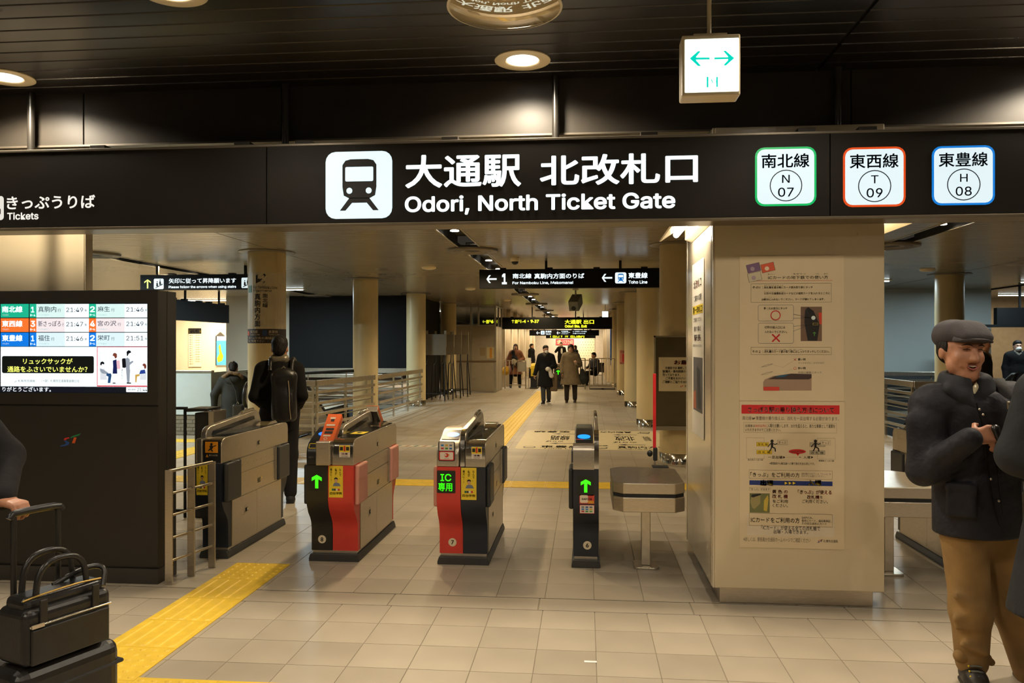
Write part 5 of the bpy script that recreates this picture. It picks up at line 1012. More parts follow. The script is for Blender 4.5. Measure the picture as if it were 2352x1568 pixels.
# station booth
bo = thing('station_booth', 'grey panelled station booth with a glazed top left of the far gates', 'booth', (-3.6, 27.3, 0)); bpn = mat('booth_panel', (.36,.31,.23), .45, var=.03); alu = mat('aluminium', (.46,.43,.37), .35, .7); BF = 26.3
for (a, b) in ((-4.35,-3.80),(-3.80,-2.99)): MB().box(a+.01, BF, .02, b-.01, BF+.03, 1.0).build('lower_panel', bpn, bo, bevel=.004); MB().box(a+.01, BF, 1.06, b-.01, BF+.03, 2.22).build('upper_panel', bpn, bo, bevel=.004); MB().box(a+.03, BF+.01, 2.25, b-.03, BF+.016, 2.86).build('glass_pane', glass, bo)
for x in (-4.35, -3.80, -3.55, -2.99): MB().box(x-.03, BF-.01, 0 if x != -3.55 else 2.2, x+.03, BF+.05, ZI).build('frame_post', alu, bo)
for z in (1.03, 2.23, 2.88): MB().box(-4.38, BF-.015, z-.025, -2.96, BF+.05, z+.025).build('frame_bar', alu if z > 1.1 else mat('ledge_brown', (.16,.10,.05), .5), bo)
for y in (BF+.9, BF+1.9): MB().box(-3.02, y-.03, 0, -2.96, y+.03, ZI).build('frame_post', alu, bo)
MB().box(-3.0, BF+.05, .02, -2.97, BF+1.9, 2.2).build('side_panel', bpn, bo); MB().box(-3.02, BF, 2.86, -2.96, BF+1.95, 2.90).build('frame_bar', alu, bo); MB().box(-2.995, BF+.05, 2.25, -2.985, BF+1.88, 2.86).build('glass_pane', glass, bo); MB().box(-4.35, BF+1.9, 0, -2.97, BF+1.95, 2.2).build('rear_panel', bpn, bo)
f = Fr((0, BF, 0), parent=bo, eps=.003)
for (x0_, y0_, x1_, y1_, c) in ((1102,798,1115,817,(150,134,100)),(1118,797,1138,823,(196,180,140))): rcp(f, x0_, y0_, x1_, y1_, C(*c), BF, k=1, name='notice_paper')
rcp(f, 1125,799,1130,822, C(206,140,40), BF, k=2, name='notice_print')
# far gates and fences
SRC = {o.get('label', '')[:10]: o for o in bpy.data.objects if o.get('category') == 'ticket gate'}
g6 = next(o for o in bpy.data.objects if o.get('category') == 'ticket gate' and 'number 6' in o['label'])
g8 = next(o for o in bpy.data.objects if o.get('category') == 'ticket gate' and 'leftmost' in o['label'])
def far_gate(label, x, y, cols, arrow_=False):
    t = thing('ticket_gate', label, 'ticket gate', (x, y, 0), 'ticket gates at the far end')
    MB().box(x-.14, y, 0, x+.14, y+1.3, .06).build('base_skirt', gate_base, t); MB().prism([(y,.715),(y,.47),(y+.1,.3),(y+.11,.06),(y+1.2,.06),(y+1.2,.3),(y+1.3,.47),(y+1.3,.715)], 'x', x-.12, x+.12).build('lower_body', cols[0], t)
    MB().prism([(y,.715),(y,.83),(y+.05,.90),(y+1.25,.90),(y+1.3,.83),(y+1.3,.715)], 'x', x-.13, x+.13).build('housing', cols[1], t); MB().prism([(y+.1,.9),(y+.14,.97),(y+.9,1.02),(y+1.0,.9)], 'x', x+.09, x+.13).build('centre_fin', steel_h, t)
    ff = Fr((x, y, .6), parent=t)
    if arrow_: ff.rect(-.1,-.09,.1,.09,led_plate,1,'display'); arrow(ff, 0, 0, .16, led, 0, 2, w=.24)
    else: ff.rect(-.1,-.14,.1,.11,yellow_s,1,'advert'); ff.text('学院', -.07, -.11, .07, -.04, INK, 2)
far_gate('far ticket gate with a yellow advert left of the woman in the black coat', -1.86, 28.6, (navy, yellow_s)); far_gate('far ticket gate with a green arrow between the two walking women', -.98, 28.6, (navy, chrome), True)
def bar_fence(label, x0, x1, y, n, ht=1.02, feet=()):
    t = thing('bar_fence', label, 'fence', ((x0+x1)/2, y, 0), 'steel bar fences by the far gates')
    for z in (ht, .14): MB().box(x0, y-.015, z-.015, x1, y+.015, z+.015).build('rail', steel_h, t)
    for i in range(n+1): x = x0+(x1-x0)*i/n; MB().cyl((x, y, .14 if i not in (0, n) else 0), (x, y, ht), .022 if i in (0, n) else .010, n=8).build('post' if i in (0, n) else 'bar', steel_h, t)
    for x in feet: MB().box(x-.25, y-.2, 0, x+.25, y+.2, .03).build('foot_plate', gate_base, t)
bar_fence('steel bar fence in front of the woman with the yellow bag', -2.90, -2.15, 28.6, 5); bar_fence('steel bar fence right of the woman in the tan coat', -.55, -.02, 28.6, 2, 1.1); bar_fence('steel bar fence in front of the seated person', .14, 1.02, 28.6, 6, 1.1, feet=(.40, .80)); bar_fence('short steel fence beside the farthest right column', 1.10, 1.42, 28.2, 2, 1.0)
t = thing('sign_stand', 'small grey sign plate on the far fence beside the yellow gate', 'sign plate', (-2.2, 28.5, 1)); MB().box(-2.42, 28.53, .62, -2.12, 28.57, .98).build('plate', alu, t); MB().box(-2.11, 28.45, .78, -1.95, 28.5, 1.12).build('white_card', C(235,230,215), t); MB().cyl((-2.03,28.52,0),(-2.03,28.52,.8),.012,n=6).build('stem', steel_h, t)
# far corridor walls with pilasters
lw = mat('far_wall_cream', (.62,.52,.36), .5, var=.02)
keep(MB().box(-3.15, 29.6, 0, -3.0, 50, ZI).build('wall_corridor_left', lw)); keep(MB().box(1.05, 33, 0, 1.2, 50, ZI).build('wall_corridor_right', lw))
wash = []
for i, y in enumerate((30.2, 33.2, 36.6, 40.4, 44.6)):
    t = thing('wall_pilaster', f'{ORD[i]} pale wall pilaster on the left side of the far corridor', 'pilaster', (-2.93, y, 0), 'pale pilasters of the far corridor'); MB().box(-3.0, y, 0, -2.86, y+.5, ZI).build('face', lw, t, bevel=.01)
    light('wall_washer', 'SPOT', (-2.5, y-.5, ZI-.06), 90, (1,.86,.66), t, rot=(R(12), R(14), 0), spot_size=R(80), spot_blend=.8, shadow_soft_size=.05)
for i, y in enumerate((34, 37.5, 41.2)):
    t = thing('wall_pilaster', f'{ORD[i]} pale wall pilaster on the right side of the far corridor', 'pilaster', (.98, y, 0), 'pale pilasters of the far corridor'); MB().box(.9, y, 0, 1.05, y+.5, ZI).build('face', lw, t, bevel=.01)
    light('wall_washer', 'SPOT', (.5, y-.5, ZI-.06), 90, (1,.86,.66), t, rot=(R(12), R(-14), 0), spot_size=R(80), spot_blend=.8, shadow_soft_size=.05)
keep(MB().box(-3, 47.5, 0, 1.05, 47.6, ZI).build('wall_far_corridor', mat('far_grey', (.40,.35,.28), .5)))
t, f, a, b = panel_sign('banner', 'red banner with pale lettering on the far end wall', 'banner', 47.47, 1277, 778, 1318, 792, C(200,36,50)); T(f, lambda x, y: (P(x,y,47.47).x, P(x,y,47.47).z), '大通駅へようこそ さっぽろ',1279,780,1316,790,C(230,200,150),k=2)
t, f, a, b = panel_sign('dotted_board', 'white board with dark dots on the far end wall', 'board', 47.475, 1331, 776, 1366, 826, C(200,186,156))
for i in range(6):
    for j in range(8): u = a.x + (b.x-a.x)*(i+.5+(j%2)*.4-.2)/6; v = a.z + (b.z-a.z)*(j+.5)/8; f.rect(u-.02, v-.015, u+.02, v+.015, C(80,72,60), 1, 'dot')
t = thing('wall_poster', 'tall blue poster on the right wall of the far corridor', 'poster', (.88, 35.5, .9)); MB().box(1.03, 33.2, .75, 1.045, 33.9, 2.25).build('sheet', C(40,90,170), t)
MB().box(1.02, 32.98, .75, 1.2, 33.0, 2.2).build('front_sheet', C(50,110,190), t); MB().box(1.02, 32.97, .75, 1.2, 32.98, .95).build('white_foot', C(220,220,220), t)
f = Fr((1.23-.26*.7, 25.3-.26*.75, 0), u=(.8,-.35,0)); 
t = thing('red_notice', 'small red notice on a cream column right of the corridor', 'notice', (1.02, 25.1, 1.0)); ang = math.atan2(-1.23, 25.3)
q = Cy(1.23, 25.3, .25, ang-.25, t); q.band(-.11, .98, .10, 1.42, C(190,120,96), 2); q.band(-.02, 1.05, .08, 1.30, C(196,50,44), 3); q.text('注意', -.08, 1.33, .06, 1.39, INK, 4); q.text('駆け込み', -.09, 1.0, .08, 1.04, INK, 4)
# ceiling equipment
t = thing('speaker_box', 'grey box speaker hanging from the ceiling above the far corridor', 'speaker', (P(1322,690,19.2).x, 19.2, ZI)); xs_ = P(1322,690,19.2).x
d1 = Vector((-.15,-.55,-.32)).normalized(); ax = Vector((1,-.2,0)).normalized(); az = ax.cross(d1).normalized(); c = Vector((xs_, 19.2, 2.60)); sp = mat('speaker_grey', (.14,.14,.11), .5)
MB().obox(c, ax, d1, az, .12, .20, .13).build('cabinet', sp, t, bevel=.01); MB().obox(c + d1*.205, ax, d1, az, .11, .006, .12).build('grille', mat('speaker_grille', (.17,.17,.135), .6), t); MB().cyl(c + d1*.21 + az*.05, c + d1*.216 + az*.05, .055, n=20).build('cone', matblack, t); MB().cyl((xs_, 19.25, 2.68), (xs_, 19.25, ZI), .02, n=8).build('stem', steel_h, t); MB().cyl((xs_, 19.25, ZI-.02), (xs_, 19.25, ZI), .07, n=16).build('ceiling_plate', cream_l, t)
a = P(1183, 597, 12.2); t = thing('security_camera', 'small dome security camera on the ceiling left of the platform sign', 'camera', (a.x, 12.2, ZI)); MB().lathe([(.075,0),(.075,-.05),(.06,-.06)], (a.x,12.2,ZI), 20).build('base', cream_l, t, smooth=True); MB().ball((a.x,12.2,ZI-.06), .055, .055, .05).build('dome', smoke, t, smooth=True)
for px, py, w_ in ((985,613,'left of the security camera'),(1080,662,'left of the far exit sign'),(1165,688,'beyond the far exit sign'),(2130,618,'above the man in the flat cap')):
    d = (ZI-HC)*FPX/(HZ-py); xc = (px-1176)/FPX; x, y = d*(xc*cs-sn), d*(cs+xc*sn); t = thing('smoke_detector', f'small round detector on the ceiling {w_}', 'detector', (x, y, ZI), 'round ceiling detectors'); MB().lathe([(.13,0),(.12,-.03),(.06,-.045),(.001,-.045)], (x,y,ZI), 20).build('cover', cream_l, t, smooth=True)
a = P(1390, 721, 27); t = thing('exit_light', 'small white lit box above the right end of the far exit sign', 'exit light', (a.x, 27, ZI)); MB().box(a.x-.10, 27, a.z-.10, a.x+.10, 27.08, a.z+.09).build('case', E(235,255,250,2.0), t); MB().cyl((a.x,27.04,a.z+.09),(a.x,27.04,ZI),.01,n=6).build('pole', steel_h, t)
# ================================================================== RIGHT HALL
keep(MB().box(2.4, 19.9, .9, 9.6, 20.05, ZI).build('wall_stair_right', wall_blue)); keep(MB().box(2.4, 19.9, 0, 9.6, 20.05, .88).build('wall_stair_right_low', well)); keep(MB().box(9.5, 20.05, 0, 9.6, 24, ZI).build('wall_stair_right_return', wall_blue))
keep(MB().box(9.6, 24, 0, 14, 24.1, ZI).build('wall_side_room_far', mat('wall_tan', (.42,.34,.23), .5))); keep(MB().box(2.4, 20.0, 0, 2.5, 33, ZI).build('wall_between_halls', wall_m))
keep(MB().box(8.4, 19.89, .9, 8.405, 19.9, ZI).build('trim_3', groove))
rail_run('stair_railing', 'steel stair railing right of the cream pillar behind the ticket gates', [(5.2, 18.5), (5.2, 13.2), (9.2, 13.2)], 1.0); rail_run('stair_railing', 'steel railing at the far end of the right stairwell', [(5.4, 19.45), (9.4, 19.45)], .95, pairs=3)
escalator(6.0, 7.0, 13.5, 'escalator going down behind the man in the flat cap')
t = thing('hanging_sign_back', 'black unlit sign hanging near the right edge above the masked person', 'sign', (10.6, 18.7, 2.1)); a = P(2290,745,18.6); b = P(2420,706,18.6); MB().box(a.x, 18.6, a.z, b.x, 18.75, b.z).build('sign_box', lit_face, t); MB().box(P(2341,0,18.7).x-.02, 18.66, b.z, P(2341,0,18.7).x+.02, 18.7, ZI).build('hanger_pole', matblack, t); MB().box(a.x-.35, 18.6, a.z-.06, b.x, 18.75, a.z).build('lower_strip', lit_face, t)
tube_light(11.6, 22.2, 'warm tube light in the right side room', L=1.5, e=55, col=(1,.8,.55))
# ================================================================== FIGURES: smooth continuous bodies from blended tapered limbs
def sdf_mesh(prims, res, k0=.03):
    """prims: (kind, p0, p1|radii, r0, r1, k, squash) ; returns verts, quads of the blended surface"""
    lo = np.array([1e9]*3); hi = -lo
    for q in prims:
        if q.get('cut'): continue
        b0, b1 = q['bb']; lo = np.minimum(lo, b0); hi = np.maximum(hi, b1)
    lo -= 3*res; hi += 3*res; n = np.ceil((hi-lo)/res).astype(int) + 1
    D = np.full(n, 1.0, dtype=np.float32); gx = [lo[i] + res*np.arange(n[i]) for i in range(3)]
    for q in prims:
        k = q['k']; b0, b1 = q['bb']; i0 = np.maximum(((b0-k-3*res-lo)/res).astype(int), 0); i1 = np.minimum(((b1+k+3*res-lo)/res).astype(int)+2, n)
        if (i1 <= i0).any(): continue
        X, Y, Z = np.meshgrid(gx[0][i0[0]:i1[0]], gx[1][i0[1]:i1[1]], gx[2][i0[2]:i1[2]], indexing='ij')
        if q['t'] == 'cap':
            a, b, r0, r1 = q['a'], q['b'], q['r0'], q['r1']; sq = q['sq']
            px, py, pz = (X-a[0])/sq[0], (Y-a[1])/sq[1], (Z-a[2])/sq[2]; ba = (b-a)/sq; L2 = max(float(ba@ba), 1e-12)
            t = np.clip((px*ba[0]+py*ba[1]+pz*ba[2])/L2, 0, 1)
            d = np.sqrt((px-t*ba[0])**2+(py-t*ba[1])**2+(pz-t*ba[2])**2) - (r0+t*(r1-r0)); d = d*min(sq)
        elif q['t'] == 'ell':
            c, rd, M = q['c'], q['rd'], q['M']; px, py, pz = X-c[0], Y-c[1], Z-c[2]
            u = (M[0][0]*px+M[0][1]*py+M[0][2]*pz)/rd[0]; v = (M[1][0]*px+M[1][1]*py+M[1][2]*pz)/rd[1]; w = (M[2][0]*px+M[2][1]*py+M[2][2]*pz)/rd[2]
            g = np.sqrt(u*u+v*v+w*w); d = (g-1)*min(rd) if False else g*(g-1)/np.maximum(np.sqrt((u/rd[0])**2+(v/rd[1])**2+(w/rd[2])**2), 1e-6)
        else:
            c, h, M, rr = q['c'], q['h'], q['M'], q['r']; px, py, pz = X-c[0], Y-c[1], Z-c[2]
            u = np.abs(M[0][0]*px+M[0][1]*py+M[0][2]*pz)-h[0]+rr; v = np.abs(M[1][0]*px+M[1][1]*py+M[1][2]*pz)-h[1]+rr; w = np.abs(M[2][0]*px+M[2][1]*py+M[2][2]*pz)-h[2]+rr
            d = np.sqrt(np.maximum(u,0)**2+np.maximum(v,0)**2+np.maximum(w,0)**2) + np.minimum(np.maximum(u, np.maximum(v, w)), 0) - rr
        S = D[i0[0]:i1[0], i0[1]:i1[1], i0[2]:i1[2]]; d = d.astype(np.float32)
        if q.get('cut'):
            d = -d; h = np.maximum(k-np.abs(S-d), 0)/k; S[...] = np.maximum(S, d) + h*h*k*.25
        else:
            h = np.maximum(k-np.abs(S-d), 0)/k; S[...] = np.minimum(S, d) - h*h*k*.25
    s = D < 0; nx, ny, nz = n
    cnt = sum(s[i:nx-1+i, j:ny-1+j, l:nz-1+l].astype(np.int8) for i in (0,1) for j in (0,1) for l in (0,1))
    act = np.argwhere((cnt > 0) & (cnt < 8)); idx = np.full((nx-1, ny-1, nz-1), -1, dtype=np.int32); idx[act[:,0],act[:,1],act[:,2]] = np.arange(len(act))
    corner = np.array([(i,j,l) for i in (0,1) for j in (0,1) for l in (0,1)]); val = np.stack([D[act[:,0]+c[0], act[:,1]+c[1], act[:,2]+c[2]] for c in corner], 1)
    acc = np.zeros((len(act),3)); num = np.zeros(len(act))
    for a in range(8):
        for b in range(a+1, 8):
            if np.abs(corner[a]-corner[b]).sum() != 1: continue
            va, vb = val[:,a], val[:,b]; m = (va < 0) != (vb < 0); t = np.where(m, va/np.where(m, va-vb, 1), 0)
            acc += m[:,None]*(corner[a] + t[:,None]*(corner[b]-corner[a])); num += m
    V = lo + res*(act + acc/num[:,None]); F = []
    for ax in range(3):
        sl0 = [slice(None)]*3; sl1 = [slice(None)]*3; sl0[ax] = slice(0, -1); sl1[ax] = slice(1, None); x = np.argwhere(s[tuple(sl0)] != s[tuple(sl1)])
        o1, o2 = [(1,2),(2,0),(0,1)][ax]; x = x[(x[:,o1] > 0) & (x[:,o2] > 0)]; x = x[(x[:,o1] < n[o1]-1) & (x[:,o2] < n[o2]-1)]
        e1 = np.zeros(3, int); e1[o1] = 1; e2 = np.zeros(3, int); e2[o2] = 1
        g = lambda p: idx[p[:,0],p[:,1],p[:,2]]
        q = np.stack([g(x-e1-e2), g(x-e2), g(x), g(x-e1)], 1); fl = ~s[x[:,0],x[:,1],x[:,2]]; q[fl] = q[fl][:, ::-1]; F.append(q[(q >= 0).all(1)])
    return V, np.concatenate(F)
I3 = np.eye(3)
def cap(a, b, r0, r1=None, k=.03, sq=(1,1,1)):
    a = np.array(a, float); b = np.array(b, float); r1 = r0 if r1 is None else r1; R_ = max(r0, r1)*np.array(sq); return dict(t='cap', a=a, b=b, r0=r0, r1=r1, k=k, sq=np.array(sq, float), bb=(np.minimum(a,b)-R_, np.maximum(a,b)+R_))
def rotm(rx=0, ry=0, rz=0): return np.array((Matrix.Rotation(R(rz),3,'Z') @ Matrix.Rotation(R(ry),3,'Y') @ Matrix.Rotation(R(rx),3,'X')).inverted())
def ell(c, rd, k=.03, M=I3, cut=False):
    c = np.array(c, float); m = max(rd); return dict(t='ell', c=c, rd=rd, M=M, k=k, cut=cut, bb=(c-m, c+m))
def rbox(c, h, r=.02, k=.02, M=I3, cut=False):
    c = np.array(c, float); m = float(np.linalg.norm(h)); return dict(t='box', c=c, h=h, r=r, M=M, k=k, cut=cut, bb=(c-m, c+m))
def xf(prims, M):
    """transform local prims (about the figure's own frame) by a 4x4 Matrix"""
    out = []; R3 = np.array(M.to_3x3()); tr = np.array(M.translation); sc = np.cbrt(abs(np.linalg.det(R3))); Ro = R3/sc
    for q in prims:
        if q['t'] == 'cap':
            sq = q['sq']
            out.append(cap(R3@q['a']+tr, R3@q['b']+tr, q['r0']*sc, q['r1']*sc, q['k']*sc, tuple(sq)))
        elif q['t'] == 'ell': out.append(ell(R3@q['c']+tr, [v*sc for v in q['rd']], q['k']*sc, q['M']@Ro.T, q.get('cut', False)))
        else: out.append(rbox(R3@q['c']+tr, [v*sc for v in q['h']], q['r']*sc, q['k']*sc, q['M']@Ro.T, q.get('cut', False)))
    return out
def sbuild(name, prims, res, m, parent, xform=None, label=None):
    """mesh the prims in the figure's frame, then place it (xform rotates about z and moves)"""
    V, F = sdf_mesh(prims, res)
    if xform is not None: V = V @ np.array(xform.to_3x3()).T + np.array(xform.translation)
    off = ORG.get(parent.name, (0,0,0)) if parent else (0,0,0); me = bpy.data.meshes.new(name)
    me.vertices.add(len(V)); me.vertices.foreach_set('co', (V-np.array(off)).astype(np.float32).ravel()); me.loops.add(F.size); me.loops.foreach_set('vertex_index', F.astype(np.int32).ravel())
    me.polygons.add(len(F)); me.polygons.foreach_set('loop_start', np.arange(0, F.size, 4, dtype=np.int32)); me.polygons.foreach_set('use_smooth', np.ones(len(F), dtype=bool))
    me.materials.append(m); me.update(calc_edges=True); me.validate()
    o = bpy.data.objects.new(name, me); COL.objects.link(o); o.parent = parent; ORG[o.name] = off
    if label: o['label'] = label
    return o
skin = mat('skin', (.46,.21,.12), .48, var=.14, scale=26, bump=.15, bscale=90); skin_p = mat('skin_pale', (.52,.29,.19), .5, var=.05, scale=20); hair_m = mat('hair_black', (.010,.008,.007), .6, var=.4, scale=60, bump=.7, bscale=70, bdist=.012, stretch=(1,1,.35), spec=.3); hair_b = mat('hair_brown', (.045,.022,.014), .6, var=.4, scale=60, bump=.7, bscale=70, bdist=.012, stretch=(1,1,.35), spec=.3)
def fab(n, c, **kw): kw.setdefault('bump', .35); kw.setdefault('bscale', 14); kw.setdefault('bdist', .02); return mat(n, c, kw.pop('rough', .8), var=.15, scale=10, **kw)
blk = fab('cloth_black', (.0065,.006,.006), rough=.9, spec=.25); char = fab('cloth_charcoal', (.014,.013,.0135), rough=.9, spec=.25); tan_c = fab('cloth_tan', (.19,.145,.085)); khaki = fab('cloth_khaki', (.25,.145,.048), bump=.35, bscale=9, bdist=.025); navy_c = fab('cloth_navy', (.0125,.0125,.0185), rough=.68, spec=.35, bump=.55, bscale=11, bdist=.03); olive = fab('cloth_olive', (.022,.024,.020)); leather = mat('leather_black', (.014,.013,.012), .32, var=.2, scale=20, bump=.15, bscale=80)
def hand(w, d, pn, side, curl=.5, s=1.0, rad=.0085):
    """palm and five bent fingers; w wrist, d pointing direction, pn palm normal (where the fingers curl to), side +1/-1 thumb side"""
    w = np.array(w, float); d = np.array(d, float); d /= np.linalg.norm(d); pn = np.array(pn, float); pn -= d*(pn@d); pn /= np.linalg.norm(pn); x = np.cross(d, pn)*side
    P_ = []; pc = w + d*.045*s
    for i in range(4):
        o = (i-1.5)*.0185*s; P_.append(cap(w + d*.012*s + x*o*.6, w + d*.082*s + x*o, .0135*s, .0115*s, k=.014*s))
    ln = (.070, .078, .073, .058)
    for i in range(4):
        o = (1.5-i)*.0195*s; b = w + d*.085*s + x*o; L = ln[i]*s; a = R(8 + 62*curl); dd = d*math.cos(a) + pn*math.sin(a); m1 = b + dd*L*.45; a2 = R(12 + 140*curl); dd = d*math.cos(a2) + pn*math.sin(a2); m2 = m1 + dd*L*.32; a3 = R(16 + 185*curl); dd = d*math.cos(a3) + pn*math.sin(a3)
        P_ += [cap(b, m1, rad*1.06*s, rad*s, k=.005*s), cap(m1, m2, rad*s, rad*.92*s, k=.004*s), cap(m2, m2+dd*L*.24, rad*.92*s, rad*.78*s, k=.004*s)]
    tb = w + d*.028*s + x*.030*s; td = d*.55 + x*.62 + pn*(.35+.4*curl); td /= np.linalg.norm(td); t1 = tb + td*.036*s; td2 = d*.75 + x*(.25-.35*curl) + pn*(.35+.5*curl); td2 /= np.linalg.norm(td2)
    P_ += [cap(w + d*.015*s + x*.014*s, tb, .014*s, .012*s, k=.012*s), cap(tb, t1, .0115*s, .010*s, k=.008*s), cap(t1, t1+td2*.028*s, .010*s, .008*s, k=.004*s)]
    return P_
def head_prims(c, M4, female=False):
    """local head at origin = centre of skull, facing -Y"""
    p = [ell((0,.012,.035), (.074,.092,.088), k=.03), ell((0,-.018,-.025), (.062,.070,.085), k=.04), cap((0,-.052,-.092), (0,-.045,-.080), .026, .03, k=.04), cap((-.042,-.030,-.066), (.042,-.030,-.066), .024, .024, k=.035),
         cap((0,-.080,.012), (0,-.098,-.026), .009, .0135, k=.016), ell((-.012,-.088,-.030), (.010,.010,.008), k=.01), ell((.012,-.088,-.030), (.010,.010,.008), k=.01), ell((-.030,-.066,-.022), (.022,.018,.018), k=.03), ell((.030,-.066,-.022), (.022,.018,.018), k=.03),
         cap((-.028,-.078,.030), (.028,-.078,.030), .012, .012, k=.02), ell((-.030,-.084,.012), (.016,.010,.010), k=.008, cut=True), ell((.030,-.084,.012), (.016,.010,.010), k=.008, cut=True),
         ell((-.030,-.070,.011), (.013,.012,.012), k=.004), ell((.030,-.070,.011), (.013,.012,.012), k=.004),
         cap((-.020,-.082,-.056), (.020,-.082,-.056), .007, .007, k=.010), cap((-.017,-.080,-.066), (.017,-.080,-.066), .008, .008, k=.010),
         ell((-.076,.012,-.008), (.010,.020,.032), k=.012), ell((.076,.012,-.008), (.010,.020,.032), k=.012)]
    return xf(p, M4)
def hm(c, rx=0, ry=0, rz=0, s=1.0): return Matrix.Translation(Vector(c)) @ Matrix.Rotation(R(rz),4,'Z') @ Matrix.Rotation(R(ry),4,'Y') @ Matrix.Rotation(R(rx),4,'X') @ Matrix.Scale(s,4)
def mk(parent, name, pts_r, m, X, n=8, s=1):
    mb = MB(); 
    return mb
EYE_W = mat('eye_white', (.62,.58,.52), .3); EYE_D = mat('eye_dark', (.012,.008,.006), .2); LIP = mat('lips', (.36,.10,.08), .5); TEETH = mat('teeth', (.72,.66,.50), .3); MASK = mat('mask_white', (.72,.70,.66), .7)
def face_bits(t, H4, X, mask=False, res=.004, squint=False):
    W4 = X @ H4 if X is not None else H4
    for sx in (-1, 1):
        mb = MB(); mb.ball((sx*.030,-.0785,.012), .0085, .0045, .0035 if squint else .0060, n=10); mb.v = [tuple(W4 @ Vector(v)) for v in mb.v]; mb.build('eye', EYE_D, t, smooth=True)
        mb = MB(); mb.tube([(sx*.016,-.091,.030), (sx*.030,-.091,.034), (sx*.046,-.080,.029)], [.0022,.003,.0016], 6); mb.v = [tuple(W4 @ Vector(v)) for v in mb.v]; mb.build('eyebrow', hair_m, t, smooth=True)
    if mask: 
        sbuild('face_mask', xf([ell((0,-.062,-.052), (.060,.052,.050), k=.02), cap((0,-.088,-.022), (0,-.098,-.05), .014, .02, k=.03), cap((-.06,-.04,-.03), (-.076,.005,-.01), .004, .003, k=.01), cap((.06,-.04,-.03), (.076,.005,-.01), .004, .003, k=.01)], H4), res*1.5, MASK, t, X)
    else:
        mb = MB(); mb.tube([(-.019,-.0895,-.060), (0,-.0925,-.061), (.019,-.0895,-.060)], [.002,.0038,.002], 6); mb.v = [tuple(W4 @ Vector(v)) for v in mb.v]; mb.build('mouth', LIP, t, smooth=True)
HAIR = {
 'short': [ell((0,.026,.048), (.084,.100,.092), k=.02), ell((0,-.010,.085), (.072,.075,.052), k=.02), ell((0,.075,-.02), (.066,.046,.060), k=.03), ell((0,-.10,-.02), (.072,.085,.085), k=.012, cut=True)],
 'bowl': [ell((0,.020,.045), (.094,.108,.098), k=.02), ell((-.07,.01,-.015), (.026,.058,.060), k=.02), ell((.07,.01,-.015), (.026,.058,.060), k=.02), ell((0,-.045,.058), (.072,.055,.040), k=.02), ell((0,.07,-.03), (.07,.05,.07), k=.03), ell((0,-.110,-.022), (.068,.090,.092), k=.012, cut=True)],
 'long': [ell((0,.024,.045), (.090,.104,.096), k=.02), cap((-.072,-.005,0), (-.082,-.010,-.16), .028, .026, k=.02), cap((.072,-.005,0), (.082,-.010,-.16), .028, .026, k=.02), cap((0,.07,0), (0,.085,-.16), .055, .045, k=.03), ell((0,-.02,.085), (.07,.07,.045), k=.02), ell((0,-.110,-.015), (.064,.090,.100), k=.012, cut=True)],
 'tied': [ell((0,.026,.045), (.084,.100,.090), k=.02), ell((0,-.005,.082), (.070,.075,.045), k=.02), ell((0,.115,.02), (.038,.034,.038), k=.02), ell((0,.07,-.02), (.06,.045,.055), k=.03), ell((0,-.10,-.02), (.070,.085,.088), k=.012, cut=True)]}
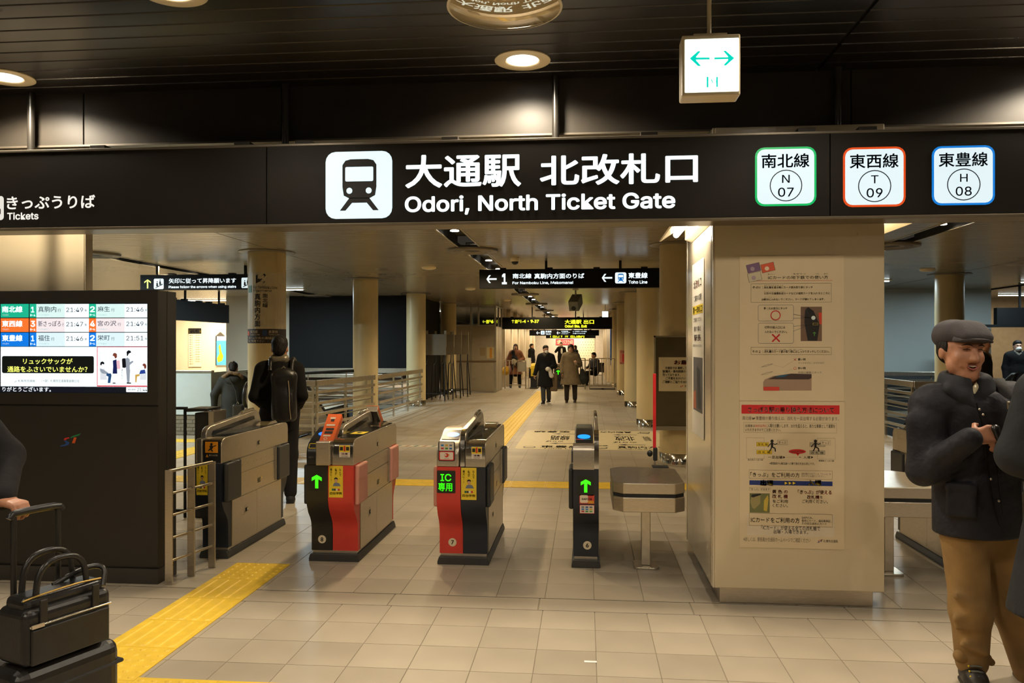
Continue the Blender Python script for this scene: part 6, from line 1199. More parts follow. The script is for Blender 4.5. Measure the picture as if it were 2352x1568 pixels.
def figure(name_label, loc, rz, H=1.65, hair='short', hairm=None, top=None, top_len=.95, top_m=blk, flare=.0, trouser=blk, shoe=matblack, arms=None, legs=None, headrot=(0,0,0), mask=False, scarf=None, res=.012, seated=False, bulk=1.0, skin_m=None, sleeves=True, lean=0, neck=True):
    """arms = {'R': (elbow, wrist, hand dir, palm normal, curl), 'L': ...} in a 1.70 m frame facing -Y; R is the figure's right (-X)"""
    s = H/1.70; t = thing('person', name_label, 'person', loc); X = Matrix.Translation(Vector(loc)) @ Matrix.Rotation(R(rz),4,'Z') @ Matrix.Scale(s,4)
    A = {'R': ((-.235,.01,1.12), (-.245,-.05,.87), (0,-.1,-1), (.8,.2,0), .35), 'L': ((.235,.01,1.12), (.245,-.05,.87), (0,-.1,-1), (-.8,.2,0), .35)}
    A.update(arms or {}); lg = {'R': ((-.10,0,.90), (-.105,-.01,.49), (-.11,.03,.09)), 'L': ((.10,0,.90), (.105,-.01,.49), (.11,.03,.09))}; lg.update(legs or {})
    hc = (0, lean-.015, 1.585); H4 = hm(hc, *headrot); nk = cap((0,lean+.01,1.40), (0,lean,1.51), .054, .050, k=.03)
    body = [nk] + head_prims(hc, H4); body += [cap((-.12,lean,1.37), (.12,lean,1.37), .075, .075, k=.06, sq=(1,.8,1)), cap((0,lean*.8,1.30), (0,.0,.98), .150, .135, k=.06, sq=(1,.68,1)), cap((-.05,0,.92), (.05,0,.92), .125, .125, k=.05, sq=(1,.85,1))]
    for q in 'RL':
        sx = -1 if q == 'R' else 1; el, wr, hd, pn, cu = A[q]; sh = (sx*.185, lean+.005, 1.375)
        body += [cap(sh, el, .050, .040, k=.04), cap(el, wr, .040, .027, k=.02)] + hand(wr, hd, pn, 1 if q == 'R' else -1, cu)
        hp, kn, an = lg[q]; body += [cap(hp, kn, .082, .055, k=.04), cap(kn, an, .055, .038, k=.03)]
    sbuild('body', body, res*.75, skin_m or skin_p, t, X)
    sbuild('hair', xf(HAIR[hair], H4), res*.8, hairm or hair_m, t, X); face_bits(t, H4, X, mask)
    # trousers and shoes
    for q in 'RL':
        hp, kn, an = lg[q]; an = np.array(an); fw = np.array((0,-1,0)) if not isinstance(legs, dict) or 'fwd' not in legs else np.array(legs['fwd'])
        sbuild('shoe', [cap(an+fw*-.035+(0,0,-.050), an+fw*.06+(0,0,-.055), .038, .036, k=.02), cap(an+fw*.06+(0,0,-.055), an+fw*.135+(0,0,-.060), .036, .028, k=.02), cap(an+(0,0,.02), an+(0,0,-.04), .043, .042, k=.03), rbox(an+fw*.05+(0,0,-.082), (.042,.115,.012), .01, k=.01)], res*.8, shoe, t, X)
    tr = [cap((-.06,0,.95), (.06,0,.95), .130, .130, k=.05, sq=(1,.85,1))]
    for q in 'RL': hp, kn, an = lg[q]; an_ = np.array(an)*.96 + np.array(kn)*.04; tr += [cap(hp, kn, .098, .078, k=.05), cap(kn, an_, .078, .064, k=.03)]
    sbuild('trousers', tr, res, trouser, t, X)
    # coat
    b = bulk; hem = top_len
    co = [cap((-.125,lean,1.375), (.125,lean,1.375), .088*b, .088*b, k=.05, sq=(1,.85,1)), cap((0,lean*.8,1.30), (0,0,1.02), .180*b, .172*b, k=.06, sq=(1,.72,1)), cap((0,lean,1.40), (0,lean,1.475), .075, .072, k=.04)]
    if not seated: co += [cap((0,0,1.02), (0,0,hem-.06), .178*b, (.185+flare)*b, k=.05, sq=(1,.78,1))]
    for q in 'RL':
        sx = -1 if q == 'R' else 1; el, wr, hd, pn, cu = A[q]; sh = (sx*.178, lean+.005, 1.37); el = np.array(el); wr = np.array(wr)
        co += [cap(sh, el, .076*b, .064*b, k=.05), cap(el, wr*.93+el*.07, .064*b, .050*b, k=.03)]
    if not seated: co.append(rbox((0,0,hem-.40), (.6,.6,.40), .0, k=.01, cut=True))
    sbuild('coat', co, res, top_m, t, X)
    if scarf: sbuild('scarf', [cap((-.05,lean-.03,1.45), (.05,lean-.03,1.45), .060, .060, k=.03), cap((-.04,lean+.05,1.46), (.04,lean+.05,1.46), .055, .055, k=.03), cap((-.03,lean-.09,1.43), (.02,lean-.10,1.36), .035, .03, k=.03), cap((.03,lean-.09,1.43), (-.02,lean-.10,1.39), .03, .03, k=.02)], res, scarf, t, X)
    return t, X, H4
def part(t, X, name, mb, m, **kw):
    mb.v = [tuple(X @ Vector(v)) for v in mb.v]; return mb.build(name, m, t, smooth=True, **kw)
def bagthing(name, label, prims, res, m, straps=(), sm=None, rs=.012):
    t = thing(name, label, 'bag', tuple(prims[0]['bb'][0])); sbuild('bag_body', prims, res, m, t)
    for p in straps: MB().tube(p, rs, 8).build('strap', sm or m, t, smooth=True)
    return t
# ---- two women walking towards us in the corridor
a = PF(1254, 926); yawc = 8
t, X, H4 = figure('woman in a long black coat with a white face mask walking in the corridor', (a.x, a.y, 0), -12, 1.56, 'tied', hair_m, top_len=.50, top_m=blk, flare=.05, trouser=fab('cloth_grey_slate', (.035,.038,.040)), headrot=(6,0,35), mask=True, scarf=fab('scarf_olive', (.05,.045,.03)), bulk=1.12,
    arms={'R': ((-.265,.02,1.10), (-.33,-.06,.84), (-.1,-.15,-1), (.8,.3,0), .4), 'L': ((.27,.0,1.10), (.18,-.20,1.05), (-.4,-.8,.1), (-.3,.2,-.8), .7)}, legs={'R': ((-.09,0,.9), (-.07,-.05,.49), (-.05,-.10,.09)), 'L': ((.09,0,.9), (.07,.03,.5), (.05,.14,.12))})
bagthing('plastic_bag', 'crumpled white plastic bag in the hand of the woman in black', [ell(X @ Vector((.13,-.27,1.02)), (.07,.05,.06), k=.03), ell(X @ Vector((.19,-.22,.93)), (.05,.04,.10), k=.04), ell(X @ Vector((.22,-.20,.82)), (.06,.045,.06), k=.04)], .014, mat('plastic_white', (.62,.58,.50), .4))
p = X @ Vector((.24,-.02,.62)); bagthing('paper_bag', 'tall brown bag hanging beside the woman in the black coat', [rbox(p, (.10,.05,.24), .03, k=.02)], .014, fab('bag_brown', (.12,.075,.035)), [[X @ Vector((.20,.06,1.36)), X @ Vector((.27,.0,1.1)), X @ Vector((.25,-.02,.84))]])
a = PF(1311, 924)
t, X, H4 = figure('woman in a tan coat with a dark tote walking in the corridor', (a.x, a.y, 0), -2, 1.58, 'bowl', hair_m, top_len=.53, top_m=tan_c, flare=.10, trouser=fab('cloth_brown', (.028,.019,.013)), shoe=mat('boot_brown', (.03,.016,.010), .35), headrot=(4,0,0), scarf=fab('scarf_tan', (.16,.125,.075)), bulk=1.18,
    arms={'R': ((-.26,.02,1.12), (-.26,-.10,.86), (.0,-.15,-1), (.8,.3,0), .45), 'L': ((.26,.0,1.12), (.17,-.20,1.14), (-.35,-.3,.8), (-.2,.8,.2), .7)}, legs={'R': ((-.11,0,.9), (-.115,-.02,.5), (-.12,-.02,.09)), 'L': ((.11,0,.9), (.115,.02,.5), (.12,.05,.10))})
bagthing('tote_bag', 'large dark tote bag on the arm of the woman in the tan coat', [ell(X @ Vector((.37,.02,.72)), (.12,.10,.17), k=.05), cap(X @ Vector((.34,.0,.95)), X @ Vector((.37,.02,.72)), .05, .11, k=.05)], .014, olive, [[X @ Vector((.24,-.08,1.42)), X @ Vector((.33,-.08,1.2)), X @ Vector((.35,-.02,.95))]])
# ---- woman with a baby behind the fence
a = PF(1184, 890)
t, X, H4 = figure('woman in a brown coat carrying a baby behind the far fence', (-2.58, 29.35, 0), 10, 1.60, 'long', hair_b, top_len=.52, top_m=fab('coat_rust', (.20,.070,.028)), flare=.06, trouser=blk, headrot=(0,0,-8), scarf=None, bulk=1.15, legs={'R': ((-.13,0,.9), (-.17,0,.49), (-.20,0,.09)), 'L': ((.12,0,.9), (.14,0,.49), (.16,0,.09))},
    arms={'R': ((-.30,.0,1.12), (-.33,-.10,.88), (0,-.1,-1), (.8,.3,0), .7), 'L': ((.30,.0,1.14), (.16,-.24,1.06), (-.8,-.5,0), (0,.6,.6), .5)})
sbuild('black_skirt', [cap((0,-.01,1.0), (0,-.02,.62), .15, .19, k=.05, sq=(1,.75,1)), rbox((0,-.05,.75), (.17,.12,.20), .06, k=.04)], .014, blk, t, X)
tb = thing('baby', 'baby in a dark jacket and cream carrier held by the woman in brown', 'person', tuple(X @ Vector((-.06,-.18,1.0)))); sbuild('body', [ell((-.07,-.20,1.17), (.10,.085,.13), k=.05), cap((-.13,-.22,1.20), (-.02,-.30,1.15), .045, .03, k=.03), cap((0,-.22,1.20), (.04,-.30,1.12), .045, .03, k=.03), cap((-.10,-.26,.98), (-.12,-.30,.80), .045, .035, k=.03), cap((-.02,-.26,.98), (.08,-.30,.82), .045, .035, k=.03), ell((-.11,-.21,1.36), (.075,.08,.085), k=.02)], .012, char, tb, X)
sbuild('carrier', [ell((-.07,-.24,1.02), (.105,.08,.16), k=.04)], .012, fab('carrier_cream', (.42,.36,.25)), tb, X); sbuild('baby_hat', [ell((-.12,-.21,1.40), (.082,.088,.075), k=.02)], .012, blk, tb, X)
p = X @ Vector((-.40,-.12,.66)); bagthing('shopping_bag', 'yellow bag hanging from the hand of the woman with the baby', [ell(p, (.15,.09,.16), k=.04), cap(p, X @ Vector((-.35,-.12,.86)), .09, .02, k=.05)], .016, fab('bag_yellow', (.55,.30,.02)))
bagthing('small_red_bag', 'small orange bag at the hip of the woman with the baby', [ell(X @ Vector((.24,-.20,.80)), (.07,.05,.07), k=.03)], .014, fab('bag_red', (.55,.07,.03)))
# ---- far people
figure('man in a black suit and white shirt phoning at the far end', (P(1289,800,44).x, 44, 0), 5, 1.72, 'short', hair_m, top_len=.80, top_m=blk, trouser=blk, res=.016, arms={'R': ((-.30,-.05,1.20), (-.14,-.16,1.46), (.3,-.1,.9), (.8,0,-.2), .6)})[0]
o = bpy.data.objects; tt = [k for k in o if k.get('label', '').startswith('man in a black suit')][0]; Xs = Matrix.Translation(tt.location) @ Matrix.Rotation(R(5),4,'Z'); part(tt, Xs, 'shirt', MB().ball((.02,-.13,1.24), .055, .03, .17), MASK)
figure('dark figure standing at a far counter left of the phoning man', (P(1221,810,38).x, 38, 0), 70, 1.62, 'short', hair_m, top_len=.75, top_m=blk, res=.018, bulk=1.2)
figure('dark figure with a bag behind the head of the woman in tan', (P(1321,815,42).x, 42, 0), -60, 1.55, 'long', hair_m, top_len=.7, top_m=blk, res=.018, bulk=1.1)
SEAT = {'R': ((-.10,.0,.50), (-.11,-.42,.50), (-.11,-.42,.09)), 'L': ((.10,.0,.50), (.11,-.42,.50), (.11,-.50,.09))}
def seated(label, loc, rz, H, top, hairm=hair_m, res=.014):
    s = H/1.70; t = thing('person', label, 'person', loc); X = Matrix.Translation(Vector(loc)) @ Matrix.Rotation(R(rz),4,'Z') @ Matrix.Scale(s,4); dz = -.40; hc = (0,-.06,1.585+dz); H4 = hm(hc, 10, 0, 0)
    body = [cap((0,-.03,1.40+dz), (0,-.05,1.51+dz), .054, .05)] + head_prims(hc, H4) + [cap((-.12,0,1.37+dz), (.12,0,1.37+dz), .08, .08, k=.06), cap((0,0,1.30+dz), (0,.02,.55), .15, .15, k=.06, sq=(1,.7,1))]
    cl = [cap((-.12,0,1.37+dz), (.12,0,1.37+dz), .10, .10, k=.06), cap((0,0,1.30+dz), (0,.02,.55), .19, .19, k=.06, sq=(1,.8,1))]; tr = []
    for sx in (-1, 1):
        e = (sx*.25,-.10,1.10+dz); w = (sx*.12,-.32,.70); body += [cap((sx*.18,0,1.37+dz), e, .05, .04), cap(e, w, .04, .03)] + hand(w, (-sx*.3,-.8,-.1), (0,0,-1), -sx, .5); cl += [cap((sx*.175,0,1.37+dz), e, .08, .07, k=.05), cap(e, w, .07, .055, k=.03)]
        hp, kn, an = SEAT['R' if sx < 0 else 'L']; body += [cap(hp, kn, .08, .055), cap(kn, an, .055, .04)]; tr += [cap(hp, kn, .10, .08, k=.04), cap(kn, np.array(an)+(0,0,.03), .078, .06, k=.03)]
        sbuild('shoe', [cap(np.array(an)+(0,.03,-.05), np.array(an)+(0,-.12,-.055), .04, .032, k=.02)], res, matblack, t, X)
    sbuild('body', body, res*.8, skin_p, t, X); sbuild('coat', cl, res, top, t, X); sbuild('trousers', tr, res, blk, t, X); sbuild('hair', xf(HAIR['short'], H4), res*.9, hairm, t, X); face_bits(t, H4, X)
    return t, X
cx = P(1366,840,31.5)
seated('person in a dark coat sitting on a chair behind the right fence', (cx.x, 31.5, 0), -50, 1.66, fab('coat_dark_blue', (.014,.015,.024)))
ch = thing('chair', 'dark chair with a light frame under the seated person far right', 'chair', (cx.x, 31.5, 0)); Xc = Matrix.Translation(Vector((cx.x, 31.5, 0))) @ Matrix.Rotation(R(-50),4,'Z')
for sx in (-.2, .2):
    part(ch, Xc, 'leg', MB().tube([(sx,-.2,0),(sx,-.2,.40)], .012, 6), steel_h); part(ch, Xc, 'leg', MB().tube([(sx,.22,0),(sx,.22,.40),(sx,.30,.85)], .012, 6), steel_h)
part(ch, Xc, 'seat', MB().box(-.22,-.22,.39,.22,.22,.405), leather); part(ch, Xc, 'backrest', MB().box(-.22,.28,.5,.22,.30,.88), leather)
tbl = thing('side_table', 'small pale table beside the seated person far right', 'table', (cx.x-.55, 30.6, 0)); MB().box(cx.x-.95, 30.4, .98, cx.x-.15, 30.8, 1.02).build('top', cream_l, tbl, bevel=.01); MB().cyl((cx.x-.55,30.6,0),(cx.x-.55,30.6,.98),.03,n=10).build('leg', steel_h, tbl); MB().box(cx.x-.75,30.45,0,cx.x-.35,30.75,.02).build('foot', gate_base, tbl)
# ---- two people seen from behind on the left
t, X, H4 = figure('man in a black jacket with a black backpack seen from behind left of gate 8', (-3.06, 7.75, 0), 197, 1.655, 'short', hair_m, top_len=.74, top_m=blk, trouser=char, res=.010, bulk=.94, headrot=(4,0,0), skin_m=skin,
    arms={'R': ((-.225,.08,1.10), (-.18,-.12,.98), (.2,-.8,.1), (.5,0,-.6), .5), 'L': ((.235,.08,1.10), (.18,-.12,1.0), (-.3,-.8,.1), (-.5,0,-.6), .5)})
sbuild('collar', [cap((-.045,.03,1.475), (.045,.03,1.475), .055, .055, k=.03), cap((0,-.04,1.47), (0,-.02,1.49), .06, .055, k=.03)], .010, fab('collar_grey', (.10,.085,.065)), t, X)
bp_ = thing('backpack', 'black backpack with a pale zip worn by the man in the black jacket', 'bag', tuple(X @ Vector((-.05,.25,.9))))
sbuild('bag_body', [rbox((-.06,.20,1.10), (.125,.065,.25), .055, k=.03), ell((-.06,.215,1.30), (.115,.06,.10), k=.05), ell((-.06,.25,1.02), (.105,.045,.17), k=.04)], .010, leather, bp_, X)
for sx in (-.13, .08): part(bp_, X, 'strap', MB().tube([(sx,.17,1.36),(sx*1.05,.06,1.48),(sx*1.2,-.09,1.42),(sx*1.3,-.13,1.22)], .020, 8), leather)
part(bp_, X, 'zip', MB().tube([(-.10,.268,1.32),(-.115,.290,1.14),(-.12,.292,.98),(-.13,.276,.88)], .0045, 6), mat('zip_metal', (.62,.50,.34), .3, .6)); part(bp_, X, 'grab_loop', MB().tube([(-.08,.23,1.38),(-.06,.245,1.41),(-.03,.23,1.38)], .008, 6), chrome)
t, X, H4 = figure('person in a dark parka with a fur hood going down the stairs on the left', (-6.14, 13.42, -.34), 200, 1.61, 'short', hair_m, top_len=.62, top_m=olive, trouser=blk, res=.012, bulk=1.10, headrot=(18,0,0), lean=-.02,
    arms={'L': ((.32,.02,1.12), (.33,-.02,.88), (0,-.1,-1), (-.8,0,0), .7), 'R': ((-.33,.02,1.10), (-.36,-.10,.93), (-.1,-.5,-.6), (.6,0,-.3), .5)})
sbuild('hood', [ell((0,.08,1.38), (.14,.08,.10), k=.05), cap((-.10,.05,1.43), (.10,.05,1.43), .06, .06, k=.04)], .012, olive, t, X)
fr_pts = [(-.155,.02,1.40),(-.15,.10,1.455),(-.08,.13,1.50),(0,.135,1.515),(.08,.13,1.50),(.15,.10,1.455),(.155,.02,1.40)]
random.seed(3); fu = []
for a, b in zip(fr_pts, fr_pts[1:]):
    for i in range(5):
        q = np.array(a)+(np.array(b)-np.array(a))*(i/5); fu.append(ell(q+np.array([random.uniform(-.012,.012) for _ in range(3)]), (.030,.028,.028), k=.012))
sbuild('fur_trim', fu, .010, mat('fur_brown', (.20,.135,.08), .9, var=.5, scale=60, bump=.8, bscale=120), t, X)
sb = thing('shoulder_bag', 'small grey shoulder bag on the back of the fur hooded person', 'bag', tuple(X @ Vector((-.08,.2,.8)))); sbuild('bag_body', [rbox((-.10,.20,.82), (.10,.05,.13), .04, k=.03)], .012, mat('bag_grey', (.035,.032,.026), .4), sb, X); part(sb, X, 'strap', MB().tube([(-.10,.21,.94),(-.06,.19,1.2),(.05,.15,1.42)], .010, 6), olive); part(sb, X, 'ring', MB().tube([(-.12,.24,.96),(-.10,.25,1.0),(-.08,.24,.96)], .008, 6), chrome)
hb = thing('handbag', 'black handbag carried low in the left hand of the fur hooded person', 'bag', tuple(X @ Vector((.33,-.02,.55)))); sbuild('bag_body', [rbox((.36,-.03,.66), (.10,.06,.09), .03, k=.02)], .012, leather, hb, X); part(hb, X, 'handle', MB().tube([(.28,-.03,.74),(.31,-.03,.81),(.38,-.03,.82),(.44,-.03,.74)], .008, 6), leather)
# ---- right background
figure('masked person in a dark coat near the right edge behind the railing', (9.22, 18.0, 0), -8, 1.66, 'short', hair_m, top_len=.6, top_m=blk, res=.014, mask=True, scarf=fab('scarf_grey', (.16,.14,.11)), bulk=1.15)
a = P(2250, 800, 11.9)
figure('person with a brown scarf mostly hidden behind the flat cap man', (a.x+.02, 11.9, 0), 62, 1.70, 'short', hair_m, top_len=.7, top_m=blk, res=.014, scarf=fab('scarf_brown', (.14,.075,.04)), bulk=1.1, skin_m=skin)
# ================================================================== MAN IN THE FLAT CAP (foreground right)
MD = 3.69
def Q(px, py, dd=0.0, d0=MD):
    d = d0 + dd; xc = (px-1176)/FPX; return np.array((d*(xc*cs-sn), d*(cs+xc*sn), HC+(HZ-py)/FPX*d))
RI3 = np.array((cs, sn, 0)); FW3 = np.array((-sn, cs, 0))
man = thing('person', 'smiling man in a grey flat cap, navy jacket and khaki trousers on the right', 'person', (1.86, 3.86, 0))
hc = Q(2207, 806); H4 = hm(hc, 4, 3, 8, 1.08)
hd_dir, pn = RI3*.97 + np.array((0,0,.22)), FW3*.9 + np.array((0,0,-.3))
wr = Q(2229, 1007, -.235); wl = Q(2350, 1040, -.20)
body = head_prims(hc, H4) + [cap(Q(2228,905,.03), Q(2212,850,.02), .062, .058, k=.03), cap(Q(2160,935), Q(2310,935), .08, .08, k=.06), cap(Q(2220,960), Q(2240,1180), .12, .12, k=.06), cap(Q(2260,960), Q(2265,1180), .12, .12, k=.06)]
body += xf([ell((-.036,-.062,-.028), (.020,.020,.016), k=.02), ell((.036,-.062,-.028), (.020,.020,.016), k=.02), cap((0,-.088,.010), (0,-.112,-.028), .0085, .013, k=.012), ell((-.014,-.096,-.033), (.009,.011,.008), k=.008), ell((.014,-.096,-.033), (.009,.011,.008), k=.008), cap((-.012,-.062,-.104), (.012,-.062,-.104), .020, .020, k=.03), cap((-.022,-.084,-.024),(-.036,-.078,-.056), .007, .006, k=.016), cap((.022,-.084,-.024),(.036,-.078,-.056), .007, .006, k=.016), ell((0,-.098,-.060), (.025,.018,.0105), k=.006, cut=True)], H4)
body += [cap(Q(2130,930), Q(2118,1085,-.03), .05, .042, k=.04), cap(Q(2118,1085,-.03), wr, .042, .028, k=.02)] + hand(wr, hd_dir, pn, 1, .62, 1.06, .0098)
body += [cap(Q(2335,925), Q(2385,1080,-.02), .05, .042, k=.04), cap(Q(2385,1080,-.02), wl, .042, .028, k=.02)] + hand(wl, -RI3*.8+np.array((0,0,.3)), FW3, -1, .55, 1.06, .0098)
LEGS = ((Q(2208,1215), Q(2230,1400,-.03), Q(2232,1522,0)), (Q(2290,1215,.02), Q(2326,1400,.03), Q(2366,1545,.06)))
for hp, kn, an in LEGS: body += [cap(hp, kn, .085, .056, k=.04), cap(kn, an, .056, .04, k=.03)]
sbuild('body', body, .0065, skin, man)
sbuild('hair', xf([ell((0,.026,.020), (.076,.080,.070), k=.02), ell((-.074,.020,.022), (.012,.040,.034), k=.012), ell((.074,.020,.022), (.012,.040,.034), k=.012), cap((-.073,-.012,.02), (-.073,-.016,-.004), .007, .004, k=.01), ell((0,.075,-.01), (.058,.022,.055), k=.03), ell((0,-.11,-.02), (.074,.090,.09), k=.012, cut=True)], H4), .006, hair_m, man)
capm = mat('cap_grey', (.050,.043,.047), .85, var=.12, scale=14, bump=.25, bscale=120)
cp = sbuild('flat_cap', xf([ell((0,.030,.074), (.092,.104,.058), k=.03, M=rotm(10,0,0)), ell((0,.050,.050), (.090,.088,.056), k=.03), cap((-.035,-.040,.086), (.035,-.040,.086), .036, .036, k=.06), cap((-.045,-.088,.070), (.045,-.088,.070), .018, .018, k=.05), cap((-.050,-.110,.063), (.050,-.110,.063), .009, .009, k=.03), ell((0,.000,.010), (.084,.098,.056), k=.01, cut=True)], H4), .006, capm, man)
br = MB(); N = 16
for i in range(N+1):
    a = R(-89 + 178*i/N); x = .082*math.sin(a); yo = -.060-.078*math.cos(a)**.8 if math.cos(a) > 0 else -.062; z = .060 - .010*abs(math.sin(a))**2
    br.v += [(x*.93, -.062-.012*math.cos(a), z+.014), (x, yo, z-.001), (x*.99, yo+.002, z-.007), (x*.93, -.060-.012*math.cos(a), z+.006)]
for i in range(N):
    for j in range(4): br.f.append((4*i+j, 4*i+4+j, 4*i+4+(j+1) % 4, 4*i+(j+1) % 4)); br.m.append(0)
br.v = [tuple(H4 @ Vector(v)) for v in br.v]; br.build('cap_brim', capm, cp, smooth=True)
for sx in (-1, 1):
    for nm, pts, rr_, m_ in (('eye', [(sx*.018,-.0905,.012),(sx*.030,-.0915,.0135),(sx*.043,-.0830,.011)], [.0014,.0024,.0014], EYE_D), ('eyebrow', [(sx*.013,-.0955,.029),(sx*.022,-.0965,.0325),(sx*.032,-.0935,.0335),(sx*.042,-.0865,.031),(sx*.049,-.0795,.027)], [.0014,.0022,.0024,.002,.001], hair_m)):
        q = MB().tube(pts, rr_, 6); q.v = [tuple(H4 @ Vector(v)) for v in q.v]; q.build(nm, m_, man, smooth=True)
    q = MB().tube([(sx*.044,-.078,.016),(sx*.055,-.066,.019)], [.0010,.0006], 5); q.v = [tuple(H4 @ Vector(v)) for v in q.v]; q.build('eye_crease', LIP, man, smooth=True)
q = MB().ball((0,-.084,-.0600), .021, .008, .0075, n=14); q.v = [tuple(H4 @ Vector(v)) for v in q.v]; q.build('mouth_inside', mat('mouth_dark', (.08,.02,.018), .5), man, smooth=True)
q = MB().tube([(-.018,-.0868,-.0560),(0,-.0918,-.0575),(.018,-.0868,-.0560)], [.0020,.0036,.0020], 8); q.v = [tuple(H4 @ Vector(v)) for v in q.v]; q.build('teeth', TEETH, man, smooth=True)
q = MB().tube([(-.023,-.0860,-.0570),(-.011,-.0925,-.0500),(0,-.0945,-.0505),(.011,-.0925,-.0500),(.023,-.0860,-.0570)], [.0014,.0028,.0026,.0028,.0014], 8); q.v = [tuple(H4 @ Vector(v)) for v in q.v]; q.build('upper_lip', LIP, man, smooth=True)
q = MB().tube([(-.022,-.0870,-.0585),(-.012,-.0930,-.0680),(.0,-.0950,-.0705),(.012,-.0930,-.0680),(.022,-.0870,-.0585)], [.0018,.0036,.0042,.0036,.0018], 8); q.v = [tuple(H4 @ Vector(v)) for v in q.v]; q.build('lower_lip', LIP, man, smooth=True)
# jacket
jk = [cap(Q(2150,925), Q(2315,920,.02), .092, .092, k=.06), cap(Q(2203,950), Q(2214,1300), .118, .130, k=.05), cap(Q(2272,950), Q(2276,1300), .118, .130, k=.05), cap(Q(2237,950,-.03), Q(2250,1300,-.03), .115, .122, k=.05),
      cap(Q(2130,935), Q(2120,1078,-.03), .080, .068, k=.05), cap(Q(2120,1080,-.03), wr*.97+Q(2120,1080,-.03)*.03, .068, .050, k=.03), cap(Q(2335,930,.02), Q(2388,1080,-.02), .084, .074, k=.05), cap(Q(2388,1080,-.02), wl, .074, .052, k=.035)]
random.seed(5)
for i in range(6):   # folds of the padded sleeve and body
    a = Q(2092+4*i, 960+24*i, -.045); jk.append(cap(a, a+RI3*.11+np.array((0,0,-.02+.01*i))-FW3*.02, .020, .012, k=.05))
for (x0,y0,x1,y1,r) in ((2150,1075,2200,1040,.022),(2140,1098,2210,1060,.020),(2260,1100,2320,1060,.020),(2290,960,2330,1000,.022),(2285,920,2322,950,.02)): jk.append(cap(Q(x0,y0,-.10), Q(x1,y1,-.115), r, r*.8, k=.05))
RM = rotm(0,0,-24)
jk += [rbox(Q(2208,1155,-.120), (.060,.022,.062), .012, k=.012, M=RM), rbox(Q(2208,1118,-.128), (.064,.020,.020), .010, k=.008, M=RM), rbox(Q(2305,960,-.10), (.030,.03,.08), .012, k=.015, M=RM), cap(Q(2262,930,-.118), Q(2296,1222,-.132), .020, .020, k=.012)]
jk.append(rbox(Q(2240,1225+150), (.6,.6,.302), 0, k=.012, cut=True))
sbuild('jacket', jk, .009, navy_c, man)
cl = []
cc = Q(2216, 882, .0); f_ = lambda a, z, r: cc + RI3*r*math.cos(a) + FW3*(r-.008)*math.sin(a) + np.array((0,0,z+.012*math.sin(a)))
for i in range(30):
    a0, a1 = R(-68+i*10.6), R(-68+(i+1)*10.6)
    for z, r, t_ in ((-.035,.098,.020), (-.012,.094,.018), (.012,.090,.016), (.032,.088,.013)): cl.append(cap(f_(a0,z,r), f_(a1,z,r), t_, t_, k=.02))
cl += [cap(Q(2180,895,-.07), Q(2240,935,-.115), .028, .022, k=.04), cap(Q(2264,885,-.05), Q(2264,930,-.105), .026, .022, k=.04)]
sbuild('collar', cl, .007, fab('cloth_navy_dark', (.010,.011,.016)), man)
sbuild('shirt_collar', [cap(Q(2238,893,-.085), Q(2247,880,-.055), .014, .010, k=.01), cap(Q(2236,900,-.09), Q(2238,912,-.10), .010, .008, k=.01)], .005, C(196,184,150), man)
for pts, r_, m_, nm in (([Q(2243,925,-.135), Q(2262,1010,-.152), Q(2272,1110,-.155), Q(2290,1190,-.152), Q(2300,1222,-.148)], .0035, blk, 'placket_seam'), ([Q(2262,925,-.128), Q(2284,1010,-.146), Q(2292,1110,-.15), Q(2306,1205,-.146)], .003, blk, 'placket_seam')):
    MB().tube([tuple(p) for p in pts], r_, 6).build(nm, m_, man, smooth=True)
for p in ((2250,940),(2258,952),(2268,1000),(2276,1100),(2294,1150)): MB().ball(tuple(Q(*p, -.158)), .006, n=10).build('snap_button', steel_h, man, smooth=True)
sbuild('cuff', [cap(wr*.80+Q(2118,1082,-.03)*.20, wr*.99+Q(2118,1082,-.03)*.01, .054, .050, k=.01)], .007, navy_c, man)
tr = [cap(Q(2220,1205,.01), Q(2285,1205,.02), .105, .105, k=.04)]
for hp, kn, an in LEGS: an_ = an*.97 + kn*.03; tr += [cap(hp+RI3*.008, kn, .100, .086, k=.04), cap(kn, an_, .086, .070, k=.04)]
for (x0,y0,x1,y1) in ((2195,1420,2262,1395),(2200,1440,2265,1428),(2196,1370,2250,1400),(2210,1480,2265,1500)): tr.append(cap(Q(x0,y0,-.085), Q(x1,y1,-.10), .012, .010, k=.04))
sbuild('trousers', tr, .009, khaki, man)
sbuild('rolled_cuff', [cap(Q(2205,1506,-.03), Q(2262,1512,-.03), .030, .030, k=.03), cap(Q(2256,1508,.02), Q(2276,1520,.0), .026, .018, k=.02)], .007, khaki, man)
bootm = mat('boot_black', (.018,.016,.014), .45, var=.2, bump=.2, bscale=60)
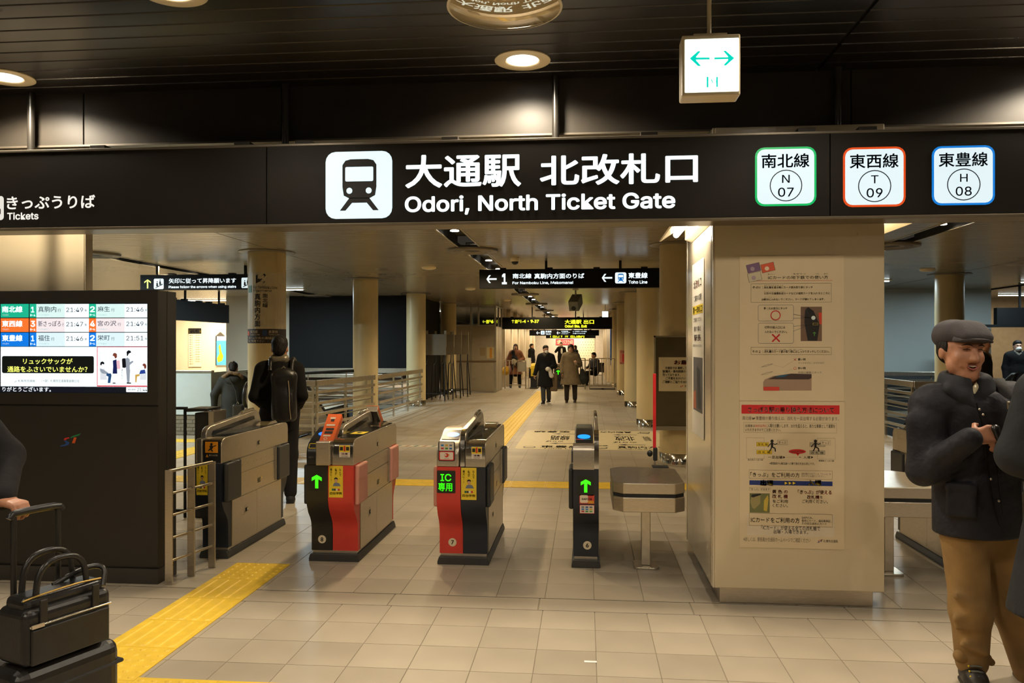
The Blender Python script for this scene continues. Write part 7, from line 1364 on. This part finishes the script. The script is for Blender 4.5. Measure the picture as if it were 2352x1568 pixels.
for i, (hp, kn, an) in enumerate(LEGS):
    fwd = -FW3*.93 - RI3*(.28 if i == 0 else -.1); fwd /= np.linalg.norm(fwd); g = np.array((an[0], an[1], 0)); up = np.array((0,0,1.)); sdv = np.cross(fwd, up)
    bo = sbuild('boot', [cap(g+up*.16, g+up*.07, .050, .052, k=.03), cap(g-fwd*.04+up*.05, g+fwd*.07+up*.055, .045, .046, k=.03), cap(g+fwd*.07+up*.055, g+fwd*.16+up*.045, .046, .036, k=.03)], .007, bootm, man)
    sbuild('boot_sole', [cap(g-fwd*.055+up*.016, g+fwd*.10+up*.016, .048, .050, k=.02, sq=(1,1,.34)), cap(g+fwd*.10+up*.016, g+fwd*.17+up*.018, .050, .038, k=.02, sq=(1,1,.34))], .007, mat('sole_dark', (.03,.024,.016), .6), bo) if False else sbuild('boot_sole', [cap(g-fwd*.055+up*.014, g+fwd*.17+up*.014, .014, .014, k=.02), cap(g-fwd*.05+sdv*.035+up*.014, g+fwd*.14+sdv*.034+up*.014, .014, .014, k=.03), cap(g-fwd*.05-sdv*.035+up*.014, g+fwd*.14-sdv*.034+up*.014, .014, .014, k=.03)], .007, mat('sole_dark', (.03,.024,.016), .6), bo)
    for j in range(5):
        c = g + fwd*(.055+.018*j) + up*(.135-.017*j) ; MB().tube([tuple(c-sdv*.024), tuple(c+fwd*.010+up*.006), tuple(c+sdv*.024)], .0045, 6).build('lace', mat('lace_grey', (.12,.115,.10), .6), bo, smooth=True)
        MB().ball(tuple(c+sdv*.030), .005, n=8).build('eyelet', yellow_s, bo)
    MB().tube([tuple(g-sdv*.03+fwd*.045+up*.168), tuple(g+fwd*.062+up*.155), tuple(g+sdv*.03+fwd*.045+up*.168)], .006, 6).build('lace_loop', yellow_s, bo, smooth=True)
# what he holds and carries
gd = thing('black_pouch', 'small black object held in the right hand of the flat cap man', 'pouch', tuple(Q(2290,1010,-.25))); sbuild('pouch_body', [cap(Q(2286,985,-.235), Q(2302,1030,-.235), .020, .022, k=.02)], .006, leather, gd)
sg = thing('shoulder_bag', 'dark bag strap with a metal buckle on the shoulder of the flat cap man', 'bag', tuple(Q(2320,930,-.1)))
pts = [Q(2283,868,.07), Q(2292,868,.0), Q(2304,890,-.085), Q(2322,935,-.125), Q(2344,1000,-.135), Q(2375,1080,-.12), Q(2400,1150,-.06)]
st_ = MB(); 
for p in pts: st_.v += [tuple(p-RI3*.026-FW3*.004), tuple(p+RI3*.026-FW3*.004), tuple(p+RI3*.026+FW3*.004), tuple(p-RI3*.026+FW3*.004)]
for i in range(len(pts)-1):
    for j in range(4): st_.f.append((4*i+j, 4*i+(j+1) % 4, 4*i+4+(j+1) % 4, 4*i+4+j)); st_.m.append(0)
st_.build('strap', fab('strap_grey', (.022,.020,.018)), sg, smooth=True)
c = Q(2324,931,-.137); mb = MB(); mb.obox(c+np.array((0,0,.013)), RI3, FW3, (0,0,1), .021, .004, .004); mb.obox(c-np.array((0,0,.013)), RI3, FW3, (0,0,1), .021, .004, .004); mb.obox(c-RI3*.019, RI3, FW3, (0,0,1), .004, .004, .016); mb.obox(c+RI3*.019, RI3, FW3, (0,0,1), .004, .004, .016); mb.build('buckle', mat('buckle_metal', (.55,.45,.30), .3, .8), sg, bevel=.001)
sbuild('bag_body', [rbox(Q(2420,1200,.06), (.09,.14,.14), .04, k=.02)], .010, leather, sg)
# ================================================================== PERSON AT THE RIGHT EDGE
figure('person in a dark navy coat cut off by the right edge', (1.955, 3.26, 0), 165, 1.72, 'short', hair_m, top_len=.52, top_m=fab('coat_blue_black', (.010,.012,.016)), flare=.075, trouser=blk, res=.011, bulk=1.18,
    arms={'L': ((.255,.00,1.13), (.16,-.20,1.17), (-.5,-.7,.3), (-.3,.2,-.6), .5), 'R': ((-.30,.0,1.13), (-.22,-.2,1.1), (.4,-.8,.2), (.3,.2,-.6), .5)})
# ================================================================== TRAVELLER AT THE LEFT EDGE WITH SUITCASE
Cc = np.array((-1.924, 2.584, 0)); av = np.array((.36,.933,0)); av /= np.linalg.norm(av); bv = np.array((-av[1], av[0], 0)); up = np.array((0,0,1.))
Tm = Cc + bv*.20 + av*.165; GZ = .955
figure('traveller in a dark suit cut off by the left edge pulling a suitcase', (-2.56, 2.80, 0), -90, 1.74, 'short', hair_m, top_len=.78, top_m=char, trouser=char, res=.009, bulk=1.0, skin_m=skin,
    arms={'R': ((-.24,.20,1.10), (-.04,.335,.965), (.15,.9,-.12), (.0,.1,-1), .78)})
su = thing('suitcase', 'black wheeled suitcase with an extended handle at the bottom left corner', 'suitcase', tuple(Cc))
sh = MB(); cS = Cc + av*.175 + bv*.155; sh.obox(cS + up*.25, av, bv, up, .205, .155, .20); sh.build('shell', leather, su, bevel=.05, seg=4)
for z in (.14, .25, .36): MB().obox(cS + up*z, av, bv, up, .209, .159, .008).build('rib', black, su, bevel=.03, seg=2)
for i in (-1, 1):
    for j in (-1, 1): p = cS + av*.16*i + bv*.11*j; MB().cyl(tuple(p+up*.028-bv*.012), tuple(p+up*.028+bv*.012), .028, n=14).build('wheel', matblack, su, smooth=True)
for q in (.08, .25): p = Cc + bv*.20 + av*q; MB().cyl(tuple(p+up*.44), tuple(p+up*GZ), .0105, n=10).build('handle_tube', mat('tube_grey', (.04,.038,.034), .35, .6), su, smooth=True)
MB().tube([tuple(Cc+bv*.20+av*.065+up*(GZ-.01)), tuple(Cc+bv*.20+av*.09+up*(GZ+.008)), tuple(Cc+bv*.20+av*.24+up*(GZ+.008)), tuple(Cc+bv*.20+av*.265+up*(GZ-.01))], .014, 8).build('grip', black, su, smooth=True)
bg = thing('briefcase', 'black leather briefcase strapped on top of the suitcase at bottom left', 'bag', tuple(Cc+up*.455))
bc = Cc + av*.165 + bv*.085
def L(a_, b_, z_): return tuple(Cc + av*a_ + bv*b_ + up*z_)
MB().obox(bc + up*.555, av, bv, up, .168, .085, .100).build('bag_body', leather, bg, bevel=.028, seg=4)
MB().obox(bc + up*.665, av, bv, up, .155, .060, .028).build('bag_top', leather, bg, bevel=.024, seg=3)
MB().obox(bc - bv*.088 + up*.525, av, bv, up, .150, .006, .062).build('front_pocket', leather, bg, bevel=.005)
MB().tube([L(.01,.035,.685), L(.08,.028,.694), L(.20,.028,.698), L(.31,.035,.690)], .0035, 6).build('zip', mat('zip_gold', (.55,.36,.10), .35, .7), bg, smooth=True)
MB().tube([L(.01,-.008,.600), L(.16,-.010,.602), L(.32,-.008,.600)], .004, 6).build('pocket_zip', chrome, bg, smooth=True); MB().obox(Cc + av*.035 - bv*.012 + up*.600, av, bv, up, .022, .003, .006).build('zip_pull', mat('pull_pale', (.6,.5,.38), .35, .5), bg)
for b_, h in ((.045,.80), (.125,.815)): MB().tube([L(.06,b_,.67), L(.075,b_,h-.04), L(.12,b_,h), L(.20,b_,h), L(.245,b_,h-.04), L(.26,b_,.67)], .011, 8).build('handle', leather, bg, smooth=True)
for a_ in (.06, .26): MB().obox(Cc + av*a_ - bv*.004 + up*.640, av, bv, up, .014, .004, .045).build('handle_tab', leather, bg, bevel=.003)
MB().tube([L(.315,.03,.66), L(.335,.05,.715), L(.31,.08,.730), L(.24,.10,.715), L(.17,.11,.69)], .010, 8).build('shoulder_strap', leather, bg, smooth=True)
flush_text()
